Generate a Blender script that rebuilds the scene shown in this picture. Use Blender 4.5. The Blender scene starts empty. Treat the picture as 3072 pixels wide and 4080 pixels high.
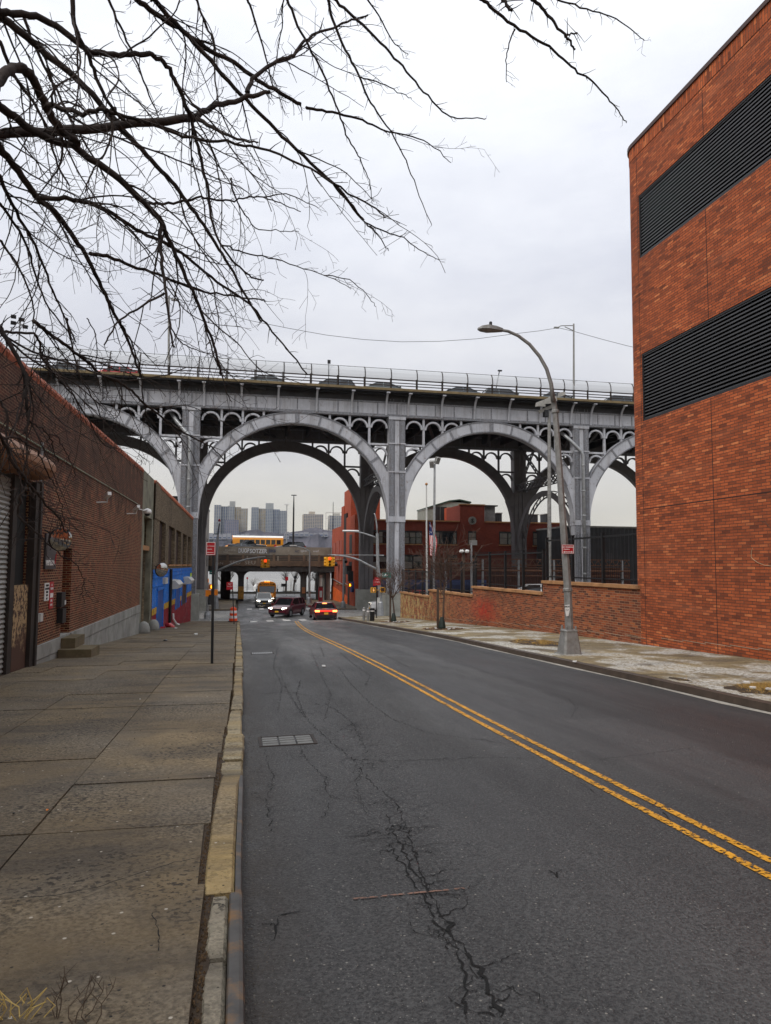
import math, random
R=math.radians
FPX=2832.0; EYE=1.75
YAW=R(11.6); PITCH=R(4.3); ROLL=R(.36)
def _mm(a,b): return [[sum(a[i][k]*b[k][j] for k in range(3)) for j in range(3)] for i in range(3)]
def _rz(t): c,s=math.cos(t),math.sin(t); return [[c,-s,0],[s,c,0],[0,0,1]]
def _rx(t): c,s=math.cos(t),math.sin(t); return [[1,0,0],[0,c,-s],[0,s,c]]
CAMR=_mm(_mm(_rz(-YAW),_rx(math.pi/2+PITCH)),_rz(ROLL))
def ray(px,py):                       # photograph pixel -> world direction
    v=((px-1536)/FPX,-(py-2040)/FPX,-1.0)
    return tuple(sum(CAMR[i][k]*v[k] for k in range(3)) for i in range(3))
def at(px,py,Y):                      # point of that ray on the plane y = Y
    d=ray(px,py); t=Y/d[1]; return (d[0]*t,Y,EYE+d[2]*t)
def atx(px,py,X):
    d=ray(px,py); t=X/d[0]; return (X,d[1]*t,EYE+d[2]*t)
PROF=[(-30,1.0),(-10,.38),(0,0),(10,-.41),(14,-.55),(19,-.74),(26,-1.08),(38,-1.76),(44,-2.07),(52,-2.46),(58,-2.77),(64,-2.98),(72,-3.08),(85,-3.2),(105,-3.4),(130,-3.6),(160,-3.7),(400,-3.8)]
def zp(y):
    # Catmull-Rom through the surveyed street profile
    n=len(PROF)
    if y<=PROF[0][0]: return PROF[0][1]
    if y>=PROF[-1][0]: return PROF[-1][1]
    for i in range(n-1):
        if PROF[i][0]<=y<=PROF[i+1][0]: break
    x0,a=PROF[i]; x1,b=PROF[i+1]; h=x1-x0
    ma=(b-PROF[i-1][1])/(x1-PROF[i-1][0]) if i else (b-a)/h
    mb=(PROF[i+2][1]-a)/(PROF[i+2][0]-x0) if i+2<n else (b-a)/h
    t=(y-x0)/h; t2=t*t; t3=t2*t
    return (2*t3-3*t2+1)*a+(t3-2*t2+t)*h*ma+(-2*t3+3*t2)*b+(t3-t2)*h*mb
KERB_R=8.3
def lerpt(t,x):
    if x<=t[0][0]: return t[0][1]
    for (a,b),(c,d) in zip(t,t[1:]):
        if x<=c: return b+(d-b)*(x-a)/(c-a)
    return t[-1][1]
RC=[(20,0),(30,.13),(38,.19),(60,.2),(78,.06),(95,0)]
def zr(x,y):                          # road surface: low kerb on the left, higher on the right, slight crown
    t=min(max(x/KERB_R,0),1)
    return zp(y)-.10+t*(lerpt(RC,y)-.03)+.05*4*t*(1-t)
def zs(x,y):                          # pavement surface
    return zp(y) if x<4 else zp(y)+lerpt(RC,y)+.012*(x-KERB_R)
def gnd(px,py,f=None):
    d=ray(px,py); lo,hi=.5,600
    f=f or (lambda x,y: zp(y))
    for t in [i*.25 for i in range(4,2000)]:
        if EYE+d[2]*t < f(d[0]*t,d[1]*t): break
    a=t-.25
    for _ in range(20):
        m=(a+t)/2
        if EYE+d[2]*m < f(d[0]*m,d[1]*m): t=m
        else: a=m
    return (d[0]*t,d[1]*t,EYE+d[2]*t)
import bpy
rnd=random.Random(7)
scn=bpy.context.scene; COL=scn.collection
V=lambda a,b,t:tuple(a[i]+(b[i]-a[i])*t for i in range(3))
def sub(a,b): return (a[0]-b[0],a[1]-b[1],a[2]-b[2])
def add(a,b): return (a[0]+b[0],a[1]+b[1],a[2]+b[2])
def mul(a,k): return (a[0]*k,a[1]*k,a[2]*k)
def dot(a,b): return a[0]*b[0]+a[1]*b[1]+a[2]*b[2]
def cross(a,b): return (a[1]*b[2]-a[2]*b[1],a[2]*b[0]-a[0]*b[2],a[0]*b[1]-a[1]*b[0])
def norm(a):
    l=math.sqrt(dot(a,a)) or 1; return (a[0]/l,a[1]/l,a[2]/l)
def wloc(o):
    p=(0,0,0)
    while o: p=add(p,tuple(o.location)); o=o.parent
    return p
class MB:
    """collects faces in world metres; build() links them as one mesh object"""
    def __init__(s): s.v=[]; s.f=[]; s.uv=[]; s.mi=[]; s.m=0
    def face(s,pts,uv=None):
        i=len(s.v); s.v+=[tuple(p) for p in pts]; s.f.append(tuple(range(i,i+len(pts))))
        if uv is None:
            n=(0,0,0); p0=pts[0]
            for a,b in zip(pts[1:],pts[2:]): n=add(n,cross(sub(a,p0),sub(b,p0)))
            ax=max(range(3),key=lambda k:abs(n[k]))
            uv=[(p[1],p[2]) if ax==0 else (p[0],p[2]) if ax==1 else (p[0],p[1]) for p in pts]
        s.uv.append(uv); s.mi.append(s.m)
    def box(s,x0,x1,y0,y1,z0,z1):
        a=[(x0,y0,z0),(x1,y0,z0),(x1,y1,z0),(x0,y1,z0),(x0,y0,z1),(x1,y0,z1),(x1,y1,z1),(x0,y1,z1)]
        s.hexa(a)
    def hexa(s,a):
        for q in ((3,2,1,0),(4,5,6,7),(0,1,5,4),(1,2,6,5),(2,3,7,6),(3,0,4,7)): s.face([a[k] for k in q])
    def rbox(s,c,sx,sy,sz,ang=0,tilt=0):
        ca,sa=math.cos(ang),math.sin(ang); ct,st=math.cos(tilt),math.sin(tilt); a=[]
        for dz in (-1,1):
            for dx,dy in ((-1,-1),(1,-1),(1,1),(-1,1)):
                x,y,z=dx*sx/2,dy*sy/2,dz*sz/2
                y,z=y*ct-z*st,y*st+z*ct
                a.append((c[0]+x*ca-y*sa,c[1]+x*sa+y*ca,c[2]+z))
        s.hexa(a)
    def bar(s,p,q,w,h=None,up=(0,0,1)):
        h=h or w; d=norm(sub(q,p))
        if abs(dot(d,up))>.98: up=(0,1,0)
        r=norm(cross(d,up)); u=cross(r,d); a=[]
        for e in (p,q):
            for i,j in ((-1,-1),(1,-1),(1,1),(-1,1)): a.append(add(e,add(mul(r,i*w/2),mul(u,j*h/2))))
        s.hexa(a)
    def tube(s,pts,r,n=8,cap=True):
        if not hasattr(r,'__len__'): r=[r]*len(pts)
        rings=[]; u=None
        for i,p in enumerate(pts):
            d=norm(sub(pts[min(i+1,len(pts)-1)],pts[max(i-1,0)]))
            if u is None:
                u=(0,0,1) if abs(d[2])<.9 else (1,0,0)
            u=norm(sub(u,mul(d,dot(u,d)))); w=cross(d,u)
            b=len(s.v)
            for k in range(n):
                t=2*math.pi*k/n
                s.v.append(add(p,mul(add(mul(u,math.cos(t)),mul(w,math.sin(t))),r[i])))
            rings.append(b)
        L=0
        for i in range(len(pts)-1):
            l2=L+math.dist(pts[i],pts[i+1])
            for k in range(n):
                k2=(k+1)%n; a,b=rings[i],rings[i+1]
                s.f.append((a+k,a+k2,b+k2,b+k)); c=2*math.pi*r[i]/n
                s.uv.append([(k*c,L),(k*c+c,L),(k*c+c,l2),(k*c,l2)]); s.mi.append(s.m)
            L=l2
        if cap:
            for b,rev in ((rings[0],1),(rings[-1],0)):
                f=[b+k for k in range(n)]; f=f[::-1] if rev else f
                s.f.append(tuple(f)); s.uv.append([(0,0)]*n); s.mi.append(s.m)
    def lathe(s,c,prof,n=20,axis=2):
        """prof: (radius, height) pairs up the axis"""
        rings=[]
        for r,h in prof:
            b=len(s.v)
            for k in range(n):
                t=2*math.pi*k/n; p=[r*math.cos(t),r*math.sin(t),h]
                if axis==0: p=[p[2],p[0],p[1]]
                if axis==1: p=[p[0],-p[2],p[1]]
                s.v.append(add(c,p))
            rings.append(b)
        for a,b in zip(rings,rings[1:]):
            for k in range(n):
                k2=(k+1)%n; s.f.append((a+k,a+k2,b+k2,b+k)); s.uv.append([(0,0)]*4); s.mi.append(s.m)
        s.f.append(tuple(rings[0]+k for k in range(n))[::-1]); s.uv.append([(0,0)]*n); s.mi.append(s.m)
        s.f.append(tuple(rings[-1]+k for k in range(n))); s.uv.append([(0,0)]*n); s.mi.append(s.m)
    def prism(s,poly,axis,a,b):
        """polygon in the two other axes (in x,y,z order), extruded from a to b along axis"""
        def P(q,t): return {0:(t,q[0],q[1]),1:(q[0],t,q[1]),2:(q[0],q[1],t)}[axis]
        n=len(poly); s.face([P(q,a) for q in poly][::-1]); s.face([P(q,b) for q in poly])
        for i in range(n):
            p,q=poly[i],poly[(i+1)%n]; s.face([P(p,a),P(q,a),P(q,b),P(p,b)])
    def loft(s,rings,cap=True):
        n=len(rings[0])
        for a,b in zip(rings,rings[1:]):
            for k in range(n): s.face([a[k],a[(k+1)%n],b[(k+1)%n],b[k]])
        if cap: s.face(rings[0][::-1]); s.face(rings[-1])
    def build(s,name,mat,parent=None,smooth=False,bevel=0,loc=None,weld=False):
        o0=wloc(parent) if parent else (loc or (0,0,0))
        me=bpy.data.meshes.new(name)
        me.from_pydata([sub(p,o0) for p in s.v],[],s.f)
        ul=me.uv_layers.new(name='UVMap')
        flat=[c for u in s.uv for p in u for c in p]
        ul.data.foreach_set('uv',flat)
        for m in (mat if isinstance(mat,(list,tuple)) else [mat]): me.materials.append(m)
        me.polygons.foreach_set('material_index',s.mi)
        if smooth: me.polygons.foreach_set('use_smooth',[True]*len(me.polygons))
        if weld:
            import bmesh
            bm=bmesh.new(); bm.from_mesh(me); bmesh.ops.remove_doubles(bm,verts=bm.verts,dist=.001)
            bmesh.ops.recalc_face_normals(bm,faces=bm.faces); bm.to_mesh(me); bm.free()
        me.update()
        ob=bpy.data.objects.new(name,me); COL.objects.link(ob)
        if parent: ob.parent=parent
        else: ob.location=o0
        if bevel:
            b=ob.modifiers.new('bevel','BEVEL'); b.width=bevel; b.segments=2; b.limit_method='ANGLE'
        return ob
def thing(name,label,cat,loc=(0,0,0),group=None):
    o=bpy.data.objects.new(name,None); COL.objects.link(o); o.location=loc; o.empty_display_size=.3
    return tag(o,label,cat,group)
def tag(o,label,cat,group=None):
    o['label']=label; o['category']=cat
    if group: o['group']=group
    return o
def struct(o): o['kind']='structure'; return o
def copy_tree(o,parent=None):
    c=o.copy(); COL.objects.link(c)
    if parent: c.parent=parent
    for ch in o.children: copy_tree(ch,c)
    return c
def lettering(txt,size,mat,parent,pos,face='-y',depth=.004,bold=0,name='lettering',align='CENTER',xs=1,ang=None,shear=0):
    """raised letters as a mesh: pos is the middle of the baseline, facing -y, +x or by angle"""
    cu=bpy.data.curves.new(name,'FONT'); cu.body=txt; cu.size=size; cu.align_x=align; cu.extrude=depth; cu.offset=bold; cu.shear=shear
    cu.resolution_u=2
    to=bpy.data.objects.new(name,cu); COL.objects.link(to)
    bpy.context.view_layer.update()
    me=bpy.data.meshes.new_from_object(to.evaluated_get(bpy.context.evaluated_depsgraph_get()))
    bpy.data.objects.remove(to)
    a={'-y':0,'+x':math.pi/2,'-x':-math.pi/2,'+y':math.pi}[face] if ang is None else ang
    ca,sa=math.cos(a),math.sin(a); o0=wloc(parent)
    for v in me.vertices:
        x,y,z=v.co.x*xs,v.co.y,v.co.z
        # text plane x,y -> world: right=(ca,sa), up=z, out=(sa,-ca)
        v.co=(pos[0]-o0[0]+x*ca+z*sa,pos[1]-o0[1]+x*sa-z*ca,pos[2]-o0[2]+y)
    me.materials.clear(); me.materials.append(mat)
    ob=bpy.data.objects.new(name,me); COL.objects.link(ob); ob.parent=parent
    return ob
# ---------------------------------------------------------------- materials
def new(name):
    m=bpy.data.materials.new(name); m.use_nodes=True; nt=m.node_tree
    return m,nt,nt.nodes['Principled BSDF']
def nd(nt,t,**k):
    n=nt.nodes.new(t)
    for a,b in k.items():
        if a[0]=='_': n.inputs[int(a[1:])].default_value=b
        else: setattr(n,a,b)
    return n
def lk(nt,a,b): nt.links.new(a,b)
def noise(nt,vec,scale,detail=4,rough=.55,lo=.35,hi=.65):
    n=nd(nt,'ShaderNodeTexNoise'); n.inputs['Scale'].default_value=scale; n.inputs['Detail'].default_value=detail; n.inputs['Roughness'].default_value=rough
    lk(nt,vec,n.inputs['Vector'])
    r=nd(nt,'ShaderNodeMapRange'); r.inputs[1].default_value=lo; r.inputs[2].default_value=hi
    lk(nt,n.outputs['Fac'],r.inputs[0]); return r.outputs[0]
def mixc(nt,f,a,b,mode='MIX'):
    m=nd(nt,'ShaderNodeMix',data_type='RGBA',blend_type=mode)
    for s,val in ((0,f),(6,a),(7,b)):
        if isinstance(val,(int,float)): m.inputs[s].default_value=val
        elif isinstance(val,tuple): m.inputs[s].default_value=(*val,1)
        else: lk(nt,val,m.inputs[s])
    return m.outputs[2]
def math_(nt,op,a,b=0):
    m=nd(nt,'ShaderNodeMath',operation=op)
    for s,val in ((0,a),(1,b)):
        if isinstance(val,(int,float)): m.inputs[s].default_value=val
        else: lk(nt,val,m.inputs[s])
    return m.outputs[0]
def bump(nt,bs,h,strength=.3,dist=.01):
    b=nd(nt,'ShaderNodeBump'); b.inputs['Strength'].default_value=strength; b.inputs['Distance'].default_value=dist
    lk(nt,h,b.inputs['Height']); lk(nt,b.outputs[0],bs.inputs['Normal'])
def objvec(nt): return nd(nt,'ShaderNodeNewGeometry').outputs['Position']
def uvvec(nt): return nd(nt,'ShaderNodeUVMap',uv_map='UVMap').outputs[0]
def M(name,col,rough=.75,metal=0,var=.2,vs=2.,grime=None,gs=1.,gamt=.5,bmp=0,bs=40.,spec=.4,coat=0,alt=None):
    """plain surface: base colour, soft tone variation, optional grime patches, optional fine bump"""
    m,nt,b=new(name); P=nd(nt,'ShaderNodeTexCoord').outputs['Object']
    f=noise(nt,P,vs,5,.6,.3,.7)
    c=mixc(nt,f,tuple(x*(1-var) for x in col),alt or tuple(min(1,x*(1+var)) for x in col))
    if grime:
        g=noise(nt,P,gs,8,.65,.5,.72); c=mixc(nt,math_(nt,'MULTIPLY',g,gamt),c,grime)
    lk(nt,c,b.inputs['Base Color']); b.inputs['Roughness'].default_value=rough; b.inputs['Metallic'].default_value=metal
    b.inputs['Specular IOR Level'].default_value=spec; b.inputs['Coat Weight'].default_value=coat
    if bmp: bump(nt,b,noise(nt,P,bs,6,.7,.2,.8),bmp,.01)
    return m
def EM(name,col,s):
    m,nt,b=new(name); b.inputs['Base Color'].default_value=(*col,1); b.inputs['Emission Color'].default_value=(*col,1); b.inputs['Emission Strength'].default_value=s
    return m
def scuff(nt,P,c):
    c=mixc(nt,math_(nt,'MULTIPLY',noise(nt,P,1.1,8,.75,.5,.7),.6),c,(.1,.085,.08))
    return mixc(nt,math_(nt,'MULTIPLY',noise(nt,P,3.2,6,.7,.56,.66),.35),c,(.5,.45,.42))
def BRICK(name,stops,mortar,bw=.2,bh=.068,mort=.009,grime=None,gs=.35,gamt=.6,lo=.5,hi=.72,rough=.85,stain=None,bstr=.4,mscale=1):
    m,nt,b=new(name); uv=uvvec(nt); P=objvec(nt)
    t=nd(nt,'ShaderNodeTexBrick'); lk(nt,uv,t.inputs['Vector'])
    t.inputs['Scale'].default_value=1; t.inputs['Brick Width'].default_value=bw; t.inputs['Row Height'].default_value=bh
    t.inputs['Mortar Size'].default_value=mort; t.inputs['Mortar Smooth'].default_value=.15
    t.inputs['Color1'].default_value=(0,0,0,1); t.inputs['Color2'].default_value=(1,1,1,1); t.inputs['Mortar'].default_value=(.5,.5,.5,1); t.inputs['Bias'].default_value=0
    rp=nd(nt,'ShaderNodeValToRGB'); lk(nt,t.outputs['Color'],rp.inputs[0])
    e=rp.color_ramp.elements
    while len(e)<len(stops): e.new(.5)
    for el,(p,c) in zip(e,stops): el.position=p; el.color=(*c,1)
    c=mixc(nt,noise(nt,P,9,5,.7,.3,.7),rp.outputs[0],mixc(nt,.35,rp.outputs[0],(0.02,.012,.01)))
    if grime: c=mixc(nt,math_(nt,'MULTIPLY',noise(nt,P,gs,6,.6,lo,hi),gamt),c,grime)
    mc=mixc(nt,noise(nt,P,1.7,5,.7,.35,.7),mortar,tuple(x*.55 for x in mortar))
    c=mixc(nt,t.outputs['Fac'],c,mc)
    if stain: c=stain(nt,P,c)
    lk(nt,c,b.inputs['Base Color']); b.inputs['Roughness'].default_value=rough; b.inputs['Specular IOR Level'].default_value=.25
    h=math_(nt,'SUBTRACT',math_(nt,'MULTIPLY',noise(nt,P,60,4,.7,.2,.8),.25),t.outputs['Fac'])
    bump(nt,b,h,bstr,.008); return m
def GLASS(name,col=(.012,.014,.017),rough=.06): return M(name,col,rough,0,.2,.8,spec=.6)
# ---- bricks and masonry
def wall_stain(nt,P,c):
    sx=nd(nt,'ShaderNodeSeparateXYZ'); lk(nt,P,sx.inputs[0])
    # cleaned, pale bricks at the far low end of the wall
    a=nd(nt,'ShaderNodeMapRange'); a.inputs[1].default_value=41; a.inputs[2].default_value=50; lk(nt,sx.outputs[1],a.inputs[0])
    f=math_(nt,'MULTIPLY',a.outputs[0],noise(nt,P,2.2,6,.75,.44,.62))
    c=mixc(nt,math_(nt,'MULTIPLY',f,.85),c,(.5,.38,.16))
    # faded red spray paint
    pm=nd(nt,'ShaderNodeMapping'); pm.inputs['Scale'].default_value=(1,.3,1); lk(nt,P,pm.inputs[0]); d=nd(nt,'ShaderNodeVectorMath',operation='DISTANCE'); lk(nt,pm.outputs[0],d.inputs[0]); d.inputs[1].default_value=(12.9,36.4*.3,-.6)
    r=nd(nt,'ShaderNodeMapRange'); r.inputs[1].default_value=.85; r.inputs[2].default_value=.1; lk(nt,d.outputs['Value'],r.inputs[0])
    return mixc(nt,math_(nt,'MULTIPLY',math_(nt,'MULTIPLY',r.outputs[0],noise(nt,P,3,4,.6,.3,.6)),.8),c,(.5,.03,.015))
def wall_streaks(nt,P,c):
    mp=nd(nt,'ShaderNodeMapping'); mp.inputs['Scale'].default_value=(1,2.2,.16); lk(nt,P,mp.inputs[0])
    c=mixc(nt,math_(nt,'MULTIPLY',noise(nt,mp.outputs[0],1.0,7,.7,.52,.75),.38),c,(.12,.035,.02))
    mp=nd(nt,'ShaderNodeMapping'); mp.inputs['Scale'].default_value=(1,.14,1.8); lk(nt,P,mp.inputs[0])
    return mixc(nt,math_(nt,'MULTIPLY',noise(nt,mp.outputs[0],.8,5,.6,.55,.75),.35),c,(.55,.2,.1))
RB=[(0,(.2,.05,.022)),(.1,(.33,.078,.027)),(.5,(.47,.108,.035)),(.9,(.6,.145,.047)),(1,(.75,.23,.08))]
MB_RIGHT=BRICK('orange_brick',RB,(.12,.055,.035),.31,.081,.0095,grime=(.13,.04,.022),gs=.3,gamt=.55,lo=.45,hi=.8,stain=wall_streaks)
MB_LOW=BRICK('low_wall_brick',[(0,(.11,.04,.024)),(.4,(.25,.065,.028)),(.8,(.36,.095,.035)),(1,(.45,.14,.05))],(.36,.2,.12),.32,.084,.010,grime=(.07,.03,.02),gs=.6,gamt=.45,stain=wall_stain)
def soot(nt,P,c):
    sx=nd(nt,'ShaderNodeSeparateXYZ'); lk(nt,P,sx.inputs[0])
    n=noise(nt,P,.7,5,.6,.3,.7)
    # old upper courses of darker brick above about 3.4 m, dropping in tongues
    k=math_(nt,'ADD',sx.outputs[2],math_(nt,'MULTIPLY',n,2.2))
    r=nd(nt,'ShaderNodeMapRange'); r.inputs[1].default_value=4.9; r.inputs[2].default_value=5.3; lk(nt,k,r.inputs[0])
    c=mixc(nt,math_(nt,'MULTIPLY',math_(nt,'MULTIPLY',r.outputs[0],noise(nt,P,1.6,5,.6,.25,.55)),.7),c,(.035,.015,.010),'MIX')
    # one rust-coloured, repointed patch
    return c
MB_LEFT=BRICK('dark_red_brick',[(0,(.04,.009,.007)),(.5,(.095,.017,.010)),(.85,(.16,.03,.015)),(1,(.24,.055,.024))],(.36,.21,.11),.21,.069,.0105,grime=(.025,.009,.007),gs=.45,gamt=.75,stain=soot,bstr=.2)
MB_BEIGE=BRICK('beige_brick',[(0,(.13,.10,.065)),(.5,(.22,.17,.11)),(1,(.32,.25,.165))],(.11,.08,.055),.21,.069,.011,grime=(.05,.04,.03),gs=.5,gamt=.5)
MB_BLUE=BRICK('painted_blue_brick',[(0,(.025,.2,.72)),(1,(.04,.28,.9))],(.02,.14,.55),.21,.069,.009,grime=(.02,.06,.2),gs=.6,gamt=.3,stain=scuff)
MB_YEL=BRICK('painted_yellow_brick',[(0,(.6,.33,.03)),(1,(.75,.45,.05))],(.5,.28,.03),.21,.069,.009,stain=scuff)
MB_CRIM=BRICK('painted_crimson_brick',[(0,(.3,.015,.03)),(1,(.45,.03,.045))],(.14,.01,.014),.21,.069,.009,grime=(.06,.01,.01),gs=.8,gamt=.4,stain=scuff)
MB_FARRED=BRICK('red_painted_brick',[(0,(.2,.042,.026)),(1,(.28,.06,.035))],(.18,.04,.026),.21,.069,.007,grime=(.05,.014,.01),gs=.3,gamt=.5)
MB_FARBRIGHT=BRICK('bright_red_brick',[(0,(.42,.08,.035)),(1,(.55,.11,.05))],(.4,.08,.04),.21,.069,.007,grime=(.14,.03,.02),gs=.5,gamt=.5)
m_orange=M('orange_paint',(.75,.13,.02),.7)
m_cap=M('coping_stone',(.38,.19,.08),.8,var=.3,vs=1.3,grime=(.12,.06,.03),gs=2,gamt=.6)
m_tile=M('terracotta_tile',(.34,.1,.05),.7,var=.35,vs=3,grime=(.1,.04,.02),gs=4)
m_brown_trim=M('brown_metal_coping',(.06,.025,.018),.5)
m_conc=M('grey_concrete',(.27,.27,.25),.85,var=.25,vs=.9,grime=(.1,.095,.08),gs=1.4,gamt=.7,bmp=.2)
m_conc2=M('pier_concrete',(.3,.3,.27),.85,var=.2,vs=1,grime=(.12,.11,.09),gs=.9,gamt=.6,bmp=.2)
m_step=M('mossy_concrete',(.13,.1,.055),.85,var=.3,vs=2.5,grime=(.05,.05,.02),gs=3,bmp=.3)
m_overpass=M('brown_overpass_concrete',(.13,.085,.055),.85,var=.3,vs=.6,grime=(.04,.03,.025),gs=.5,gamt=.7,bmp=.2)
m_barrier=M('barrier_concrete',(.22,.19,.15),.85,var=.3,vs=.5,grime=(.1,.08,.06),gs=.4,gamt=.8,bmp=.2)
m_under=M('near_black_concrete',(.035,.032,.03),.9,var=.3)  # near-black tone for the overpass beam, decks, columns and recess wall
m_stucco=M('grey_stucco',(.25,.24,.22),.9,var=.3,vs=.6,grime=(.1,.095,.085),gs=.7,gamt=.7,bmp=.3,bs=15)
# ---- metals
def steelpaint():
    m,nt,b=new('grey_bridge_paint'); P=objvec(nt)
    c=mixc(nt,noise(nt,P,.6,6,.6,.3,.7),(.36,.37,.405),(.48,.49,.53))
    mp=nd(nt,'ShaderNodeMapping'); mp.inputs['Scale'].default_value=(1.6,1.6,.13); lk(nt,P,mp.inputs[0])
    c=mixc(nt,math_(nt,'MULTIPLY',noise(nt,mp.outputs[0],1.2,7,.7,.48,.72),.75),c,(.17,.155,.15))
    c=mixc(nt,math_(nt,'MULTIPLY',noise(nt,P,2.6,8,.75,.58,.68),.8),c,(.12,.07,.045))
    c=mixc(nt,math_(nt,'MULTIPLY',noise(nt,P,5,5,.7,.55,.75),.5),c,(.58,.59,.62))
    lk(nt,c,b.inputs['Base Color']); b.inputs['Roughness'].default_value=.5; bump(nt,b,noise(nt,P,7,5,.7,.2,.8),.2,.02); return m
m_steel=steelpaint()
m_seam=M('riveted_seam',(.19,.195,.215),.55,0,.5,9,grime=(.12,.09,.07),gs=3,gamt=.6,bmp=.6,bs=45)
m_floor=M('shade_dark_floor_steel',(.035,.034,.036),.7,0,.3,1.5)  # coloured near black to carry the shade under the viaduct deck
m_olive=M('rusty_olive_edge',(.17,.125,.06),.7,var=.35,vs=1.2,grime=(.08,.05,.03),gs=2)
m_galv=M('galvanised_steel',(.33,.34,.35),.45,.5,.2,2,grime=(.16,.14,.12),gs=3,gamt=.6)
m_polegrey=M('weathered_pole_steel',(.24,.235,.225),.55,.3,.25,4,grime=(.12,.1,.08),gs=5,gamt=.7,bmp=.2)
m_black=M('black_metal',(.012,.012,.013),.45,0,.3,3)
m_blackm=M('black_matt',(.008,.008,.008),.9)
m_dkbrown=M('dark_brown_steel',(.025,.017,.013),.7,0,.4,2)
m_shutter=M('grey_roller_shutter',(.33,.33,.31),.5,.3,.2,1,grime=(.08,.07,.06),gs=2)
def rusty():
    m,nt,b=new('rusty_yellow_plate'); P=nd(nt,'ShaderNodeTexCoord').outputs['Object']
    c=mixc(nt,noise(nt,P,9,8,.7,.5,.53),(.38,.26,.13),(.05,.022,.014))
    sx=nd(nt,'ShaderNodeSeparateXYZ'); lk(nt,objvec(nt),sx.inputs[0])
    k=math_(nt,'SUBTRACT',math_(nt,'MULTIPLY',noise(nt,P,2.5,6,.7,.2,.8),1.2),sx.outputs[2])
    r=nd(nt,'ShaderNodeMapRange'); r.inputs[1].default_value=.45; r.inputs[2].default_value=.75; lk(nt,k,r.inputs[0])
    c=mixc(nt,r.outputs[0],c,(.07,.028,.014)); lk(nt,c,b.inputs['Base Color']); b.inputs['Roughness'].default_value=.85; return m
m_rust=rusty()
m_brownhood=M('brown_painted_hood',(.26,.11,.04),.5,var=.2,vs=1.5,grime=(.08,.035,.02),gs=2.5)
m_white=M('white_enamel',(.72,.72,.70),.5,var=.06)
m_offwhite=M('grey_white_housing',(.5,.5,.48),.5,var=.1)
m_red=M('red_sign',(.4,.008,.014),.45,var=.1)
m_green=M('green_sign',(.0,.19,.16),.45,var=.1)
m_yellow=M('signal_yellow',(.75,.36,.015),.45,var=.12)
m_sigor=M('signal_orange',(.8,.23,.01),.45,var=.12)
m_mirror=M('convex_mirror',(.5,.5,.5),.05,1,.02)
m_charcoal=M('charcoal_sign',(.045,.042,.046),.4,var=.25,vs=3)
m_wood=M('weathered_wood',(.075,.05,.035),.85,var=.3,vs=3)
m_bark=M('dark_bark',(.022,.015,.014),.9,var=.5,vs=9,alt=(.05,.034,.027),bmp=.5,bs=60)
m_bark2=M('grey_young_bark',(.09,.065,.045),.9,var=.3,vs=5,bmp=.3)
m_win=GLASS('dark_window_glass'); m_winframe=M('dark_window_frame',(.015,.014,.014),.6)
m_blind=M('drawn_blind',(.2,.18,.16),.8,var=.2,vs=2)
m_bluefab=M('blue_awning_fabric',(.02,.045,.15),.7,var=.25,vs=2)
m_drum=M('orange_drum',(.8,.08,.015),.5,var=.08); m_refl=M('white_reflective_band',(.75,.72,.7),.4,var=.05)
m_louver=M('black_louvre_metal',(.05,.05,.053),.4,.1,.2,2)
m_joint=M('joint_sealant',(.03,.015,.012),.8)
m_terr=M('dark_shed_cladding',(.03,.032,.035),.6,var=.25,vs=1)
m_hub=M('alloy_wheel',(.3,.3,.31),.35,.8,.1); m_tyre=M('tyre_rubber',(.012,.012,.012),.8)
m_plate=M('yellow_plate',(.75,.42,.03),.5); m_trim=M('black_trim',(.012,.012,.013),.5)
m_carglass=M('car_glass',(.012,.014,.016),.03,0,.1,spec=.8)
def PAINT(n,c,metal=.2): return M(n,c,.28,metal,.08,1,coat=.7,grime=tuple(x*.6+.03 for x in c),gs=1.5,gamt=.3)
m_maroon=PAINT('maroon_paint',(.10,.008,.018)); m_carred=PAINT('dark_red_paint',(.12,.010,.016)); m_silver=PAINT('silver_paint',(.3,.31,.3),.5)
m_carwhite=PAINT('white_car_paint',(.6,.6,.6),0); m_carblack=PAINT('black_car_paint',(.015,.017,.02)); m_carblue=PAINT('grey_blue_paint',(.07,.085,.1)); m_carbright=PAINT('bright_red_paint',(.4,.02,.02))
m_bus=PAINT('school_bus_yellow',(.72,.27,.01),0); m_busroof=M('white_bus_roof',(.8,.78,.72),.5,var=.05)
e_head=EM('lit_headlight',(1,.93,.75),9); e_tail=EM('lit_tail_light',(1,.03,.015),1.6); e_tailhot=EM('bright_brake_lamp',(1,.25,.06),5); e_red=EM('lit_red_signal',(1,.035,.02),7); e_core=EM('red_signal_bulb',(1,.55,.45),14)
e_amber=EM('lit_amber_hand',(1,.3,.01),5); e_walk=EM('lit_dim_sign',(.6,.3,.1),.7); m_lensoff=M('dark_lens',(.03,.012,.01),.3); m_taillens=M('red_lens',(.3,.01,.01),.2)
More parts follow.
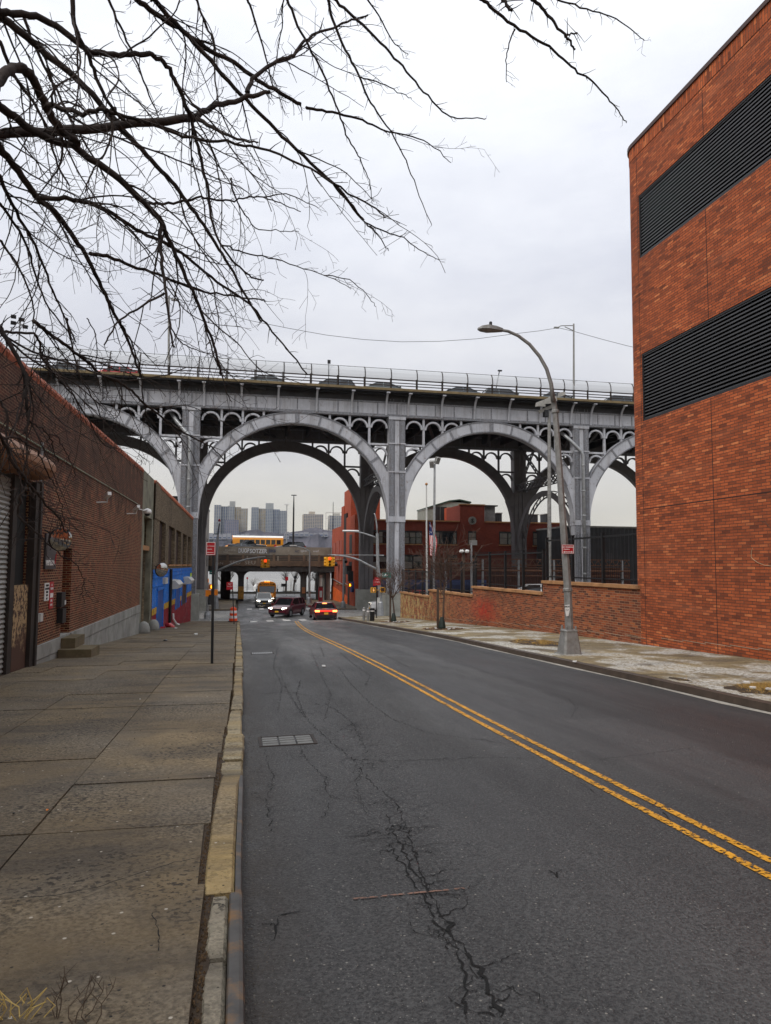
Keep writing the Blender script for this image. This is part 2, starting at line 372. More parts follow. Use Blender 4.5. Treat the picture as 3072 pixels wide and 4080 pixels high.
# ---- ground
def asphalt():
    m,nt,b=new('worn_asphalt'); P=objvec(nt)
    sx=nd(nt,'ShaderNodeSeparateXYZ'); lk(nt,P,sx.inputs[0])
    mp=nd(nt,'ShaderNodeMapping'); mp.inputs['Scale'].default_value=(.8,.14,1); lk(nt,P,mp.inputs[0]); LV_=mp.outputs[0]
    n1=noise(nt,P,1.3,7,.65,.3,.7); n2=noise(nt,P,48,2,.6,.38,.62); n3=noise(nt,P,120,1,.5,.35,.65)
    c=mixc(nt,n1,(.018,.018,.0195),(.04,.04,.041))
    agg=math_(nt,'ADD',math_(nt,'MULTIPLY',n2,.6),math_(nt,'MULTIPLY',n3,.4))
    c=mixc(nt,agg,mixc(nt,.92,c,(.005,.005,.006)),mixc(nt,.4,c,(.2,.197,.19)))
    for scl,thr,col,rad in ((26,.88,(.34,.32,.28),.2),(60,.8,(.26,.25,.23),.26),(33,.84,(.006,.006,.006),.24)):
        v=nd(nt,'ShaderNodeTexVoronoi'); v.inputs['Scale'].default_value=scl; lk(nt,P,v.inputs['Vector'])
        sp=nd(nt,'ShaderNodeMapRange'); sp.inputs[1].default_value=rad; sp.inputs[2].default_value=rad*.6; lk(nt,v.outputs['Distance'],sp.inputs[0])
        sel=nd(nt,'ShaderNodeSeparateColor'); lk(nt,v.outputs['Color'],sel.inputs[0])
        c=mixc(nt,math_(nt,'MULTIPLY',sp.outputs[0],math_(nt,'MULTIPLY',math_(nt,'GREATER_THAN',sel.outputs[0],thr),.85)),c,col)
    # worn, older surface toward the crossing; long tyre-polished and oily streaks
    far=nd(nt,'ShaderNodeMapRange'); far.inputs[1].default_value=12; far.inputs[2].default_value=58; lk(nt,sx.outputs[1],far.inputs[0])
    c=mixc(nt,math_(nt,'MULTIPLY',math_(nt,'MULTIPLY',far.outputs[0],noise(nt,LV_,1.6,7,.75,.4,.65)),.9),c,(.15,.146,.135))
    pb=nd(nt,'ShaderNodeMapping'); pb.inputs['Scale'].default_value=(.35,.16,1); lk(nt,P,pb.inputs[0])
    vp_=nd(nt,'ShaderNodeTexVoronoi'); vp_.inputs['Scale'].default_value=1; vp_.distance='CHEBYCHEV'; lk(nt,pb.outputs[0],vp_.inputs['Vector']); sc_=nd(nt,'ShaderNodeSeparateColor'); lk(nt,vp_.outputs['Color'],sc_.inputs[0])
    c=mixc(nt,math_(nt,'MULTIPLY',sc_.outputs[0],.22),c,(.016,.016,.017))
    c=mixc(nt,math_(nt,'MULTIPLY',noise(nt,LV_,1.1,6,.65,.42,.68),.5),c,(.017,.017,.018))
    c=mixc(nt,math_(nt,'MULTIPLY',noise(nt,LV_,.8,4,.6,.5,.7),.3),c,(.14,.138,.135))
    # gritty brown dirt band along the left kerb
    kb=nd(nt,'ShaderNodeMapRange'); kb.inputs[1].default_value=.55; kb.inputs[2].default_value=.05; lk(nt,sx.outputs[0],kb.inputs[0])
    c=mixc(nt,math_(nt,'MULTIPLY',math_(nt,'MULTIPLY',kb.outputs[0],noise(nt,P,2,6,.7,.3,.6)),.7),c,(.03,.022,.015))
    # newer, darker lane along the right kerb
    ln=nd(nt,'ShaderNodeMapRange'); ln.inputs[1].default_value=5.6; ln.inputs[2].default_value=5.75; lk(nt,math_(nt,'ADD',sx.outputs[0],math_(nt,'MULTIPLY',noise(nt,P,.8,3,.5,.3,.7),.25)),ln.inputs[0])
    nr=nd(nt,'ShaderNodeMapRange'); nr.inputs[1].default_value=60; nr.inputs[2].default_value=40; lk(nt,sx.outputs[1],nr.inputs[0])
    c=mixc(nt,math_(nt,'MULTIPLY',math_(nt,'MULTIPLY',ln.outputs[0],nr.outputs[0]),.5),c,(.012,.0105,.0105))
    # alligator cracking in the worn left lane
    wv=nd(nt,'ShaderNodeTexNoise'); wv.inputs['Scale'].default_value=6; wv.inputs['Detail'].default_value=4; lk(nt,P,wv.inputs['Vector'])
    va=nd(nt,'ShaderNodeVectorMath',operation='MULTIPLY_ADD'); lk(nt,wv.outputs['Color'],va.inputs[0]); va.inputs[1].default_value=(.16,.16,0); lk(nt,P,va.inputs[2])
    ve=nd(nt,'ShaderNodeTexVoronoi',feature='DISTANCE_TO_EDGE'); ve.inputs['Scale'].default_value=7.5; lk(nt,va.outputs[0],ve.inputs['Vector'])
    ed=nd(nt,'ShaderNodeMapRange'); ed.inputs[1].default_value=.05; ed.inputs[2].default_value=.016; lk(nt,ve.outputs['Distance'],ed.inputs[0])
    xl=nd(nt,'ShaderNodeMapRange'); xl.inputs[1].default_value=1.0; xl.inputs[2].default_value=.2
    lk(nt,math_(nt,'ABSOLUTE',math_(nt,'SUBTRACT',sx.outputs[0],math_(nt,'ADD',1.25,math_(nt,'MULTIPLY',noise(nt,P,.35,2,.5,.3,.7),.5)))),xl.inputs[0])
    yw=nd(nt,'ShaderNodeMapRange'); yw.inputs[1].default_value=3.8; yw.inputs[2].default_value=6; lk(nt,sx.outputs[1],yw.inputs[0])
    msk=math_(nt,'MULTIPLY',xl.outputs[0],math_(nt,'MULTIPLY',noise(nt,P,.9,4,.6,.42,.54),yw.outputs[0]))
    c=mixc(nt,math_(nt,'MULTIPLY',math_(nt,'MULTIPLY',ed.outputs[0],msk),.9),c,(.005,.005,.005))
    lk(nt,c,b.inputs['Base Color'])
    rr=nd(nt,'ShaderNodeMapRange'); rr.inputs[3].default_value=.7; rr.inputs[4].default_value=.38; lk(nt,noise(nt,LV_,.7,5,.6,.4,.65),rr.inputs[0])
    lk(nt,math_(nt,'SUBTRACT',rr.outputs[0],math_(nt,'MULTIPLY',far.outputs[0],.14)),b.inputs['Roughness']); b.inputs['Specular IOR Level'].default_value=.45
    bump(nt,b,math_(nt,'ADD',agg,0),.8,.008); return m
m_asphalt=asphalt()
def pavement(name,c1,c2,grime,salt=0,bright=.1,pits=1,grey=.4):
    m,nt,b=new(name); P=objvec(nt)
    g=nd(nt,'ShaderNodeNewGeometry'); ri=g.outputs['Random Per Island']
    c=mixc(nt,ri,c1,c2); mot=noise(nt,P,1.1,8,.7,.35,.66); c=mixc(nt,math_(nt,'MULTIPLY',mot,.85),c,grime)
    # greyer, weathered areas and long damp stains
    c=mixc(nt,math_(nt,'MULTIPLY',noise(nt,P,.55,6,.6,.46,.62),grey),c,(.17,.155,.13))
    mp=nd(nt,'ShaderNodeMapping'); mp.inputs['Scale'].default_value=(.5,1.6,1); lk(nt,P,mp.inputs[0])
    c=mixc(nt,math_(nt,'MULTIPLY',noise(nt,mp.outputs[0],.8,7,.7,.46,.66),.85),c,(.05,.04,.03))
    fine=noise(nt,P,34,3,.65,.37,.63); pm=noise(nt,P,.8,4,.6,.4,.6)
    fm=math_(nt,'MULTIPLY',math_(nt,'ADD',.2,math_(nt,'MULTIPLY',noise(nt,P,.6,3,.6,.45,.62),.7)),1); c=mixc(nt,fm,c,mixc(nt,fine,mixc(nt,.6,c,(.02,.016,.011)),mixc(nt,.3,c,(.5,.42,.3))))
    pit=noise(nt,P,24,2,.6,.54,.62); c=mixc(nt,math_(nt,'MULTIPLY',math_(nt,'MULTIPLY',pit,pm),.9*pits),c,(.022,.017,.012))
    for scl,thr,col in ((21,.9,(.010,.008,.007)),(17,.94,(.45,.41,.34)),(48,.86,(.02,.016,.012))):
        v=nd(nt,'ShaderNodeTexVoronoi'); v.inputs['Scale'].default_value=scl; lk(nt,P,v.inputs['Vector'])
        sp=nd(nt,'ShaderNodeMapRange'); sp.inputs[1].default_value=.2; sp.inputs[2].default_value=.13; lk(nt,v.outputs['Distance'],sp.inputs[0])
        se=nd(nt,'ShaderNodeSeparateColor'); lk(nt,v.outputs['Color'],se.inputs[0])
        c=mixc(nt,math_(nt,'MULTIPLY',sp.outputs[0],math_(nt,'GREATER_THAN',se.outputs[0],thr)),c,col)
    if salt:
        mp=nd(nt,'ShaderNodeMapping'); mp.inputs['Scale'].default_value=(1,.55,1); lk(nt,P,mp.inputs[0])
        s1=noise(nt,mp.outputs[0],.75,4,.6,.5,.58); s2=noise(nt,P,14,5,.75,.42,.56)
        c=mixc(nt,math_(nt,'MULTIPLY',math_(nt,'MULTIPLY',s1,s2),salt),c,(.62,.62,.58))
    lk(nt,c,b.inputs['Base Color']); b.inputs['Roughness'].default_value=.75; b.inputs['Specular IOR Level'].default_value=.35
    bump(nt,b,math_(nt,'SUBTRACT',fine,math_(nt,'MULTIPLY',pit,pm)),.7,.007); return m
m_pave=pavement('tan_pavement',(.115,.083,.045),(.27,.2,.108),(.075,.053,.03))
m_paver=pavement('salted_pavement',(.27,.205,.095),(.36,.28,.14),(.17,.125,.062),.85,grey=.12)
m_kerb=pavement('kerb_stone',(.36,.27,.12),(.42,.37,.25),(.2,.15,.08),pits=.6)
m_kerbdark=M('dark_kerb',(.06,.042,.03),.6,var=.3,vs=4,grime=(.03,.02,.015),gs=6,bmp=.2)
m_soil=M('dark_joint_soil',(.045,.03,.018),.95,var=.4,vs=20,bmp=.5)
m_nosing=M('rusty_steel_nosing',(.07,.066,.062),.6,.1,.35,6,grime=(.27,.13,.03),gs=4.5,gamt=.9)
m_ygutter=M('pale_gutter',(.3,.28,.24),.8,var=.3,vs=3,grime=(.1,.09,.08),gs=5,gamt=.7)
def worn(name,col,k0=.5):
    m,nt,b=new(name); P=objvec(nt); w=noise(nt,P,30,6,.7,.5,.56); w2=noise(nt,P,2.2,4,.6,.35,.6)
    c=mixc(nt,noise(nt,P,5,4,.6,.3,.7),col,tuple(x*.7 for x in col)); lk(nt,c,b.inputs['Base Color']); b.inputs['Roughness'].default_value=.6
    tr=nd(nt,'ShaderNodeBsdfTransparent'); mx=nd(nt,'ShaderNodeMixShader'); out=nt.nodes['Material Output']
    k=nd(nt,'ShaderNodeMapRange'); k.inputs[1].default_value=k0; k.inputs[2].default_value=k0+.16
    lk(nt,math_(nt,'ADD',math_(nt,'MULTIPLY',w,.5),math_(nt,'MULTIPLY',w2,.34)),k.inputs[0])
    lk(nt,k.outputs[0],mx.inputs[0]); lk(nt,b.outputs[0],mx.inputs[1]); lk(nt,tr.outputs[0],mx.inputs[2]); lk(nt,mx.outputs[0],out.inputs[0]); return m
m_yline=worn('worn_yellow_paint',(.72,.33,.012),.43); m_wline=worn('worn_white_paint',(.72,.7,.66),.62); m_oline=worn('faded_orange_spray',(.22,.11,.07),.27)
m_crack=M('crack',(.006,.006,.006),.95)
m_grassd=M('dry_grass',(.36,.2,.045),.85,var=.4,vs=8,alt=(.62,.4,.12)); m_leaf=M('brown_leaf_litter',(.13,.06,.025),.9,var=.5,vs=14,alt=(.3,.17,.08))
m_snow=M('old_snow',(.75,.77,.8),.6,var=.06); m_ground=M('bare_ground',(.1,.085,.06),.9,var=.3,vs=.5)
def water():
    m,nt,b=new('river_water'); P=objvec(nt); mp=nd(nt,'ShaderNodeMapping'); mp.inputs['Scale'].default_value=(.05,.12,1); lk(nt,P,mp.inputs[0])
    c=mixc(nt,noise(nt,mp.outputs[0],1,6,.65,.3,.7),(.16,.16,.14),(.32,.31,.28)); lk(nt,c,b.inputs['Base Color'])
    b.inputs['Roughness'].default_value=.25; bump(nt,b,noise(nt,mp.outputs[0],6,6,.7,.2,.8),.6,.5); return m
m_water=water()
m_wood_hill=M('wooded_cliff',(.06,.06,.075),.95,var=.45,vs=.03,alt=(.13,.12,.14),grime=(.05,.045,.06),gs=.08)
m_farfol=M('far_trees',(.05,.055,.05),.95,var=.4,vs=.2)
# ---------------------------------------------------------------- camera, sky, sun
cd=bpy.data.cameras.new('camera'); cam=bpy.data.objects.new('camera',cd); COL.objects.link(cam)
cd.sensor_width=36; cd.sensor_fit='AUTO'; cd.lens=FPX/4080*36; cd.clip_end=6000; cd.clip_start=.05
from mathutils import Matrix
cam.matrix_world=Matrix([[*CAMR[0],0],[*CAMR[1],0],[*CAMR[2],EYE],[0,0,0,1]])
scn.camera=cam
scn.view_settings.view_transform='Standard'; scn.view_settings.look='None'; scn.view_settings.exposure=0; scn.view_settings.gamma=1
w=bpy.data.worlds.new('World'); scn.world=w; w.use_nodes=True; nt=w.node_tree; bg=nt.nodes['Background']
SUN_EL,SUN_AZ=R(45),R(232)      # azimuth clockwise from +y
sky=nd(nt,'ShaderNodeTexSky',sky_type='NISHITA'); sky.sun_disc=False; sky.sun_elevation=SUN_EL; sky.sun_rotation=SUN_AZ; sky.dust_density=4; sky.air_density=1.5
gen=nd(nt,'ShaderNodeTexCoord').outputs['Generated']
sx=nd(nt,'ShaderNodeSeparateXYZ'); lk(nt,gen,sx.inputs[0])
# overcast: cloud layer over the clear-sky model, brighter to the zenith, warm and dull at the horizon
rp=nd(nt,'ShaderNodeValToRGB'); lk(nt,sx.outputs[2],rp.inputs[0])
E_=rp.color_ramp.elements
while len(E_)<6: E_.new(.5)
for el,(p,c) in zip(E_,[(0,(6.3,5.9,4.9)),(.07,(6.0,5.75,5.1)),(.2,(6.8,6.75,6.85)),(.42,(7.6,7.75,8.2)),(.62,(8.8,9.0,9.4)),(1,(12.5,12.7,13))]): el.position=p; el.color=(*c,1)
mp=nd(nt,'ShaderNodeMapping'); mp.inputs['Scale'].default_value=(1,1,2.6); lk(nt,gen,mp.inputs[0])
cl=noise(nt,mp.outputs[0],1.7,7,.6,.38,.66); 
cc=mixc(nt,math_(nt,'MULTIPLY',cl,.9),rp.outputs[0],mixc(nt,1.0,rp.outputs[0],(.76,.77,.82),'MULTIPLY'))
fin=mixc(nt,.93,sky.outputs[0],cc); lk(nt,fin,bg.inputs[0]); bg.inputs[1].default_value=.13
sl=bpy.data.lights.new('sun','SUN'); sl.energy=1.5; sl.angle=R(25); sl.color=(1,.96,.9)
so=bpy.data.objects.new('sun',sl); COL.objects.link(so); so.rotation_euler=(math.pi/2-SUN_EL,0,math.pi-SUN_AZ); so.location=(0,-10,40)
# ---------------------------------------------------------------- ground sheets
def sheet(name,xs,ys,zf,mat,dz=0):
    b=MB()
    for x0,x1 in zip(xs,xs[1:]):
        for y0,y1 in zip(ys,ys[1:]): b.face([(x,y,zf(x,y)+dz) for x,y in ((x0,y0),(x1,y0),(x1,y1),(x0,y1))])
    return struct(b.build(name,mat,smooth=True,weld=True))
def fr(a,b,n): return [a+(b-a)*i/n for i in range(n+1)]
sheet('ground',[-400,-60,-30,-12,0,8,14,30,60,120,400],fr(-30,152,40),lambda x,y:zp(y)-.45,m_ground)
ZINT=lambda x,y: zr(x,y) if -.2<x<8.6 else (zr(0,y) if x<0 else zr(8.3,y))
sheet('road',fr(.03,8.3,6),fr(-12,59.5,70),zr,m_asphalt)
sheet('avenue_road',[-60,-30,-12,-6,-3,-.17,.03]+fr(1.4,8.3,5)+[8.6,14,20,40],fr(59.5,79.5,40),ZINT,m_asphalt)
sheet('road',fr(.03,8.3,6),fr(79.5,112,12),zr,m_asphalt)
sheet('riverside_road',fr(-40,60,8),fr(112,137,8),lambda x,y:zp(y)-.12,m_asphalt)
sheet('park_strip',fr(-60,80,10),fr(137,152,4),lambda x,y:zp(y)+.02,m_ground)
b=MB()      # old snow left along the river walk
for x,y,sx_,sy_ in [(-3.5,142,2.6,1.1),(.5,144,3.4,1.6),(5,147,4.5,1.1),(9,143,2.2,.9),(13,144.5,3,1.5),(17,146,3,.8),(21,143,4,1.2),(-9,146,4,1.4),(1.5,140,2,.6)]:
    b.lathe((x,y,zp(y)+.02),[(1,0),(.93,.05),(.7,.1),(.3,.13),(.05,.14)],14)
    k=len(b.v)-14*5
    for i in range(k,len(b.v)):
        px_,py_,pz_=b.v[i]; b.v[i]=(x+(px_-x)*sx_*(1+.2*math.sin(i*2.1)),y+(py_-y)*sy_,pz_)
struct(b.build('snow_patch',m_snow,smooth=True))
b=MB(); b.face([(-2500,152.6,-5.6),(2500,152.6,-5.6),(2500,1420,-5.6),(-2500,1420,-5.6)]); struct(b.build('river',m_water))
# pavement on the left: separate cast slabs with soil in the joints
XSL=lambda y:lerpt([(4.5,-.145),(4.5001,-.2),(7.2,-.16),(9,-.145),(13,-.07),(20,-.06)],y)
XJ=[-4.9,-4.25,-2.86,-1.46,-.19]
YJ=[-9,-5.5,-1.2,1.5,4.58,5.8,7.2,8.3,9.9,11.9,13.4,15.6]
while YJ[-1]<59: YJ.append(YJ[-1]+1.35+.25*math.sin(len(YJ)*1.7))
YJ[-1]=60.0
b=MB(); g=.006
for j,(y0,y1) in enumerate(zip(YJ,YJ[1:])):
    for i,(x0,x1) in enumerate(zip(XJ,XJ[1:])):
        gy=.014 if j%2 else .007
        xe=(XSL((y0+y1)/2)-.012*(1+math.sin(j*2.3))) if i==3 else x1-g; dz=rnd.uniform(-.007,.007)+(.02 if y1<=4.6 else 0)
        a=[(x0+g,y0+gy),(xe,y0+gy),(xe+(.02*math.sin(j) if i==3 else 0),y1-gy),(x0+g,y1-gy)]
        b.hexa([(x,y,zp(y)-.2) for x,y in a]+[(x,y,zp(y)+dz) for x,y in a])
struct(b.build('pavement',m_pave))
sheet('pavement_bed',[-12,-4.9,-2,-.1],fr(-12,60,290),lambda x,y:zp(y)-.016-.008*math.sin(y*31)*math.sin(y*7.3),m_soil)
# left kerb: separate stones, the near ones with a steel nosing
XK=lambda y:lerpt([(0,.055),(5,.06),(7,.085),(9,.09),(13,.12),(20,.15)],y)      # road face of the kerb
ks=[MB(),MB(),MB()]; y=-9.; kr_=random.Random(21)
while y<59.8:
    if y<4.4: L=min(kr_.uniform(.55,1.2),4.45-y); k=0
    elif y<7.3: L=7.3-y; k=1
    else: L=kr_.uniform(.5,1.9); k=2 if kr_.random()<.6 else 1 if y>12 else 2
    y1=min(y+L,60); n=6; dz=kr_.uniform(-.012,.012); jx=kr_.uniform(-.012,.02) if y>7.3 else 0
    st=[]
    for i in range(n+1):
        q=y+(y1-y)*i/n
        xa=(-.145+.022 if k==0 else XSL(max(q,4.51))+.02)+kr_.uniform(-.006,.01)+(.012 if i in (0,n) else 0); xb=(-.018 if k==0 else XK(q)-.045 if q<7.3 else XK(q)+jx+kr_.uniform(-.012,.006))
        e_=.014 if i==0 else -.014 if i==n else 0
        z=zp(q)+.004+dz-(.012 if i in (0,n) else 0)
        st.append([(xa,q+e_,zp(q)-.3),(xb,q+e_,zp(q)-.3),(xb,q+e_,z-.022),(xb-.018,q+e_,z),(xa+.012,q+e_,z),(xa,q+e_,z-.015)])
    ks[k].loft(st); y=y1
for b_,m_ in zip(ks,(pavement('pitted_kerb_stone',(.30,.27,.20),(.36,.32,.24),(.2,.17,.12)),pavement('ochre_kerb_stone',(.36,.25,.09),(.44,.32,.14),(.24,.17,.08),pits=.35),m_kerb)): struct(b_.build('kerb',m_))
b=MB()
st=[]
for q in fr(-9,4.42,18): z=zp(q)+.012; st.append([(-.014,q,z-.25),(.062,q,z-.25),(.066,q,z-.03),(.058,q,z-.008),(.04,q,z),(-.006,q,z-.002),(-.014,q,z-.012)])
b.loft(st); st=[]
for q in fr(4.45,7.28,8): z=zp(q)-.006; x=XK(q); st.append([(x-.04,q,z-.25),(x,q,z-.25),(x+.003,q,z-.02),(x-.006,q,z-.004),(x-.04,q,z)])
b.loft(st)
struct(b.build('kerb_nosing',m_nosing))
# right kerb and pavement
b=MB()
ys=fr(-10,58.5,36)
for ya,yb in zip(ys,ys[1:]):
    q=lambda x,y,d:(x,y,zs(8.31,y)+d)
    b.hexa([q(8.28,ya,-.3),q(8.46,ya,-.3),q(8.46,yb,-.3),q(8.28,yb,-.3),q(8.32,ya,.0),q(8.46,ya,.012),q(8.46,yb,.012),q(8.32,yb,.0)])
struct(b.build('kerb',m_kerbdark,bevel=.012))
b=MB()
for ya,yb in zip(ys,ys[1:]): b.face([(x,y,zr(8.2,y)+.006) for x,y in ((8.16+.05*math.sin(ya),ya),(8.285,ya),(8.285,yb),(8.16+.05*math.sin(yb),yb))])
struct(b.build('gutter',m_ygutter))
XR=[8.47,9.95,11.4,12.95]; YR=fr(-10,61.5,48); b=MB()
for j,(y0,y1) in enumerate(zip(YR,YR[1:])):
    for i,(x0,x1) in enumerate(zip(XR,XR[1:])):
        dz=rnd.uniform(-.004,.004); a=[(x0+g,y0+g),(x1-g,y0+g),(x1-g,y1-g),(x0+g,y1-g)]
        b.hexa([(x,y,zs(x,y)-.2) for x,y in a]+[(x,y,zs(x,y)+.012+dz) for x,y in a])
struct(b.build('pavement',m_paver))
sheet('pavement_bed',[8.4,10,12.9,18],fr(-12,60.5,50),lambda x,y:zs(max(x,8.3),y)-.03,m_soil)
# pavements beyond the avenue
for x0,x1,y1 in ((-7,-.3,112),(8.45,14.2,108)):
    b=MB(); yy=fr(79.6,y1,16)
    for ya,yb in zip(yy,yy[1:]):
        for xa,xb in zip(fr(x0,x1,4),fr(x0,x1,4)[1:]):
            a=[(xa+g,ya+g),(xb-g,ya+g),(xb-g,yb-g),(xa+g,yb-g)]
            b.hexa([(x,y,zp(y)-.2) for x,y in a]+[(x,y,zp(y)+.03) for x,y in a])
    struct(b.build('pavement',m_pave))
# painted markings (4 mm above the road)
def strip(name,mat,cx,w,y0,y1,n,dz=.006):
    b=MB(); ys=fr(y0,y1,n)
    for ya,yb in zip(ys,ys[1:]):
        b.face([(x,y,zr(x,y)+dz) for x,y in ((cx(ya)-w/2,ya),(cx(ya)+w/2,ya),(cx(yb)+w/2,yb),(cx(yb)-w/2,yb))])
    return struct(b.build(name,mat))
cl_=lambda o:(lambda y:3.49+o+(0 if y<26 else .0011*(y-26)**2))
strip('centre_line',m_yline,cl_(-.1),.078,-6,56.5,90); strip('centre_line',m_yline,cl_(.1),.078,-6,56.5,90)
strip('centre_line',m_yline,lambda y:4.1,.12,81,112,16); strip('centre_line',m_yline,lambda y:4.4,.12,81,112,16)
b=MB()
for k in range(14):
    y=61+k*1.32
    for x0,x1 in ((-4.6,-.4),(8.4,13.2)):
        b.face([(x,q,ZINT(x,q)+.014) for x,q in ((x0,y),(x1,y),(x1,y+.55),(x0,y+.55))])
for x0 in fr(1,7.6,5):       # crossing over the street, far and near side, worn
    for y in (57.6,80.2): b.face([(x,q,zr(x,q)+.008) for x,q in ((x0,y),(x0+.55,y),(x0+.55,y+3),(x0,y+3))])
b.face([(x,q,zr(x,q)+.009) for x,q in ((4.9,55.6),(8.1,55.6),(8.1,56.1),(4.9,56.1))])
struct(b.build('crosswalk_paint',m_wline))
p0=gnd(1400,3585,zr); p1=gnd(1870,3540,zr); b=MB(); u=norm(sub(p1,p0)); n_=(-u[1]*.011,u[0]*.011)
b.face([(x,y,zr(x,y)+.006) for x,y in ((p0[0]-n_[0],p0[1]-n_[1]),(p1[0]-n_[0],p1[1]-n_[1]),(p1[0]+n_[0],p1[1]+n_[1]),(p0[0]+n_[0],p0[1]+n_[1]))])
struct(b.build('spray_mark',m_oline))
# cracks: real ribbons following the fractured surface
cb=MB(); kr=random.Random(11)
def ribbon(pts,w0,w1):
    n=len(pts)
    for i in range(n-1):
        a,c=pts[i],pts[i+1]; d=norm((c[0]-a[0],c[1]-a[1],0)); wa=(w0+(w1-w0)*i/n)*kr.choice((.3,.6,.9,1.2,1.7))*.5; q=(-d[1]*wa/2,d[0]*wa/2)
        cb.face([(x,y,zr(x,y)+.004) for x,y in ((a[0]-q[0],a[1]-q[1]),(a[0]+q[0],a[1]+q[1]),(c[0]+q[0]*.9,c[1]+q[1]*.9),(c[0]-q[0]*.9,c[1]-q[1]*.9))])
def crack(pix,w0=.012,w1=.006,branch=.25,D=1.844,lvl=0,raw=None):
    P=raw or [gnd(x*D,y*D,zr)[:2] for x,y in pix]
    pts=[]
    for a,c in zip(P,P[1:]):
        L=math.dist(a,c); n=max(2,int(L/.045))
        for i in range(n):
            t=i/n; pts.append((a[0]+(c[0]-a[0])*t+kr.gauss(0,.013),a[1]+(c[1]-a[1])*t+kr.gauss(0,.013)))
    pts.append(P[-1]); ribbon(pts,w0,w1)
    if lvl<2:
        for p,q in zip(pts,pts[1:]):
            if kr.random()<branch*(.25 if lvl else .4):
                t=math.atan2(q[1]-p[1],q[0]-p[0])+kr.choice((-1,1))*kr.uniform(.5,1.5); L=kr.uniform(.08,.42)
                e=[p]; 
                for k in range(5):
                    t+=kr.gauss(0,.55); e.append((e[-1][0]+math.cos(t)*L/5,e[-1][1]+math.sin(t)*L/5))
                crack(None,w1*.9,.003,branch,lvl=lvl+1,raw=e)
crack([(1090,2200),(1050,2130),(1010,2060),(960,1990),(930,1940),(890,1880),(850,1800),(835,1760)],.034,.016,.5)
crack([(1010,2200),(1000,2120),(985,2050),(940,1980),(900,1920),(870,1870),(845,1830)],.026,.012,.5)
crack([(930,1940),(905,1870),(880,1800),(860,1740),(800,1690),(760,1640),(700,1590),(650,1540),(620,1490),(600,1440)],.014,.008,.45)
crack([(720,1810),(790,1805),(840,1790),(880,1800)],.012,.01,.5); crack([(830,1830),(870,1815),(905,1850)],.012,.008,.4)
crack([(700,1560),(715,1500),(690,1450),(670,1400)],.012,.006,.6); crack([(680,1520),(720,1530),(760,1560),(790,1620),(770,1700),(790,1760)],.012,.007,.5)
crack([(730,1440),(760,1480),(800,1520),(850,1555),(930,1585),(1050,1600),(1150,1615),(1190,1640),(1240,1675),(1290,1720)],.014,.009,.2)
crack([(740,1640),(860,1645),(950,1640),(1080,1637),(1200,1640),(1300,1640),(1400,1630),(1500,1615)],.012,.007,.15)
crack([(735,1410),(770,1440),(800,1460),(790,1480)],.02,.01,.3); crack([(590,1800),(575,1740),(590,1680),(570,1620)],.012,.006,.4)
crack([(590,2040),(600,1980),(650,1970)],.02,.012,.3); crack([(700,1420),(690,1390),(750,1380)],.02,.01,.4)
crack([(880,1440),(820,1410),(760,1400),(720,1395)],.02,.01,.2); crack([(640,1600),(660,1640),(700,1680),(715,1730),(700,1770)],.012,.006,.5)
crack([(1230,1510),(1245,1530),(1235,1550)],.012,.008,.3); crack([(690,1590),(730,1580),(770,1560),(820,1550)],.012,.006,.4)
for pix in ([(530,1432),(590,1428),(650,1433),(720,1426)],[(535,1378),(600,1385),(680,1380),(720,1388)],[(540,1362),(610,1358),(640,1366)],[(560,1500),(620,1495),(680,1505)],[(780,1400),(830,1412),(900,1416),(960,1425)],[(950,1440),(1010,1452),(1080,1450)],[(600,1400),(590,1440),(610,1480),(600,1540)],[(650,1470),(640,1500),(660,1550)],[(1190,1880),(1205,1895),(1215,1880)],[(1430,1755),(1450,1775)]):
    crack(pix,.02,.008,.35)
struct(cb.build('road_cracks',m_crack))
cb=MB()
for pix,w_ in (([(0,1957),(120,1948),(210,1930),(300,1900),(380,1875),(445,1862)],.008),([(60,1470),(110,1478),(170,1470)],.008),([(390,1660),(470,1650)],.007),([(330,1985),(345,2040),(340,2075)],.005)):
    P=[gnd(x*1.844,y*1.844)[:2] for x,y in pix]; pts=[]
    for a,c in zip(P,P[1:]):
        for i in range(8): t=i/8; pts.append((a[0]+(c[0]-a[0])*t+kr.gauss(0,.004),a[1]+(c[1]-a[1])*t+kr.gauss(0,.006)))
    for a,c in zip(pts,pts[1:]):
        d=norm((c[0]-a[0],c[1]-a[1],0)); q=(-d[1]*w_/2*kr.uniform(.5,1.5),d[0]*w_/2*kr.uniform(.5,1.5)); cb.face([(x,y,zs(x,y)+.036) for x,y in ((a[0]-q[0],a[1]-q[1]),(a[0]+q[0],a[1]+q[1]),(c[0]+q[0],c[1]+q[1]),(c[0]-q[0],c[1]-q[1]))])
struct(cb.build('pavement_cracks',m_crack))
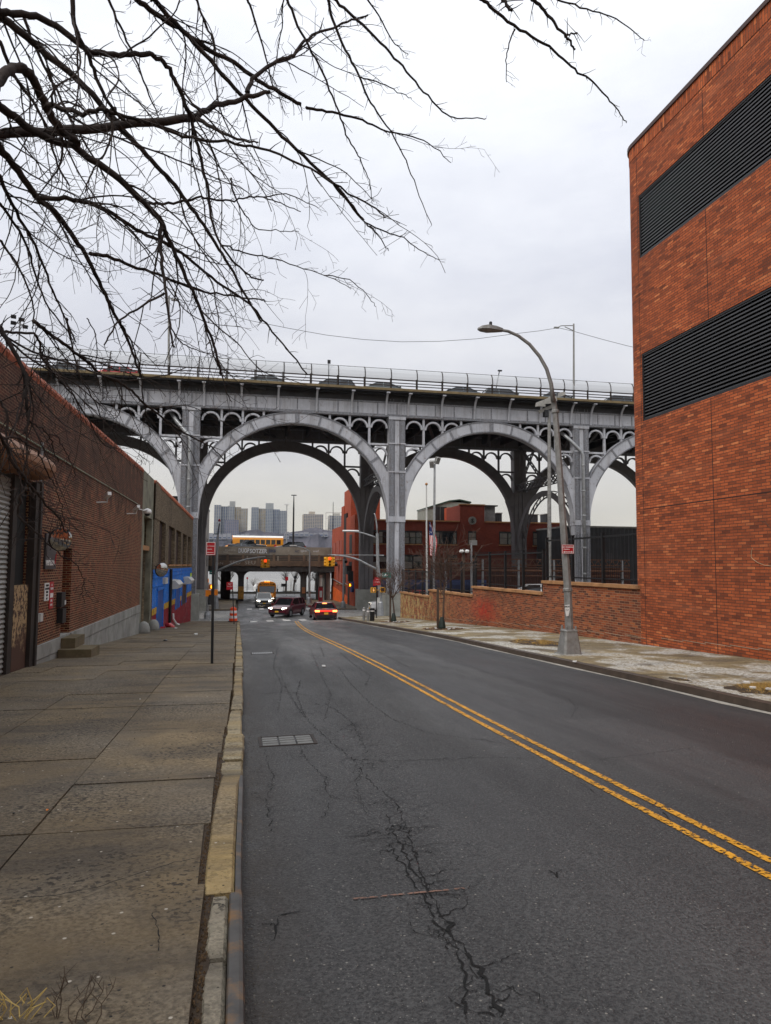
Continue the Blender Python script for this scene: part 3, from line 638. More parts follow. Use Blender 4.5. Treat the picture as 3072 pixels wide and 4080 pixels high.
# steel covers let into the road
def cover(name,label,px0,px1,y0,y1,kind):
    x0,x1=px0,px1; z=lambda x,y:zr(x,y)
    t=thing(name,label,'drain cover',((x0+x1)/2,(y0+y1)/2,zr((x0+x1)/2,(y0+y1)/2)))
    b=MB(); f=.035
    for a in ((x0,x1,y0,y0+f),(x0,x1,y1-f,y1),(x0,x0+f,y0+f,y1-f),(x1-f,x1,y0+f,y1-f)):
        q=[(a[0],a[2]),(a[1],a[2]),(a[1],a[3]),(a[0],a[3])]
        b.hexa([(x,y,z(x,y)-.02) for x,y in q]+[(x,y,z(x,y)+.008) for x,y in q])
    b.build('frame',m_dkbrown,t)
    b=MB(); n=3 if kind else 12
    if kind:
        for i in range(n):
            xa,xb=x0+f+(x1-x0-2*f)*(i+.06)/n,x0+f+(x1-x0-2*f)*(i+.94)/n
            for k in range(4):
                ya=y0+f+(y1-y0-2*f)*(k+.1)/4; yb=y0+f+(y1-y0-2*f)*(k+.9)/4
                q=[(xa,ya),(xb,ya),(xb,yb),(xa,yb)]; b.hexa([(x,y,z(x,y)-.02) for x,y in q]+[(x,y,z(x,y)+.006) for x,y in q])
    else:
        for i in range(n):
            xa,xb=x0+f+(x1-x0-2*f)*(i+.2)/n,x0+f+(x1-x0-2*f)*(i+.8)/n; q=[(xa,y0+f),(xb,y0+f),(xb,y1-f),(xa,y1-f)]
            b.hexa([(x,y,z(x,y)-.02) for x,y in q]+[(x,y,z(x,y)+.006) for x,y in q])
    b.build('plates' if kind else 'bars',M('worn_cover_steel',(.15,.15,.14),.5,.3,.25,6) if kind else m_galv,t)
cover('utility_cover','large rectangular steel utility cover of three panels in the near road',.29,1.0,8.95,9.55,1)
cover('drain_grate','narrow barred drain grate further down the road by the left kerb',.42,1.12,22.3,23.1,0)

# grit: crumbs of soil in the kerb joint, stones along the gutter and strewn over the ground
gr_=random.Random(77)
def grit(name,mat,n,fx,y0,y1,zf,s0,s1,parts=1):
    b=MB()
    for i in range(n):
        y=y0*(y1/y0)**gr_.random(); x=fx(y); z=zf(x,y); s_=gr_.uniform(s0,s1)*(1+.03*y); a=gr_.uniform(0,3)
        q=[(x+s_*math.cos(a+k*1.57)*gr_.uniform(.6,1.2),y+s_*math.sin(a+k*1.57)*gr_.uniform(.6,1.2)) for k in range(4)]
        t=[(x+(u-x)*.5,y+(v-y)*.5,z+s_*gr_.uniform(.5,1.1)) for u,v in q]; b.loft([[(u,v,z-.002) for u,v in q],t])
    o=b.build(name,mat); o['kind']='stuff'
grit('soil_crumbs',M('soil_crumb',(.05,.032,.018),.95,var=.5,vs=30,alt=(.14,.085,.04)),1500,lambda y:XSL(y)+gr_.uniform(-.012,.03),2.6,30,lambda x,y:zp(y)-.012,.003,.008)
grit('gutter_grit',M('gutter_stone',(.06,.05,.04),.9,var=.6,vs=40,alt=(.2,.18,.15)),900,lambda y:XK(y)+abs(gr_.gauss(0,.1))+.01,2.6,40,zr,.002,.006)
grit('road_grit',M('pale_stone',(.25,.23,.2),.9,var=.4,vs=40),260,lambda y:gr_.uniform(.2,8.1),2.6,25,zr,.002,.006)
grit('pavement_grit',M('dark_speck',(.03,.022,.016),.9,var=.6,vs=40,alt=(.28,.24,.18)),420,lambda y:gr_.uniform(-4.6,-.3),2.6,35,lambda x,y:zp(y)+.012,.003,.007)
# ---------------------------------------------------------------- brick building on the right
WX=12.9; RZ=16.2
t=thing('brick_building','tall windowless orange brick building with two bands of black louvres','building',(WX,20,0))
YC=21.94; RAD=.75
def outline(off=0,n=9):
    r=RAD+off; cx,cy=WX+RAD,YC-RAD
    pts=[(WX-off,-12)]
    for i in range(n+1):
        a=math.pi-(math.pi/2)*i/n; pts.append((cx+r*math.cos(a),cy+r*math.sin(a)))
    pts.append((WX+22,YC+off)); return pts
def wallstrip(b,z0,z1,ol,ya=None,yb=None):
    u=0
    for p,q in zip(ol,ol[1:]):
        L=math.dist(p,q); b.face([(*p,z0),(*q,z0),(*q,z1),(*p,z1)],[(u,z0),(u+L,z0),(u+L,z1),(u,z1)]); u+=L
OL=outline()
b=MB(); LV=[(6.52,8.78),(12.02,14.2)]; YL=20.93
body=[(WX,-12),(WX,YL)]; rest=[(WX,YL)]+OL[1:]; uo=YL+12
def ws(z0,z1,ol,u0=0):
    u=u0
    for p,q in zip(ol,ol[1:]):
        L=math.dist(p,q); b.face([(*p,z0),(*q,z0),(*q,z1),(*p,z1)],[(u,z0),(u+L,z0),(u+L,z1),(u,z1)]); u+=L
YL=20.9
rest=[(WX,YL)]+OL[1:]; uo=YL+12; body=[(WX,-12),(WX,YL)]
ws(-1.6,RZ-.55,rest,uo)
zz=[-1.6,LV[0][0],LV[0][1],LV[1][0],LV[1][1],RZ-.55]
for k in (0,2,4): ws(zz[k],zz[k+1],body)
for z0,z1 in LV:   # reveals
    D=.3; b.face([(WX,YL,z0),(WX+D,YL,z0),(WX+D,YL,z1),(WX,YL,z1)]); b.face([(WX,-12,z1),(WX,YL,z1),(WX+D,YL,z1),(WX+D,-12,z1)]); b.face([(WX,-12,z0),(WX+D,-12,z0),(WX+D,YL,z0),(WX,YL,z0)])
b.face([(WX+.02,-12,RZ-.1),(WX+22,-12,RZ-.1),(WX+22,YC-.02,RZ-.1),(WX+.6,YC-.02,RZ-.1)])
b.face([(WX,-12,-1.6),(WX+22,-12,-1.6),(WX+22,-12,RZ-.55),(WX,-12,RZ-.55)])
b.build('wall',MB_RIGHT,t)
b=MB(); u=0; ol=outline(.012)
for p,q in zip(ol,ol[1:]):      # soldier course: bricks on end, so the uv is turned
    L=math.dist(p,q); b.face([(*p,RZ-.55),(*q,RZ-.55),(*q,RZ-.13),(*p,RZ-.13)],[(0,u),(0,u+L),(.42,u+L),(.42,u)]); u+=L
o2=outline(0)
for p,q,r_,s_ in zip(ol,ol[1:],o2,o2[1:]): b.face([(*r_,RZ-.55),(*s_,RZ-.55),(*q,RZ-.55),(*p,RZ-.55)])
b.build('soldier_course',BRICK('soldier_brick',RB,(.16,.08,.05),.45,.1,.01,rough=.9),t)
b=MB(); o1=outline(.06); o2=outline(-.35)
for p,q,r_,s_ in zip(o1,o1[1:],o2,o2[1:]):
    b.face([(*p,RZ-.13),(*q,RZ-.13),(*q,RZ),(*p,RZ)]); b.face([(*p,RZ),(*q,RZ),(*s_,RZ),(*r_,RZ)]); b.face([(*o2[0],RZ-.13)]*3) if 0 else None
    b.face([(*r_,RZ-.13),(*s_,RZ-.13),(*q,RZ-.13),(*p,RZ-.13)])
b.build('coping',m_brown_trim,t)
for z0,z1 in LV:
    f=MB(); w_=.06
    f.box(WX+.02,WX+.2,YL-w_,YL-.003,z0+.003,z1-.003); f.box(WX+.02,WX+.2,-11.9,YL-w_-.002,z0+.003,z0+w_+.02); f.box(WX+.02,WX+.2,-11.9,YL-w_-.002,z1-w_,z1-.003)
    lo=f.build('louvre',m_black,t)
    f=MB(); n=round((z1-z0)/.113)
    for i in range(n):
        z=z0+.1+(z1-z0-.18)*i/(n-1)
        f.box(WX+.045,WX+.06,-11.9,YL-.065,z-.022,z+.022); f.hexa([(WX+.061,-11.9,z+.0),(WX+.2,-11.9,z+.05),(WX+.2,YL-.065,z+.05),(WX+.061,YL-.065,z+.0),(WX+.061,-11.9,z+.012),(WX+.2,-11.9,z+.062),(WX+.2,YL-.065,z+.062),(WX+.061,YL-.065,z+.012)])
    f.build('blades',m_louver,lo)
    f=MB(); f.box(WX+.24,WX+.28,-11.9,YL-.01,z0,z1); f.build('backing',m_blackm,lo)
b=MB()     # movement joints
for y in (20.95,17.45): b.box(WX-.004,WX+.01,y-.012,y+.012,-1,LV[0][0]-.02) if y<20 else b.box(WX-.004,WX+.01,y-.012,y+.012,-1,RZ-.6)
for z0,z1 in ((LV[0][1]+.02,LV[1][0]-.02),(LV[1][1]+.02,RZ-.6)): b.box(WX-.004,WX+.01,17.438,17.462,z0,z1)
b.box(WX-.004,WX+.01,-11,20.93,3.62,3.645)
b.build('movement_joint',m_joint,t)
b=MB()     # stepped pale mortar ledges near the ground
for k in range(9):
    y=20-k*1.05; z=zs(12.9,y)+.28; b.box(WX-.012,WX,y-1.0,y+.1,z,z+.014)
b.build('footing_ledge',M('pale_mortar',(.35,.26,.18),.8),t)
# dead creeper stem on the wall
c=thing('creeper_stem','thin dry creeper stem clinging to the orange brick wall','plant',atx(3030,2260,WX-.02))
b=MB(); b.tube([atx(x,y,WX-.012) for x,y in ((2998,2183),(2994,2200),(2993,2220),(3005,2232),(3020,2242),(3045,2252),(3072,2255),(3110,2256))],[.006]*8,5); b.build('stem',M('pale_stem',(.45,.33,.2)),c)
b=MB(); b.tube([atx(x,y,WX-.02) for x,y in ((3080,2120),(3055,2085),(3042,2065))],[.006,.005,.003],4); b.tube([atx(x,y,WX-.02) for x,y in ((3060,2092),(3035,2075),(3018,2066))],[.004,.004,.002],4); b.build('twig',m_bark2,c)
# ---------------------------------------------------------------- stepped low wall with coping
t=thing('retaining_wall','long low brick wall stepping down the slope in four levels','wall',(12.9,40,-2))
EDGE=[21.25,28.9,38.35,47.7,56.6]; CAPZ=[1.15,.64,.14,-.34]
b=MB()
for i in range(4):
    y0,y1=EDGE[i],EDGE[i+1]; z1=CAPZ[i]-.12
    n=6
    b.face([(12.9,y0,-3),(12.9,y1,-3),(12.9,y1,z1),(12.9,y0,z1)]); b.face([(13.22,y0,-3),(13.22,y1,-3),(13.22,y1,z1),(13.22,y0,z1)])
    b.face([(12.9,y0,z1),(12.9,y1,z1),(13.22,y1,z1),(13.22,y0,z1)]); b.face([(12.9,y1,-3),(13.22,y1,-3),(13.22,y1,CAPZ[i]),(12.9,y1,CAPZ[i])]); 
    if i: b.face([(12.9,y0,z1),(13.22,y0,z1),(13.22,y0,CAPZ[i-1]-.13),(12.9,y0,CAPZ[i-1]-.13)])
b.build('wall',MB_LOW,t)
for i in range(4):
    y0,y1=EDGE[i],EDGE[i+1]; b=MB(); n=max(4,round((y1-y0)/1.25))
    for k in range(n):
        a,c=y0+(y1-y0)*k/n+.006,y0+(y1-y0)*(k+1)/n-.006
        b.box(12.82,13.3,a,c,CAPZ[i]-.12,CAPZ[i]+rnd.uniform(-.003,.003))
    b.build('coping',m_cap,t,bevel=.012)
b=MB()
for k in range(26):
    y=22+k*1.33; z=zs(12.9,y)+.24; b.box(12.888,12.905,y-1.0,y+.25,z,z+.016)
b.build('footing_ledge',bpy.data.materials['pale_mortar'],t)
# ---------------------------------------------------------------- picket fences on the wall
FT=[2.92,2.42,1.95,1.37]
FL=['tall black picket fence on the highest step of the brick wall, beside the brick building','black picket fence on the second step of the brick wall','black picket fence on the third step, behind the bare young tree','short black picket fence on the lowest wall step near the viaduct pier']
for i in range(4):
    y0,y1=EDGE[i]+.25,EDGE[i+1]-.1; z0=CAPZ[i]; z1=FT[i]; fx=13.06
    t=thing('picket_fence',FL[i],'fence',(fx,y0,z0),'black picket fences along the wall')
    n=max(3,round((y1-y0)/2.3)); b=MB()
    b.box(fx-.03,fx+.03,y0,y1,z1-.1,z1-.03); b.build('rail',m_black,t); b=MB(); b.box(fx-.02,fx+.02,y0,y1,z0+.14,z0+.19); b.build('rail',m_black,t)
    for k in range(n+1):
        y=y0+(y1-y0)*k/n; b=MB(); b.box(fx-.055,fx+.055,y-.055,y+.055,z0,z1+.06); b.box(fx-.065,fx+.065,y-.065,y+.065,z1+.06,z1+.08); b.build('post',m_black,t)
    b=MB(); m_=int((y1-y0)/.13)
    for k in range(m_):
        y=y0+.1+k*.13; b.box(fx-.007,fx+.007,y-.007,y+.007,z0+.08,z1+(.1 if i<2 else .02))
    b.build('pickets',m_black,t)
# ---------------------------------------------------------------- dark red brick building on the left
LX=-4.9
t=thing('brick_warehouse','old dark red brick warehouse with tiled parapet and roller shutter on the left','building',(LX,28,-1))
def TOP(y): return 6.16+.0155*(y-15.6)
b=MB()
yy=fr(-6,38.1,24); DY0,DY1,DZ=21.68,22.78,2.2; SH0,SH1=8.,18.95
def wl(y0,y1,z0,z1,x=LX): b.face([(x,y0,z0),(x,y1,z0),(x,y1,z1 if not callable(z1) else z1(y1)),(x,y0,z1 if not callable(z1) else z1(y0))])
wl(-6,SH0,-.25,TOP); wl(SH0,SH1,3.7,TOP); wl(SH1,DY0,-.3,TOP); wl(DY0,DY1,DZ,TOP); wl(DY1,38.1,-.31,TOP)
# door recess, shutter recess, end wall, roof
b.face([(LX,DY1,-.3),(LX-1,DY1,-.3),(LX-1,DY1,DZ),(LX,DY1,DZ)]); b.face([(LX,DY0,-.3),(LX-1,DY0,-.3),(LX-1,DY0,DZ),(LX,DY0,DZ)]); b.face([(LX,DY0,DZ),(LX,DY1,DZ),(LX-1,DY1,DZ),(LX-1,DY0,DZ)])
b.face([(LX,38.1,-3),(LX-9,38.1,-3),(LX-9,38.1,6.5),(LX,38.1,6.5)]); b.face([(LX,-6,6),(LX,38.1,6.4),(LX-9,38.1,6.4),(LX-9,-6,6)]); b.face([(LX,SH1,-1),(LX-1.2,SH1,-1),(LX-1.2,SH1,3.7),(LX,SH1,3.7)])
b.build('wall',MB_LEFT,t)
b=MB(); n=64
for k in range(n):      # half-round parapet tiles
    ya=2+36.1*k/n; yb=ya+36.1/n*1.06; z=TOP(ya)
    b.tube([(LX-.1,ya,z+.02),(LX-.1,yb,z+.035)],[.155,.135],8)
b.box(LX-.28,LX+.06,2,38.1,TOP(2)-.2,TOP(2)-.21+.001) if 0 else None
b.build('parapet_tiles',m_tile,t)
for a,c in ((-6,SH0),(SH1,DY0-.03),(DY1+.03,37.9)):
    b=MB(); b.hexa([(LX-.3,a,zp(a)-.3),(LX+.05,a,zp(a)-.3),(LX+.05,c,zp(c)-.3),(LX-.3,c,zp(c)-.3),(LX-.3,a,-.66),(LX+.05,a,-.66),(LX+.05,c,-.69),(LX-.3,c,-.69)])
    b.build('concrete_base',m_conc,t,bevel=.01); b=MB(); b.hexa([(LX-.3,a,-.64),(LX+.07,a,-.64),(LX+.07,c,-.67),(LX-.3,c,-.67),(LX-.3,a,-.30),(LX+.07,a,-.30),(LX+.07,c,-.31),(LX-.3,c,-.31)])
    b.build('concrete_plinth',m_conc,t,bevel=.01)
b=MB(); b.box(LX-.95,LX-.9,DY0,DY1,-.3,DZ); d_=b.build('door',m_dkbrown,t); b=MB(); b.box(LX-.9,LX-.86,DY0+.15,DY0+.2,.6,.75); b.build('handle',m_galv,d_)
b=MB(); b.box(LX-.9,LX+.02,DY0-.02,DY1+.02,-.68,-.3); b.build('threshold',m_conc,t)
# roller shutter with tracks, plate and hood
b=MB(); n=40
for k in range(n):
    z=-.66+4.3*k/n; h=4.3/n
    b.face([(LX-.12,SH0,z),(LX-.12,17.05,z),(LX-.08,17.05,z+h*.45),(LX-.08,SH0,z+h*.45)]); b.face([(LX-.08,SH0,z+h*.45),(LX-.08,17.05,z+h*.45),(LX-.11,17.05,z+h*.97),(LX-.11,SH0,z+h*.97)])
sh=b.build('roller_shutter',m_shutter,t)
b=MB(); b.box(LX-.07,LX-.05,16.05,16.3,1.6,1.95); b.build('warning_plate',m_yellow,sh)
b=MB(); b.box(LX-.5,LX-.02,17.05,17.35,-.75,3.75); b.box(LX-.1,LX+.06,18.5,18.78,-.85,3.7); b.box(LX-.05,LX+.1,18.82,18.98,-.85,3.75); b.build('shutter_track',m_dkbrown,t)
b=MB(); b.box(LX-.22,LX-.16,17.36,18.5,-.85,3.75); b.build('jamb_panel',m_blackm,t)
b=MB(); b.box(LX-.15,LX-.03,17.4,18.48,-.82,1.24); b.build('rusty_plate',m_rust,t)
b=MB(); prof=[(LX-.2,3.72),(LX+.3,3.74),(LX+.46,3.8),(LX+.55,3.93),(LX+.55,4.06),(LX+.46,4.2),(LX+.3,4.28),(LX-.05,4.3)]
b.prism([(x,z) for x,z in prof],1,SH0,18.2); b.build('shutter_hood',m_brownhood,t)
b=MB(); b.bar((LX+.04,18.9,3.3),(LX+.04,18.9,4.75),.05); b.build('conduit',m_galv,t)
b=MB(); pts=[(LX+.03,y,4.63+.001*(y-15)) for y in (14,20,28,37)]; b.tube(pts,[.016]*4,6); b.build('conduit',M('verdigris_conduit',(.28,.34,.25),.6),t)
# concrete steps at the door
s=thing('door_steps','two mossy concrete steps below the recessed door of the brick warehouse','steps',(LX+.4,22.1,zp(22)))
b=MB(); b.box(LX+.075,LX+.95,21.15,22.35,-1.1,-.62); b.build('lower_step',m_step,s,bevel=.015)
b=MB(); b.box(LX+.075,LX+.45,21.5,22.75,-.63,-.34); b.build('upper_step',m_step,s,bevel=.015)
# signs and boxes on it
s=thing('wall_sign','dark rectangular company sign with white and red lettering on brick','sign',(LX+.03,20.1,1.95))
b=MB(); b.box(LX+.005,LX+.05,19.62,20.68,1.6,2.52); b.build('panel',m_charcoal,s,bevel=.008)
lettering('verizon',.29,m_white,s,(LX+.052,20.08,1.7),'+x',bold=.006); 
b=MB(); b.bar((LX+.055,20.52,1.84),(LX+.055,20.56,1.74),.025,.02); b.bar((LX+.055,20.56,1.74),(LX+.055,20.66,2.0),.025,.02); b.build('check_mark',m_red,s)
s=thing('warning_sign','small white printed notice beside the red one on the brick','sign',(LX+.02,20.05,1.05))
b=MB(); b.box(LX+.004,LX+.02,19.8,20.24,.78,1.24); b.build('panel',m_white,s)
for k,tx in enumerate(('NO PARKING','ACTIVE DRIVEWAY','24 HOURS','DO NOT','BLOCK')): lettering(tx,.075,m_black,s,(LX+.022,20.02,1.15-k*.085),'+x',depth=.002,bold=.002,xs=.62)
s=thing('warning_sign','tall narrow red and white warning notice on the brick','sign',(LX+.02,20.5,.9))
b=MB(); b.box(LX+.004,LX+.02,20.3,20.68,.55,1.26); b.build('panel',m_red,s); b=MB(); b.box(LX+.021,LX+.025,20.34,20.64,.84,.96); b.build('band',m_white,s)
for k,tx in enumerate(('NO','TRESPASSING','PRIVATE','PROPERTY')): lettering(tx,.08,m_white,s,(LX+.022,20.49,[1.15,1.05,.73,.62][k]),'+x',depth=.002,bold=.002,xs=.6)
s=thing('meter_box','black steel intercom and meter boxes beside the warehouse door','box',(LX+.06,21.35,.5))
b=MB(); b.box(LX+.003,LX+.14,21.1,21.55,.55,.95); b.build('upper_box',m_trim,s,bevel=.01); b=MB(); b.box(LX+.003,LX+.16,21.2,21.6,.1,.5); b.build('lower_box',m_trim,s,bevel=.01); b=MB(); b.box(LX+.141,LX+.16,21.45,21.53,.6,.72); b.build('lock',m_white,s)
s=thing('junction_box','small pale junction box low on the brick near the shutter','box',(LX+.05,19.3,.35)); b=MB(); b.box(LX+.003,LX+.1,19.2,19.42,.3,.5); b.build('housing',m_offwhite,s,bevel=.01); b=MB(); b.box(LX+.01,LX+.06,19.08,19.18,.28,.5); b.build('conduit',m_offwhite,s)
def mirror(c,r,label):
    s=thing('convex_mirror',label,'mirror',c); d=norm((.62,-.72,-.12)); 
    a=norm(cross((0,0,1),d)); u=cross(d,a); b=MB(); n=28; rings=[]
    for rr,o in ((1,-.06),(1,0),(.96,.015)): rings.append([add(c,add(mul(d,o),add(mul(a,r*rr*math.cos(2*math.pi*k/n)),mul(u,r*rr*math.sin(2*math.pi*k/n))))) for k in range(n)])
    b.loft(rings,cap=False); b.face(rings[0][::-1]); b.build('rim',m_black,s)
    b=MB(); rings=[]
    for i in range(7):
        q=i/6*.97; rings.append([add(c,add(mul(d,.012+.1*r*2*(1-q*q)),add(mul(a,r*.97*(q+.001)*math.cos(2*math.pi*k/n)),mul(u,r*.97*(q+.001)*math.sin(2*math.pi*k/n))))) for k in range(n)])
    b.loft(rings[::-1]); b.build('mirror_face',m_mirror,s,smooth=True)
    b=MB(); b.tube([add(c,mul(d,-.05)),(c[0]-.3,c[1]+.25,c[2]+.15),(LX+.02,c[1]+.35,c[2]+.25)],[.02]*3,6); b.build('bracket',m_black,s)
mirror(atx(243,2149,LX+.5),.3,'round convex mirror above the warehouse door recess')
def secam(c,L,label,tilt=-.25,dome=None,arm=None):
    s=thing('security_camera',label,'camera',c); b=MB(); b.rbox(c,.13,L,.12,R(25),tilt); b.build('housing',m_white,s,bevel=.01)
    b=MB(); b.tube([(LX+.01,c[1]-.1,c[2]-.25),(c[0],c[1],c[2]-.22),(c[0],c[1],c[2]-.04)],[.025]*3,6); b.build('arm',m_offwhite,s)
    if dome:
        b=MB(); b.tube([(c[0],c[1],c[2]+.02),V(c,dome,.6),add(dome,(0,0,.12))],[.03,.025,.03],6); b.build('arm',m_white,s)
        b=MB(); b.lathe(dome,[(.03,.16),(.17,.1),(.19,0),(.19,-.08),(.15,-.1)][::-1],16); b.build('dome',m_white,s,smooth=True); b=MB(); b.lathe(add(dome,(0,0,-.1)),[(.02,-.12),(.1,-.09),(.14,0)],14); b.build('lens',m_black,s,smooth=True)
secam((LX+.35,26.2,4.12),.5,'white box security camera alone high on the brick wall')
secam((LX+.4,33.0,4.2),.6,'white security camera pair with dome near the far brick corner',dome=(LX+.55,35.6,4.25))
# ---------------------------------------------------------------- entry bay and mural building
t=thing('beige_building','low beige brick building painted blue, yellow and crimson below','building',(LX,50,-2))
M_=.0618
def bp(s,z,out=0):           # facade of the bent terrace: s,z measured along the straight wall line
    k=(4.85+43*M_)/(4.85+M_*s) if s>43 else 1
    n=(.998,-.0617)
    return (-4.85*k+out*n[0],k*s+out*n[1],EYE+(z-EYE)*k)
def bq(b,s0,s1,z0,z1,out=0,uvs=True):
    n=max(1,round((s1-s0)/4))
    for i in range(n):
        a,c=s0+(s1-s0)*i/n,s0+(s1-s0)*(i+1)/n
        za=z0(a) if callable(z0) else z0; zc=z0(c) if callable(z0) else z0
        P=[bp(a,za,out),bp(c,zc,out),bp(c,z1,out),bp(a,z1,out)]
        b.face(P,[(a*.8,za),(c*.8,zc),(c*.8,z1),(a*.8,z1)])
def bbox(b,s0,s1,z0,z1,o0,o1):
    f=lambda s,z,o:bp(s,z,o)
    b.hexa([f(s0,z0,o0),f(s0,z0,o1),f(s1,z0,o1),f(s1,z0,o0),f(s0,z1,o0),f(s0,z1,o1),f(s1,z1,o1),f(s1,z1,o0)])
WIN=[(45.8,49.6),(51.9,56.6),(57.9,62.7),(64.7,69.2),(70.9,75.5)]
ground_s=lambda s:(lambda k:(zp(k*s)-.15-EYE)/k+EYE)((4.85+43*M_)/(4.85+M_*s))
b=MB(); edges=[43]+[e for w_ in WIN for e in w_]+[77.9]
bq(b,43,77.9,4.45,6.5); bq(b,43,77.9,1.42,1.72)
for i in range(0,len(edges)-1,2): bq(b,edges[i],edges[i+1],1.72,4.45)
for s0,s1 in WIN:
    for s in (s0,s1): b.face([bp(s,1.72),bp(s,1.72,-.25),bp(s,4.45,-.25),bp(s,4.45)])
    b.face([bp(s0,4.45),bp(s1,4.45),bp(s1,4.45,-.25),bp(s0,4.45,-.25)])
bq(b,42.9,45.6,4.4,6.6,.04); 
b.face([bp(77.9,-4.5),bp(77.9,-4.5,-8),bp(77.9,6.5,-8),bp(77.9,6.5)]); b.face([bp(43,6.4),bp(77.9,6.4),bp(77.9,6.4,-8),bp(43,6.4,-8)])
b.build('upper_wall',MB_BEIGE,t)
yl=lambda s:-.95-.22*(s-43.3)/31.6
DOORS=[(45.6,49.0,.12),(64.8,69.9,.1),(58.6,62.3,.0)]
b=MB(); bq(b,43,77.9,lambda s:yl(s)+.0,1.42); o=b.build('blue_wall',MB_BLUE,t)
b=MB(); bq(b,43,77.9,ground_s,-1.0); b.build('crimson_wall',MB_CRIM,t)
for s0,s1 in ((43,45.6),(49,54),(55,58.6),(62.3,64.8),(69.9,77.9)): b=MB(); bq(b,s0,s1,lambda s:yl(s)-.28,yl((s0+s1)/2)+.12,.02); b.build('yellow_band',MB_YEL,t)
b=MB()
for z in (1.2,.95,.9,.42,.36): bbox(b,43,77.9,z,z+.05,.0,.035)
b.build('string_courses',MB_BLUE,t)
for i,(s0,s1) in enumerate(WIN):
    b=MB(); bbox(b,s0,s1,1.73,4.44,-.25,-.22); wn=b.build('window',M('brown_boarded_window',(.045,.027,.022),.6,var=.3,vs=1.5) if i==0 else bpy.data.materials['brown_boarded_window'],t)
    b=MB(); bbox(b,s0-.2,s1+.2,1.6,1.725,-.2,.08); b.build('sill',m_cap,wn)
    b=MB()
    if i in (0,3): bbox(b,s0+.3,s0+1.6,2.0,2.9,-.215,-.2); b.build('pane',m_win,wn)
for s0,s1,zt in DOORS:
    zb=-1.85 if s0>50 else -2.6
    b=MB(); bbox(b,s0,s1,zb,zt,.004,.012); bb=m_black if s0>64 else M('painted_panel_blue' ,(.025,.08,.28),.6)
    dn=b.build('doorway' if s0<50 or s0>64 else 'blocked_window',bb,t)
    b=MB(); bbox(b,s0-.25,s0,zb,zt+.1,.0,.05); bbox(b,s1,s1+.25,zb,zt+.1,.0,.05); bbox(b,s0-.25,s1+.25,zt,zt+.18,.052,.09); b.build('frame',MB_BLUE,dn)
b=MB(); n=46
for k in range(n):
    s=43.2+34.6*k/n; b.tube([bp(s,6.5,0.05),bp(s,6.58,-.4)],[.13,.13],6)
b.build('parapet_tiles',m_tile,t)
b=MB(); s=53; b.tube([bp(s,1.4,.12),bp(s,-2.9,.12)],[.09,.09],8); b.build('drainpipe',m_black,t)
b=MB(); b.bar(bp(53.8,-.05,.06),bp(53.8,-2.9,.06),.09,.05); b.build('striped_pipe',m_offwhite,t)
b=MB(); bbox(b,48.6,50.2,.45,.85,.0,.18); b.build('meter_box',m_offwhite,t,bevel=.01)
for s0 in (53.2,66.2):
    b=MB(); P=[bp(s0,z,o) for z,o in ((-.05,.01),(-.02,.5),(.28,.62),(.55,.4),(.6,.01))]; Q=[bp(s0+4,z,o) for z,o in ((-.05,.01),(-.02,.5),(.28,.62),(.55,.4),(.6,.01))]
    b.loft([P,Q]); b.build('door_hood',m_offwhite,t)
b=MB(); bbox(b,75.2,77.2,.35,.85,.01,.03); b.build('notice',M('lime_notice',(.55,.75,.03)),t)
# standpipe at the foot of the mural
s=thing('standpipe','red siamese standpipe elbow at the foot of the mural wall','standpipe',add(bp(49.5,-2.4,.4),(0,0,-.2)))
base=bp(49.3,-2.3,.15); b=MB(); b.tube([base,add(base,(.32,0,.02)),add(base,(.46,0,-.1)),add(base,(.48,0,-.5))],[.16,.16,.16,.17],12); b.build('elbow',m_carbright,s,smooth=True)
b=MB(); b2=bp(47,-2.35,.1); b.tube([b2,add(b2,(.3,0,0))],[.17,.2],12); b.build('outlet',m_carbright,s)
s=thing('drain_hose','white bent downpipe shoe on the crimson painted wall','pipe',bp(56.3,-2.5,.1)); b=MB(); b.tube([bp(56,-1.95,.08),bp(56,-2.35,.1),bp(56.6,-2.75,.25),bp(57.2,-2.9,.4)],[.07]*4,8); b.build('pipe',m_white,s)
# entry bay between the buildings
t=thing('entry_bay','dark stuccoed doorway bay between the warehouse and the mural building','doorway',(LX,40.5,-2))
b=MB(); b.box(LX-.5,LX-.02,38.12,42.9,4.3,6.62); b.box(LX-.3,LX,38.12,38.75,-2.4,4.3); b.box(LX-.3,LX,42.3,42.98,-2.6,4.3); b.build('surround',M('stained_stucco',(.2,.19,.14),.9,var=.3,vs=1,grime=(.05,.045,.03),gs=.8,gamt=.8),t)
b=MB(); b.box(LX-.45,LX-.4,38.75,42.3,2.75,4.3); b.build('transom_panel',m_offwhite if 0 else M('pale_green_panel',(.25,.26,.19),.7),t)
b=MB(); b.box(LX-.45,LX-.1,38.75,42.3,2.5,2.75); b.build('lintel',m_cap,t)
b=MB(); b.box(LX-.45,LX-.42,38.75,42.3,-2.4,2.5); b.build('door',m_dkbrown,t)
for yb_ in (38.3,42.7):
    s=thing('guard_stone','round stone guard at the '+('near' if yb_<40 else 'far')+' jamb of the dark doorway bay','guard stone',(LX+.25,yb_,zp(yb_)),'guard stones at the doorway'); b=MB(); b.lathe((LX+.22,yb_,zp(yb_)-.05),[(.3,0),(.32,.15),(.3,.35),(.22,.55),(.08,.65)],14); b.build('stone',m_conc,s,smooth=True)
mirror(atx(645,2270,-4.35),.42,'round convex mirror hanging over the blue mural wall')
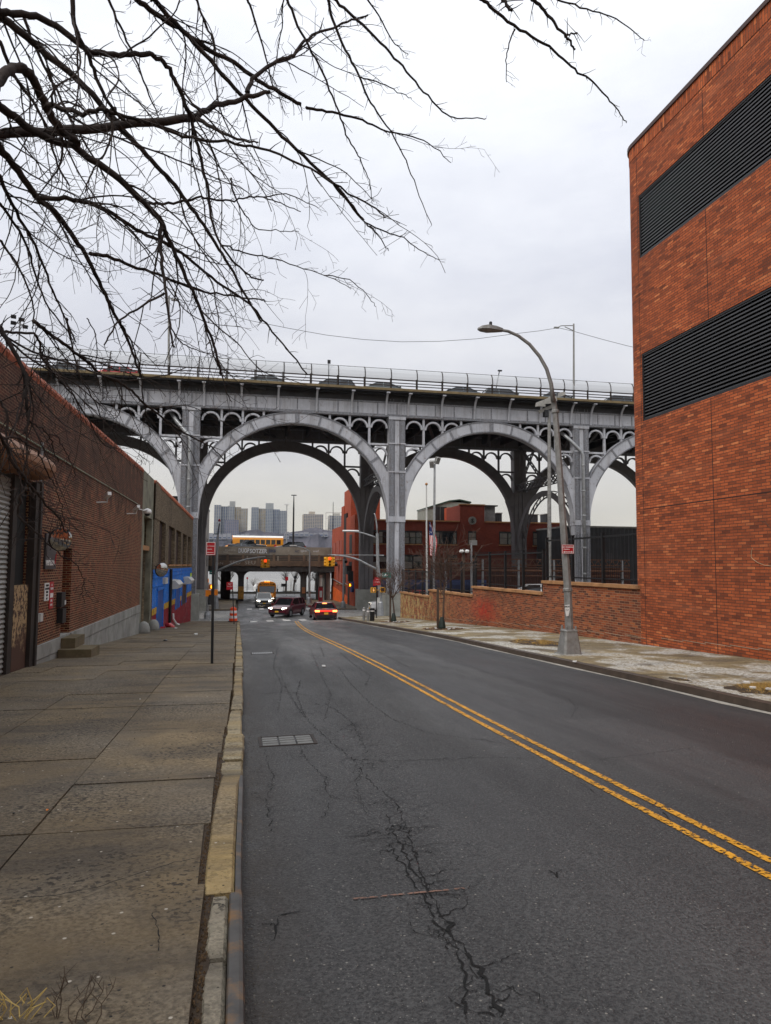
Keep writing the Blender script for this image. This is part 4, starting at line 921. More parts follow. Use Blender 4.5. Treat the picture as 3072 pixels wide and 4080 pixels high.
# ---------------------------------------------------------------- steel arch viaduct
VY,VB=64.2,79.8; S0=-4.36; SP=18.5; PX=[S0+SP*k for k in range(-1,4)]
ZC,RI,RO=6.05,8.42,9.5; GB,GT=15.55,16.95; DZ_=17.93; PW=1.5
m_inner=M('shaded_brown_bridge_paint',(.14,.13,.135),.6,0,.25,.7,grime=(.05,.045,.045),gs=.7,gamt=.7)  # browner, darker copy of the bridge paint, with the inner members' shade in it
viaduct=thing('steel_viaduct','grey riveted steel arch viaduct carrying a road high across the street','bridge',(S0,VY,-3))
M_S,M_SE=m_steel,m_seam
def arc(cx,r,z0,a0,a1,n): return [(cx+r*math.cos(a0+(a1-a0)*i/n),z0+r*math.sin(a0+(a1-a0)*i/n)) for i in range(n+1)]
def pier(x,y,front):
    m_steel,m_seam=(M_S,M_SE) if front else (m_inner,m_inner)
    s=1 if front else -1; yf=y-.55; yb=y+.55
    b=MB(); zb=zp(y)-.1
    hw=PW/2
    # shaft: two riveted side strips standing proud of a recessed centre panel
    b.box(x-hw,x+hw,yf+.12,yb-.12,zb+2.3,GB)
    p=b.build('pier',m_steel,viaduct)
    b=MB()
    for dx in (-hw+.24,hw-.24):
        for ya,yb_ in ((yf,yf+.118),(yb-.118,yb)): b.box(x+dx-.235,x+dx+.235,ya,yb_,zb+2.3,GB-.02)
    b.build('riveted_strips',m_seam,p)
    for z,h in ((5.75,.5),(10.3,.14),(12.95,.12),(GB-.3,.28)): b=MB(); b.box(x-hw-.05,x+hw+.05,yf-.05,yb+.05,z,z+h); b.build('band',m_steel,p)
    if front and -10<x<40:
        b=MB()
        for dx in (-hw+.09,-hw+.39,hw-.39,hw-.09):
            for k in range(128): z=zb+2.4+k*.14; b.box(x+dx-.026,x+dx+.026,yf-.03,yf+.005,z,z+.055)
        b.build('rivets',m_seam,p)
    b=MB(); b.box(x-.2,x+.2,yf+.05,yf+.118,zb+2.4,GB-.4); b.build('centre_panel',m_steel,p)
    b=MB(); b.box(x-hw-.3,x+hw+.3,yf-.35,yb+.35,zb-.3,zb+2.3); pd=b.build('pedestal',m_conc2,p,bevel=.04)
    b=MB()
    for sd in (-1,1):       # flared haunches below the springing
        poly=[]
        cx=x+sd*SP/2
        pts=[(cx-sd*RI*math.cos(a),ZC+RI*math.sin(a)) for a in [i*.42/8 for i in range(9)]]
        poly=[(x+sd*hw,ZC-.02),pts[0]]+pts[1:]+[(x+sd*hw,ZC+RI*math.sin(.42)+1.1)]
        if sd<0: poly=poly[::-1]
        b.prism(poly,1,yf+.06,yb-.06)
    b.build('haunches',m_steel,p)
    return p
for k,x in enumerate(PX):
    for y,fr_ in ((VY,1),(VB,0)): pier(x,y,fr_)
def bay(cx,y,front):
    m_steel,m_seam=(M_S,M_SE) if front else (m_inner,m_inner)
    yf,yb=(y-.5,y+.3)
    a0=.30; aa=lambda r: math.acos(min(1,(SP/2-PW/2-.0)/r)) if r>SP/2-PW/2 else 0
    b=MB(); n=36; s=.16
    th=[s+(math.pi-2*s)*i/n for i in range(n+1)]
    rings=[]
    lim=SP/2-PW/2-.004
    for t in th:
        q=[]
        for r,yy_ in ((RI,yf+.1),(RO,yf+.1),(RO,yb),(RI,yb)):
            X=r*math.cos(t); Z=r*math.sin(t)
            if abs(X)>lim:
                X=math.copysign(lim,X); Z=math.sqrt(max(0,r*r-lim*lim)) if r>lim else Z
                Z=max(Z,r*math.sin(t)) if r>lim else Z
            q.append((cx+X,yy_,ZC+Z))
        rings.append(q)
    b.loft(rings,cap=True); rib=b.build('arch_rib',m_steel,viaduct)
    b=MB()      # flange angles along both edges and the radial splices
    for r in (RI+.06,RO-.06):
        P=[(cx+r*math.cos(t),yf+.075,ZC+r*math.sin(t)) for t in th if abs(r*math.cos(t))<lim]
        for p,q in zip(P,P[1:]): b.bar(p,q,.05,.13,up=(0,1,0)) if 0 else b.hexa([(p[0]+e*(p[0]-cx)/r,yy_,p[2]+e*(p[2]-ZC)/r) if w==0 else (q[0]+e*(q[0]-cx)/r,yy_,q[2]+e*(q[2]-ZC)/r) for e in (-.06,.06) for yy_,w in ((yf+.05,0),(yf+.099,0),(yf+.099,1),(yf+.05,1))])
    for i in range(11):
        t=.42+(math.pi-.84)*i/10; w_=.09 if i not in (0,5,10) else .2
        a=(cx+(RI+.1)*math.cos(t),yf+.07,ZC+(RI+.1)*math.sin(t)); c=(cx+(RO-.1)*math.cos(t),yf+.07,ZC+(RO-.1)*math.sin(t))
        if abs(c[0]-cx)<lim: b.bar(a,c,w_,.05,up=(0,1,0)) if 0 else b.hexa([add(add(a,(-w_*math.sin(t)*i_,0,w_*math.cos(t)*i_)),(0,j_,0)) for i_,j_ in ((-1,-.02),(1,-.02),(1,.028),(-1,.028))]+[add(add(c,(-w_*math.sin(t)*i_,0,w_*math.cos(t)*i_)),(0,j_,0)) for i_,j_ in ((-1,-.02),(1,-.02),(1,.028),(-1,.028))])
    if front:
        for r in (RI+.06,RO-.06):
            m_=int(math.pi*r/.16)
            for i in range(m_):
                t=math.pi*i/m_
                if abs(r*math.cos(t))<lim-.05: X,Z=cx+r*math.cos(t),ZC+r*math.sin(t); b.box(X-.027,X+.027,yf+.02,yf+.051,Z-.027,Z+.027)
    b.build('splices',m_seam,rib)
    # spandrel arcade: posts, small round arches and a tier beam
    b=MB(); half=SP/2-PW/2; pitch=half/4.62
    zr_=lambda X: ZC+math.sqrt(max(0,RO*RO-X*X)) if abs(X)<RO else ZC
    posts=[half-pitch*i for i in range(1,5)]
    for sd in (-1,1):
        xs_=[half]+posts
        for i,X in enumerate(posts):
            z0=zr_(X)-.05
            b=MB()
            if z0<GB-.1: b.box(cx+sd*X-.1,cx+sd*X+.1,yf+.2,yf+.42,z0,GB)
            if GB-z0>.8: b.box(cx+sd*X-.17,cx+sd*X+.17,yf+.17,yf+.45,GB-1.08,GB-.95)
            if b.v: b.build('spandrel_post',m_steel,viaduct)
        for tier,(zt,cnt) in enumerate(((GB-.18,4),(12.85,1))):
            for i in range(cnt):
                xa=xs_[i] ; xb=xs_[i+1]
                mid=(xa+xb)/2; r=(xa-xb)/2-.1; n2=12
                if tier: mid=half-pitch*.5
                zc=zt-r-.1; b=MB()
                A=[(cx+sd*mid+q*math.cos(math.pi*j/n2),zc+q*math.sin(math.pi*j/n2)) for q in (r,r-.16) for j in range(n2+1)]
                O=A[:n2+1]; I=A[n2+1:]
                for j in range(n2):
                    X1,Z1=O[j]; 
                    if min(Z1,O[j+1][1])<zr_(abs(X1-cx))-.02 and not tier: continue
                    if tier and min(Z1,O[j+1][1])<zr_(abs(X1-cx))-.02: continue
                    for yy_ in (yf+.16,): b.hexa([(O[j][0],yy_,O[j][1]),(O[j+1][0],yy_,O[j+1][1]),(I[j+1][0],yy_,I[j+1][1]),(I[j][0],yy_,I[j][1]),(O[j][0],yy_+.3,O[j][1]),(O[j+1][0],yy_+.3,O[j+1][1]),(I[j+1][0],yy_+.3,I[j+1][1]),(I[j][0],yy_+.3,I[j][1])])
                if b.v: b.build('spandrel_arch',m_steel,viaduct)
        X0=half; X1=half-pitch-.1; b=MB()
        b.box(*sorted((cx+sd*X0,cx+sd*X1)),yf+.18,yf+.44,12.85,13.03); b.build('tier_beam',m_steel,viaduct)
for k in range(4):
    for y,f_ in ((VY,1),(VB,0)): bay((PX[k]+PX[k+1])/2,y,f_)
XA,XB=-44,64
for y,f_ in ((VY,1),(VB,0)):
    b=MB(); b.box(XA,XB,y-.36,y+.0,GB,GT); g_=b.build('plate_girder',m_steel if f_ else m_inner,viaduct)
    b=MB(); b.box(XA,XB,y-.47,y+.1,GB-.04,GB+.05); b.box(XA,XB,y-.42,y-.362,GB+.055,GB+.22); b.box(XA,XB,y-.42,y-.362,GT-.16,GT)
    n=int((XB-XA)/1.85)
    for i in range(-22,34):
        for o in (1.62,):
            x=S0+SP/2+i*1.85/1.0
            x=S0+i*SP/10
            b.box(x-.05,x+.05,y-.40,y-.362,GB+.225,GT-.165)
    b.build('stiffeners',m_seam,g_)
# deck, edge strip and overhang brackets
b=MB(); b.box(XA,XB,VY-1.5,VB+1.5,17.62,DZ_-.06); b.box(XA,XB,VY-.3,VB+.3,16.96,17.61); b.build('deck',m_floor,viaduct)  # lower box is an added dark fill for the shade under the slab
b=MB()
for y0,y1 in ((VY-1.62,VY-1.3),(VB+1.3,VB+1.62)): b.box(XA,XB,y0,y1,DZ_-.2,DZ_+.02)
b.build('deck_edge',m_olive,viaduct)
BR=[]
for k in range(-2,4):
    for o in (1.05,4.28,7.52,10.98,14.22,SP-1.05): BR.append(S0+SP*k+o)
for x in BR:
    if x<-24 or x>46: continue
    b=MB(); P=[]
    for i in range(9):
        t=i/8*math.pi/2; P.append((VY-.4-1.0*(1-math.cos(t)),GB+.1+(17.52-GB-.1)*math.sin(t)**.9))
    for (ya,za),(yb,zb) in zip(P,P[1:]):
        b.hexa([(x-.09,ya-.1,za),(x+.09,ya-.1,za),(x+.09,yb-.1,zb),(x-.09,yb-.1,zb),(x-.09,ya+.04,za),(x+.09,ya+.04,za),(x+.09,yb+.04,zb),(x-.09,yb+.04,zb)])
    b.box(x-.16,x+.16,VY-1.55,VY-1.25,17.5,17.6); b.build('bracket',m_steel,viaduct)
b=MB()
for i in range(-12,30):
    x=S0+i*SP/8; b.box(x-.12,x+.12,VY,VB,16.1,17.2)
for y in (67.5,70.5,73.5,76.5): b.box(XA,XB,y-.15,y+.15,16.5,17.2)
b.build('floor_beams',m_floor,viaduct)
for k in range(4):      # diagonal struts under the deck
    for j,(xa,xb) in enumerate(((3,8),(9.5,14.5))):
        b=MB(); b.bar((PX[k]+xa,VY+.6,15.9),(PX[k]+xb,VB-.6,15.9),.3,.2); b.build('diagonal_strut',m_floor,viaduct)
# transverse lattice arches between the two rows of piers
for x in PX[:4]:
    b=MB(); yc=(VY+VB)/2; hr=(VB-VY)/2-.5; zc=1.9; n=24
    for xo in (-.42,.42):
        for r0,r1 in ((0,.12),(.55,.66))+(((.121,.549),) if xo<0 else ()):
            for i in range(n):
                t,u=math.pi*i/n,math.pi*(i+1)/n
                f=lambda a,r:(yc+(hr+r)*math.cos(a),zc+(hr+r*.9)*math.sin(a)*1.02)
                q=[f(t,r0),f(u,r0),f(u,r1),f(t,r1)]
                q=[(min(max(y,VY+.3),VB-.3),z) for y,z in q]
                b.hexa([(x+xo-.06,*p) for p in q]+[(x+xo+.06,*p) for p in q])
        for i in range(n):
            t,u=math.pi*(i+.1)/n,math.pi*(i+.6)/n
            p=(x+xo,yc+(hr+.1)*math.cos(t),zc+(hr+.1)*math.sin(t)); q=(x+xo,yc+(hr+.56)*math.cos(u),zc+(hr+.52)*math.sin(u)); b.bar(p,q,.07,.12)
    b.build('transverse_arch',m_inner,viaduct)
    b=MB(); zt=10.6
    for xo in (-.42,.42):
        for z in (zt,zt+.75): b.box(x+xo-.06,x+xo+.06,VY+.5,VB-.5,z,z+.12)
        m=14
        for i in range(m):
            ya=VY+.6+(VB-VY-1.2)*i/m; yb=VY+.6+(VB-VY-1.2)*(i+1)/m
            b.bar((x+xo,ya,zt+.1),(x+xo,yb,zt+.7),.07,.1); b.bar((x+xo,ya,zt+.7),(x+xo,yb,zt+.1),.07,.1)
    for sd in (-1,1):
        for (y0,z0,y1,z1) in ((1.0,11.3,7.2,15.9),(7.2,11.3,2.2,15.9)):
            for o in (-.28,.28):
                b.bar((x,yc+sd*(y0+o),z0),(x,yc+sd*(y1+o),z1),.1,.12)
            for i in range(9):
                t=i/9; u=(i+1)/9; yy_=lambda t:y0+(y1-y0)*t; zz_=lambda t:z0+(z1-z0)*t
                b.bar((x,yc+sd*(yy_(t)-.28),zz_(t)),(x,yc+sd*(yy_(u)+.28),zz_(u)),.07,.09); b.bar((x,yc+sd*(yy_(t)+.28),zz_(t)),(x,yc+sd*(yy_(u)-.28),zz_(u)),.07,.09)
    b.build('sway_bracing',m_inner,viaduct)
# lattice on the inner sides of the piers
for x in (PX[0],PX[3]): pass
for x in (PX[1],PX[3]):
    b=MB(); b.tube([(x-2.2,VY+1.2,15.8),(x-1.2,VY-.3,14.2),(x-.15,VY-.78,13.0),(x-.02,VY-.85,12.6),(x-.02,VY-.85,-.4)],[.17]*5,10)
    for z in (11.5,9,6.6,3.5,1): b.lathe((x-.02,VY-.85,z),[(.2,0),(.21,.03),(.21,.12),(.2,.15)],10)
    b.build('downspout',m_galv,viaduct,smooth=True)
# railing and curved mesh fence
FM,nt,bs=new('fence_mesh'); tr=nd(nt,'ShaderNodeBsdfTransparent'); mx=nd(nt,'ShaderNodeMixShader'); mx.inputs[0].default_value=.62
bs.inputs['Base Color'].default_value=(.5,.52,.54,1); bs.inputs['Roughness'].default_value=.6
lk(nt,tr.outputs[0],mx.inputs[1]); lk(nt,bs.outputs[0],mx.inputs[2]); lk(nt,mx.outputs[0],nt.nodes['Material Output'].inputs[0])
yr=VY-1.42
for z,h in ((DZ_+.27,.07),(DZ_+.52,.07),(DZ_+.80,.1)):
    b=MB(); b.box(XA,XB,yr-.04,yr+.04,z,z+h); b.build('rail',m_dkbrown,viaduct)
prof=[(0,DZ_+.05),(0,DZ_+1.2),(.06,DZ_+1.55),(.2,DZ_+1.83),(.42,DZ_+1.99)]
for i in range(-12,30):
    x=S0+.6+i*2.45
    b=MB(); b.tube([(x,yr+.08+a,z) for a,z in prof],[.045]*5,6); b.box(x-.16,x-.06,yr-.07,yr+.05,DZ_,DZ_+.95); b.build('fence_post',m_dkbrown,viaduct)
b=MB()
for (a,z),(c,z2) in zip(prof[1:],prof[2:]): b.face([(XA,yr+.1+a,z),(XB,yr+.1+a,z),(XB,yr+.1+c,z2),(XA,yr+.1+c,z2)])
b.face([(XA,yr+.1,DZ_+.85),(XB,yr+.1,DZ_+.85),(XB,yr+.1,DZ_+1.2),(XA,yr+.1,DZ_+1.2)])
b.build('mesh_fence',FM,viaduct)
b=MB(); b.tube([(XA,yr+.52,DZ_+2.0),(XB,yr+.52,DZ_+2.0)],[.035]*2,6); b.build('top_rail',m_galv,viaduct)
for z in (17.5,): 
    b=MB(); b.tube([(XA,VY-1.0,z),(XB,VY-1.0,z)],[.07]*2,8); b.build('conduit',m_black,viaduct)
# ---------------------------------------------------------------- vehicles (local: forward +y, ground z = 0)
def wheel(t,x,y,r,w,sd):
    b=MB(); b.lathe((x,y,r),[(r*.62,-w/2),(r*.93,-w/2),(r,-w/2+.03),(r,w/2-.03),(r*.93,w/2),(r*.62,w/2)],20,axis=0); wh=b.build('wheel',m_tyre,t,smooth=False)
    b=MB(); xo=x+sd*(w/2+.004)
    b.lathe((x+sd*w*.5-(.01 if sd>0 else -.0),y,r),[(r*.62,0),(r*.6,.008),(.02,.012)] if sd>0 else [(.02,-.012),(r*.6,-.008),(r*.62,0)],20,axis=0)
    b.build('rim',m_hub,wh)
    b=MB()
    for k in range(5):
        a=2*math.pi*k/5+.3; b.bar((xo+sd*.012,y,r),(xo+sd*.012,y+r*.55*math.cos(a),r+r*.55*math.sin(a)),.02,.05,up=(1,0,0))
    b.build('spokes',m_hub,wh)
KIND={
 # stations: (y/L from rear, half width factor, z bottom, z shoulder, z top); glass: rear base, rear roof, front roof, front base (y/L), roof half width factor
 'sedan':dict(L=4.95,W=1.9,H=1.47,st=[(0,.80,.42,.78,.9),(.015,.93,.28,.8,.99),(.08,.98,.2,.82,1.03),(.25,1,.18,.84,1.0),(.55,1,.18,.82,.98),(.72,1,.18,.8,.97),(.88,.98,.2,.74,.86),(.975,.92,.22,.66,.74),(1,.78,.3,.55,.62)],gl=(.09,.25,.5,.72),rw=.70,wr=.345,wy=(.19,.81)),
 'suv':dict(L=4.85,W=1.93,H=1.72,st=[(0,.82,.5,.95,1.05),(.015,.94,.35,.98,1.12),(.08,.99,.25,1.0,1.13),(.3,1,.22,1.0,1.12),(.6,1,.22,.98,1.1),(.75,1,.22,.96,1.09),(.9,.98,.24,.9,1.0),(.98,.92,.28,.82,.9),(1,.80,.36,.66,.74)],gl=(.02,.1,.56,.75),rw=.76,wr=.365,wy=(.2,.8)),
 'pickup':dict(L=5.8,W=2.0,H=1.92,st=[(0,.9,.6,1.0,1.24),(.01,.97,.5,1.1,1.28),(.3,1,.35,1.1,1.28),(.6,1,.35,1.1,1.26),(.72,1,.35,1.1,1.25),(.9,1,.36,1.08,1.2),(.985,.97,.4,1.0,1.14),(1,.9,.5,.9,1.02)],gl=(.37,.41,.6,.73),rw=.78,wr=.4,wy=(.19,.82)),
}
def car(name,label,cat,kind,paint,pos,head,lights='off',group=None,simple=False,scale=1):
    K=KIND[kind]; L,W,H=K['L'],K['W'],K['H']; t=thing(name,label,cat,(0,0,0),group); hw=W/2
    yy=lambda f:(f-.5)*L
    b=MB(); rings=[]
    for f,w,zb,zs_,zt in K['st']:
        w*=hw; y=yy(f)
        rings.append([(-w*.86,y,zb),(-w*.98,y,zb+.14),(-w,y,(zb+zs_)/2),(-w*.985,y,zs_),(-w*.9,y,zt-.03),(-w*.6,y,zt),(w*.6,y,zt),(w*.9,y,zt-.03),(w*.985,y,zs_),(w,y,(zb+zs_)/2),(w*.98,y,zb+.14),(w*.86,y,zb)])
    b.loft(rings); body=b.build('body',paint,t,smooth=False,weld=True,bevel=.02)
    belt=lambda f:lerpt([(s[0],s[4]) for s in K['st']],f)-.015
    rb,rr_,rf,fb=K['gl']; zr0=H-.05; wb=hw*.9; wr=hw*K['rw']
    P=[(rb,belt(rb)),(rr_,zr0),(rf,zr0),(fb,belt(fb))]
    b=MB(); a=[(-wb,yy(rb),P[0][1]),(wb,yy(rb),P[0][1]),(wb*.97,yy(fb),P[3][1]),(-wb*.97,yy(fb),P[3][1]),(-wr,yy(rr_),zr0),(wr,yy(rr_),zr0),(wr,yy(rf),zr0),(-wr,yy(rf),zr0)]
    b.hexa(a); b.build('cabin_glass',m_carglass,t)
    b=MB(); b.loft([[(-wr*1.0,yy(rr_)-.05,zr0-.02),(wr*1.0,yy(rr_)-.05,zr0-.02),(wr*.8,yy(rr_)+.02,zr0+.03),(-wr*.8,yy(rr_)+.02,zr0+.03)],[(-wr*1.04,yy((rr_+rf)/2),zr0-.02),(wr*1.04,yy((rr_+rf)/2),zr0-.02),(wr*.85,yy((rr_+rf)/2),H),(-wr*.85,yy((rr_+rf)/2),H)],[(-wr*1.0,yy(rf)+.06,zr0-.03),(wr*1.0,yy(rf)+.06,zr0-.03),(wr*.8,yy(rf)-.02,zr0+.025),(-wr*.8,yy(rf)-.02,zr0+.025)]]); b.build('roof',paint,t)
    b=MB()
    for s in (-1,1):
        for (f0,z0,w0),(f1,z1,w1) in (((rb,P[0][1],wb),(rr_,zr0,wr)),((fb,P[3][1],wb*.97),(rf,zr0,wr))): b.bar((s*w0,yy(f0),z0),(s*w1,yy(f1),z1),.09,.06)
        for f in ((rr_+rf)/2-.0,)+((rr_+.06,) if kind=='suv' else ()):
            b.bar((s*(wb+.005),yy(f),belt(f)),(s*(wr+.012),yy(f),zr0),.04,.1,up=(0,1,0))
        b.bar((s*wr*1.0,yy(rr_),zr0+.005),(s*wr*1.0,yy(rf),zr0+.005),.06,.05)
        b.bar((s*wb*1.0,yy(rb),belt(rb)+.01),(s*wb*.985,yy(fb),belt(fb)+.01),.05,.03)
    b.build('pillars',paint,t)
    if not simple:
        for f in K['wy']:
            for s in (-1,1):
                wheel(t,s*(hw-.105),yy(f),K['wr'],.23,s)
        for f in K['wy']:
            for s in (-1,1):
                b=MB(); c=(s*(hw-.02),yy(f),K['wr']); n=14; r=K['wr']
                for i in range(n):
                    q=[(math.pi*(i)/n),(math.pi*(i+1)/n)]
                    b.hexa([(c[0]+dx,c[1]+rr2*math.cos(a),c[2]+rr2*math.sin(a)) for dx in (-.03,.028) for rr2,a in ((r+.02,q[0]),(r+.085,q[0]),(r+.085,q[1]),(r+.02,q[1]))])
                b.build('wheel_arch',m_trim,t)
    yF=L/2; yR=-L/2
    zh=lerpt([(s[0],s[3]) for s in K['st']],.97)
    for s in (-1,1):
        b=MB(); x0,x1=sorted((s*hw*.52,s*hw*.90)); b.hexa([(x0,yF-.09,zh-.09),(x1,yF-.2,zh-.07),(x1,yF-.25,zh+.07),(x0,yF-.12,zh+.07),(x0,yF+.012,zh-.09),(x1,yF-.10 if s>0 else yF-.0,zh-.07),(x1,yF-.13 if s>0 else yF-.02,zh+.06),(x0,yF+.0 if s>0 else yF-.1,zh+.06)] if 0 else [(x0,yF-.3,zh-.1),(x1,yF-.3,zh-.1),(x1,yF-.3,zh+.06),(x0,yF-.3,zh+.06),(x0,yF-(.1 if s<0 else .0)+.01,zh-.1),(x1,yF-(.1 if s>0 else .0)+.01,zh-.1),(x1,yF-(.12 if s>0 else .03)+.01,zh+.06),(x0,yF-(.12 if s<0 else .03)+.01,zh+.06)])
        b.build('headlight',e_head if lights in ('head',) else m_refl,t)
        b=MB(); zt=lerpt([(q[0],q[3]) for q in K['st']],.02); x0,x1=sorted((s*hw*.55,s*hw*.93)); b.box(x0,x1,yR-.015,yR+.25,zt-.05,zt+.1); b.build('tail_light',e_tailhot if lights=='brake' else m_taillens,t)
        b=MB(); yb_=yy(fb)-.12; x0,x1=sorted((s*(hw*.93),s*(hw+.17))); b.box(x0,x1,yb_-.06,yb_+.08,belt(fb)+.0,belt(fb)+.15); b.build('wing_mirror',paint,t,bevel=.02)
    b=MB(); b.box(-hw*.5,hw*.5,yF-.1,yF+.014,zh-.2,zh+.0); b.build('grille',m_trim,t)
    b=MB(); b.box(-hw*.8,hw*.8,yF-.12,yF+.018,.3,.46); b.box(-hw*.8,hw*.8,yR-.02,yR+.12,.28,.5); b.build('bumper_trim',m_trim,t)
    b=MB(); b.box(-.17,.17,yF+.019,yF+.03,.48,.62); b.build('number_plate',m_plate,t); b=MB(); b.box(-.17,.17,yR-.032,yR-.021,.56,.72); b.build('number_plate',m_plate,t)
    if lights=='brake':
        b=MB(); zt=lerpt([(q[0],q[3]) for q in K['st']],.02); b.box(-hw*.55,hw*.55,yR-.02,yR+.1,zt-.02,zt+.1); b.build('light_bar',e_tail,t)
        b=MB(); b.box(-.18,.18,yy(rr_)-.12,yy(rr_)-.04,zr0-.05,zr0+.0); b.build('brake_lamp',e_tailhot,t)
    t.rotation_euler=(0,0,head); t.location=pos; return t
def onroad(x,y,f=zr): return (x,y,f(x,y))
car('sedan_car','dark red sedan seen from behind with its brake lights glowing','car','sedan',m_carred,onroad(7.0,60.2),0,'brake')
car('suv_car','maroon sport utility car turning with both headlights on','car','suv',m_maroon,onroad(4.55,67.6),math.pi-R(27),'head')
car('suv_car','silver sport utility car with headlights on ahead of the school bus','car','suv',m_silver,onroad(2.98,86.5),math.pi,'head')
tr_=car('pickup_truck','white pickup truck half hidden behind the concrete pier base','truck','pickup',m_carwhite,onroad(16.0,71.5,ZINT),math.pi/2,'head')
# cars up on the viaduct
m_carslate=PAINT('slate_green_paint',(.12,.14,.145))
VC=[('sedan',m_carslate,1489,1604,'dark sedan on the viaduct to the left of the middle pier',1),('sedan',m_carblue,1775,1850,'bluish sedan low behind the railing between two viaduct piers',-1),('suv',m_carslate,1935,2080,'dark sport utility car on the viaduct left of the street lamp',1),('sedan',m_carslate,2170,2280,'dark sedan on the viaduct beside the tall lamp mast',1),('suv',m_carblue,2400,2480,'dark wagon on the viaduct close to the brick building',-1),('sedan',m_carblue,190,295,'grey sedan on the viaduct above the warehouse roof',-1),('sedan',m_carbright,455,560,'bright red car on the viaduct behind branches',1),('sedan',m_carslate,1020,1150,'black sedan on the viaduct over the arch crown',1),('suv',m_carblue,1270,1360,'slate wagon on the viaduct right of the arch crown',-1)]
for kd,pt,x0,x1,lb,dr in VC:
    YV=66.6 if kd=='sedan' else 67.3; p=at((x0+x1)/2,1560,YV); car('viaduct_car',lb,'car',kd,pt,(p[0],YV,DZ_-.06),-dr*math.pi/2,'off','cars crossing the viaduct',simple=False)
# highway traffic
HZ=3.62
car('pickup_truck','dark pickup truck in front of the school bus on the highway','truck','pickup',m_carblack,(at(985,2165,112)[0],112,HZ),-math.pi/2,'head')
car('sedan_car','grey sedan low behind the highway barrier beside the pickup','car','sedan',m_carblue,(at(945,2170,110)[0],109.5,HZ-.12),math.pi/2)
car('suv_car','dark wagon on the highway right of the school bus','car','suv',m_carblack,(at(1155,2165,112)[0],112,HZ),math.pi/2,'off')
def bus(name,label,L,pos,head,nose,group,front_lights=False):
    t=thing(name,label,'bus',(0,0,0),group); W=2.4; hw=W/2; y0=-L/2; y1=L/2-nose
    sec=lambda s,zb=.55:[(-hw*s,zb),(-hw*s,2.35),(-hw*.94*s,2.65),(-hw*.7*s,2.86),(-hw*.3*s,2.95),(hw*.3*s,2.95),(hw*.7*s,2.86),(hw*.94*s,2.65),(hw*s,2.35),(hw*s,zb)]
    b=MB(); b.loft([[(x,y,z) for x,z in sec(s)] for y,s in ((y0,.95),(y0+.1,1),(y1-.1,1),(y1,.97))]); b.build('body',m_bus,t)
    b=MB(); q=[(-hw*.94,2.66),(-hw*.7,2.88),(-hw*.3,2.97),(hw*.3,2.97),(hw*.7,2.88),(hw*.94,2.66)]; b.loft([[(x*1.01,y,z+.01) for x,z in q] for y in (y0+.05,y1-.05)]); b.build('roof',m_busroof,t)
    b=MB(); b.loft([[(-.95,y1-.05,.5),(.95,y1-.05,.5),(.98,y1-.05,1.0),(.85,y1-.05,1.5),(-.85,y1-.05,1.5),(-.98,y1-.05,1.0)],[(-.92,y1+nose*.75,.5),(.92,y1+nose*.75,.5),(.95,y1+nose*.75,.95),(.75,y1+nose*.75,1.32),(-.75,y1+nose*.75,1.32),(-.95,y1+nose*.75,.95)],[(-.8,y1+nose,.55),(.8,y1+nose,.55),(.8,y1+nose,.9),(.6,y1+nose,1.15),(-.6,y1+nose,1.15),(-.8,y1+nose,.9)]]); b.build('hood',m_bus,t)
    b=MB(); b.hexa([(-.95,y1-.2,1.5),(.95,y1-.2,1.5),(.95,y1+.22,1.5),(-.95,y1+.22,1.5),(-1.0,y1-.2,2.3),(1.0,y1-.2,2.3),(1.0,y1+.03,2.3),(-1.0,y1+.03,2.3)]); b.build('windscreen',m_carglass,t)
    n=int((L-nose-1)/.86)
    for s in (-1,1):
        for k in range(n):
            ya=y0+.45+k*.86; b=MB(); b.box(*sorted((s*(hw-.02),s*(hw+.006))),ya,ya+.68,1.55,2.3); b.build('window',m_carglass,t)
        b=MB()
        for z in (.85,1.18,1.42): b.box(*sorted((s*hw,s*(hw+.012))),y0+.1,y1-.1,z,z+.06)
        b.build('rub_rails',m_trim,t)
        for f in (y0+2.2,y1+nose*.35): wheel(t,s*(hw-.16),f,.47,.26,s)
        b=MB(); b.box(*sorted((s*.62,s*.86)),y1+nose-.1,y1+nose+.012,.72,.92); b.build('headlight',e_head if front_lights else m_refl,t)
        b=MB(); b.tube([(s*1.0,y1-.1,2.2),(s*1.35,y1+.2,2.0),(s*1.35,y1+.2,1.6)],[.03]*3,6); b.box(*sorted((s*1.25,s*1.45)),y1+.15,y1+.22,1.5,1.95); b.build('wing_mirror',m_trim,t)
    b=MB(); b.box(-1.05,1.05,y1-.02,y1+.06,2.38,2.74); hd=b.build('header_sign',m_bus,t)
    t2=lettering('SCHOOL BUS',.3,m_trim,t,(0,y1+.062,2.47),'+y',bold=.008)
    b=MB()
    for x in (-.25,0,.25): b.box(x-.06,x+.06,y1-.05,y1+.03,2.86,2.95)
    b.build('marker_lamps',e_amber,t)
    for x in (-.9,.9): b=MB(); b.lathe((x,y1+.06,2.56),[(.11,0),(.1,.03)],12,axis=1); b.build('flasher',m_taillens,t)
    b=MB(); b.box(-.6,.6,y1+nose-.02,y1+nose+.012,.6,1.05); b.build('grille',m_trim,t); b=MB(); b.box(-1.1,1.1,y1+nose-.1,y1+nose+.1,.4,.6); b.build('bumper',m_trim,t)
    b=MB(); b.lathe((-hw-.03,y0+L*.14,1.35),[(.05,-.02),(.2,-.02),(.2,.02),(.05,.02)],8,axis=0); b.build('stop_arm',m_red,t)
    t.rotation_euler=(0,0,head); t.location=pos
bus('school_bus','yellow school bus with white roof seen side-on along the raised highway',9.6,(at(1012,2165,121)[0],121,HZ-.05),math.pi/2,1.3,None)
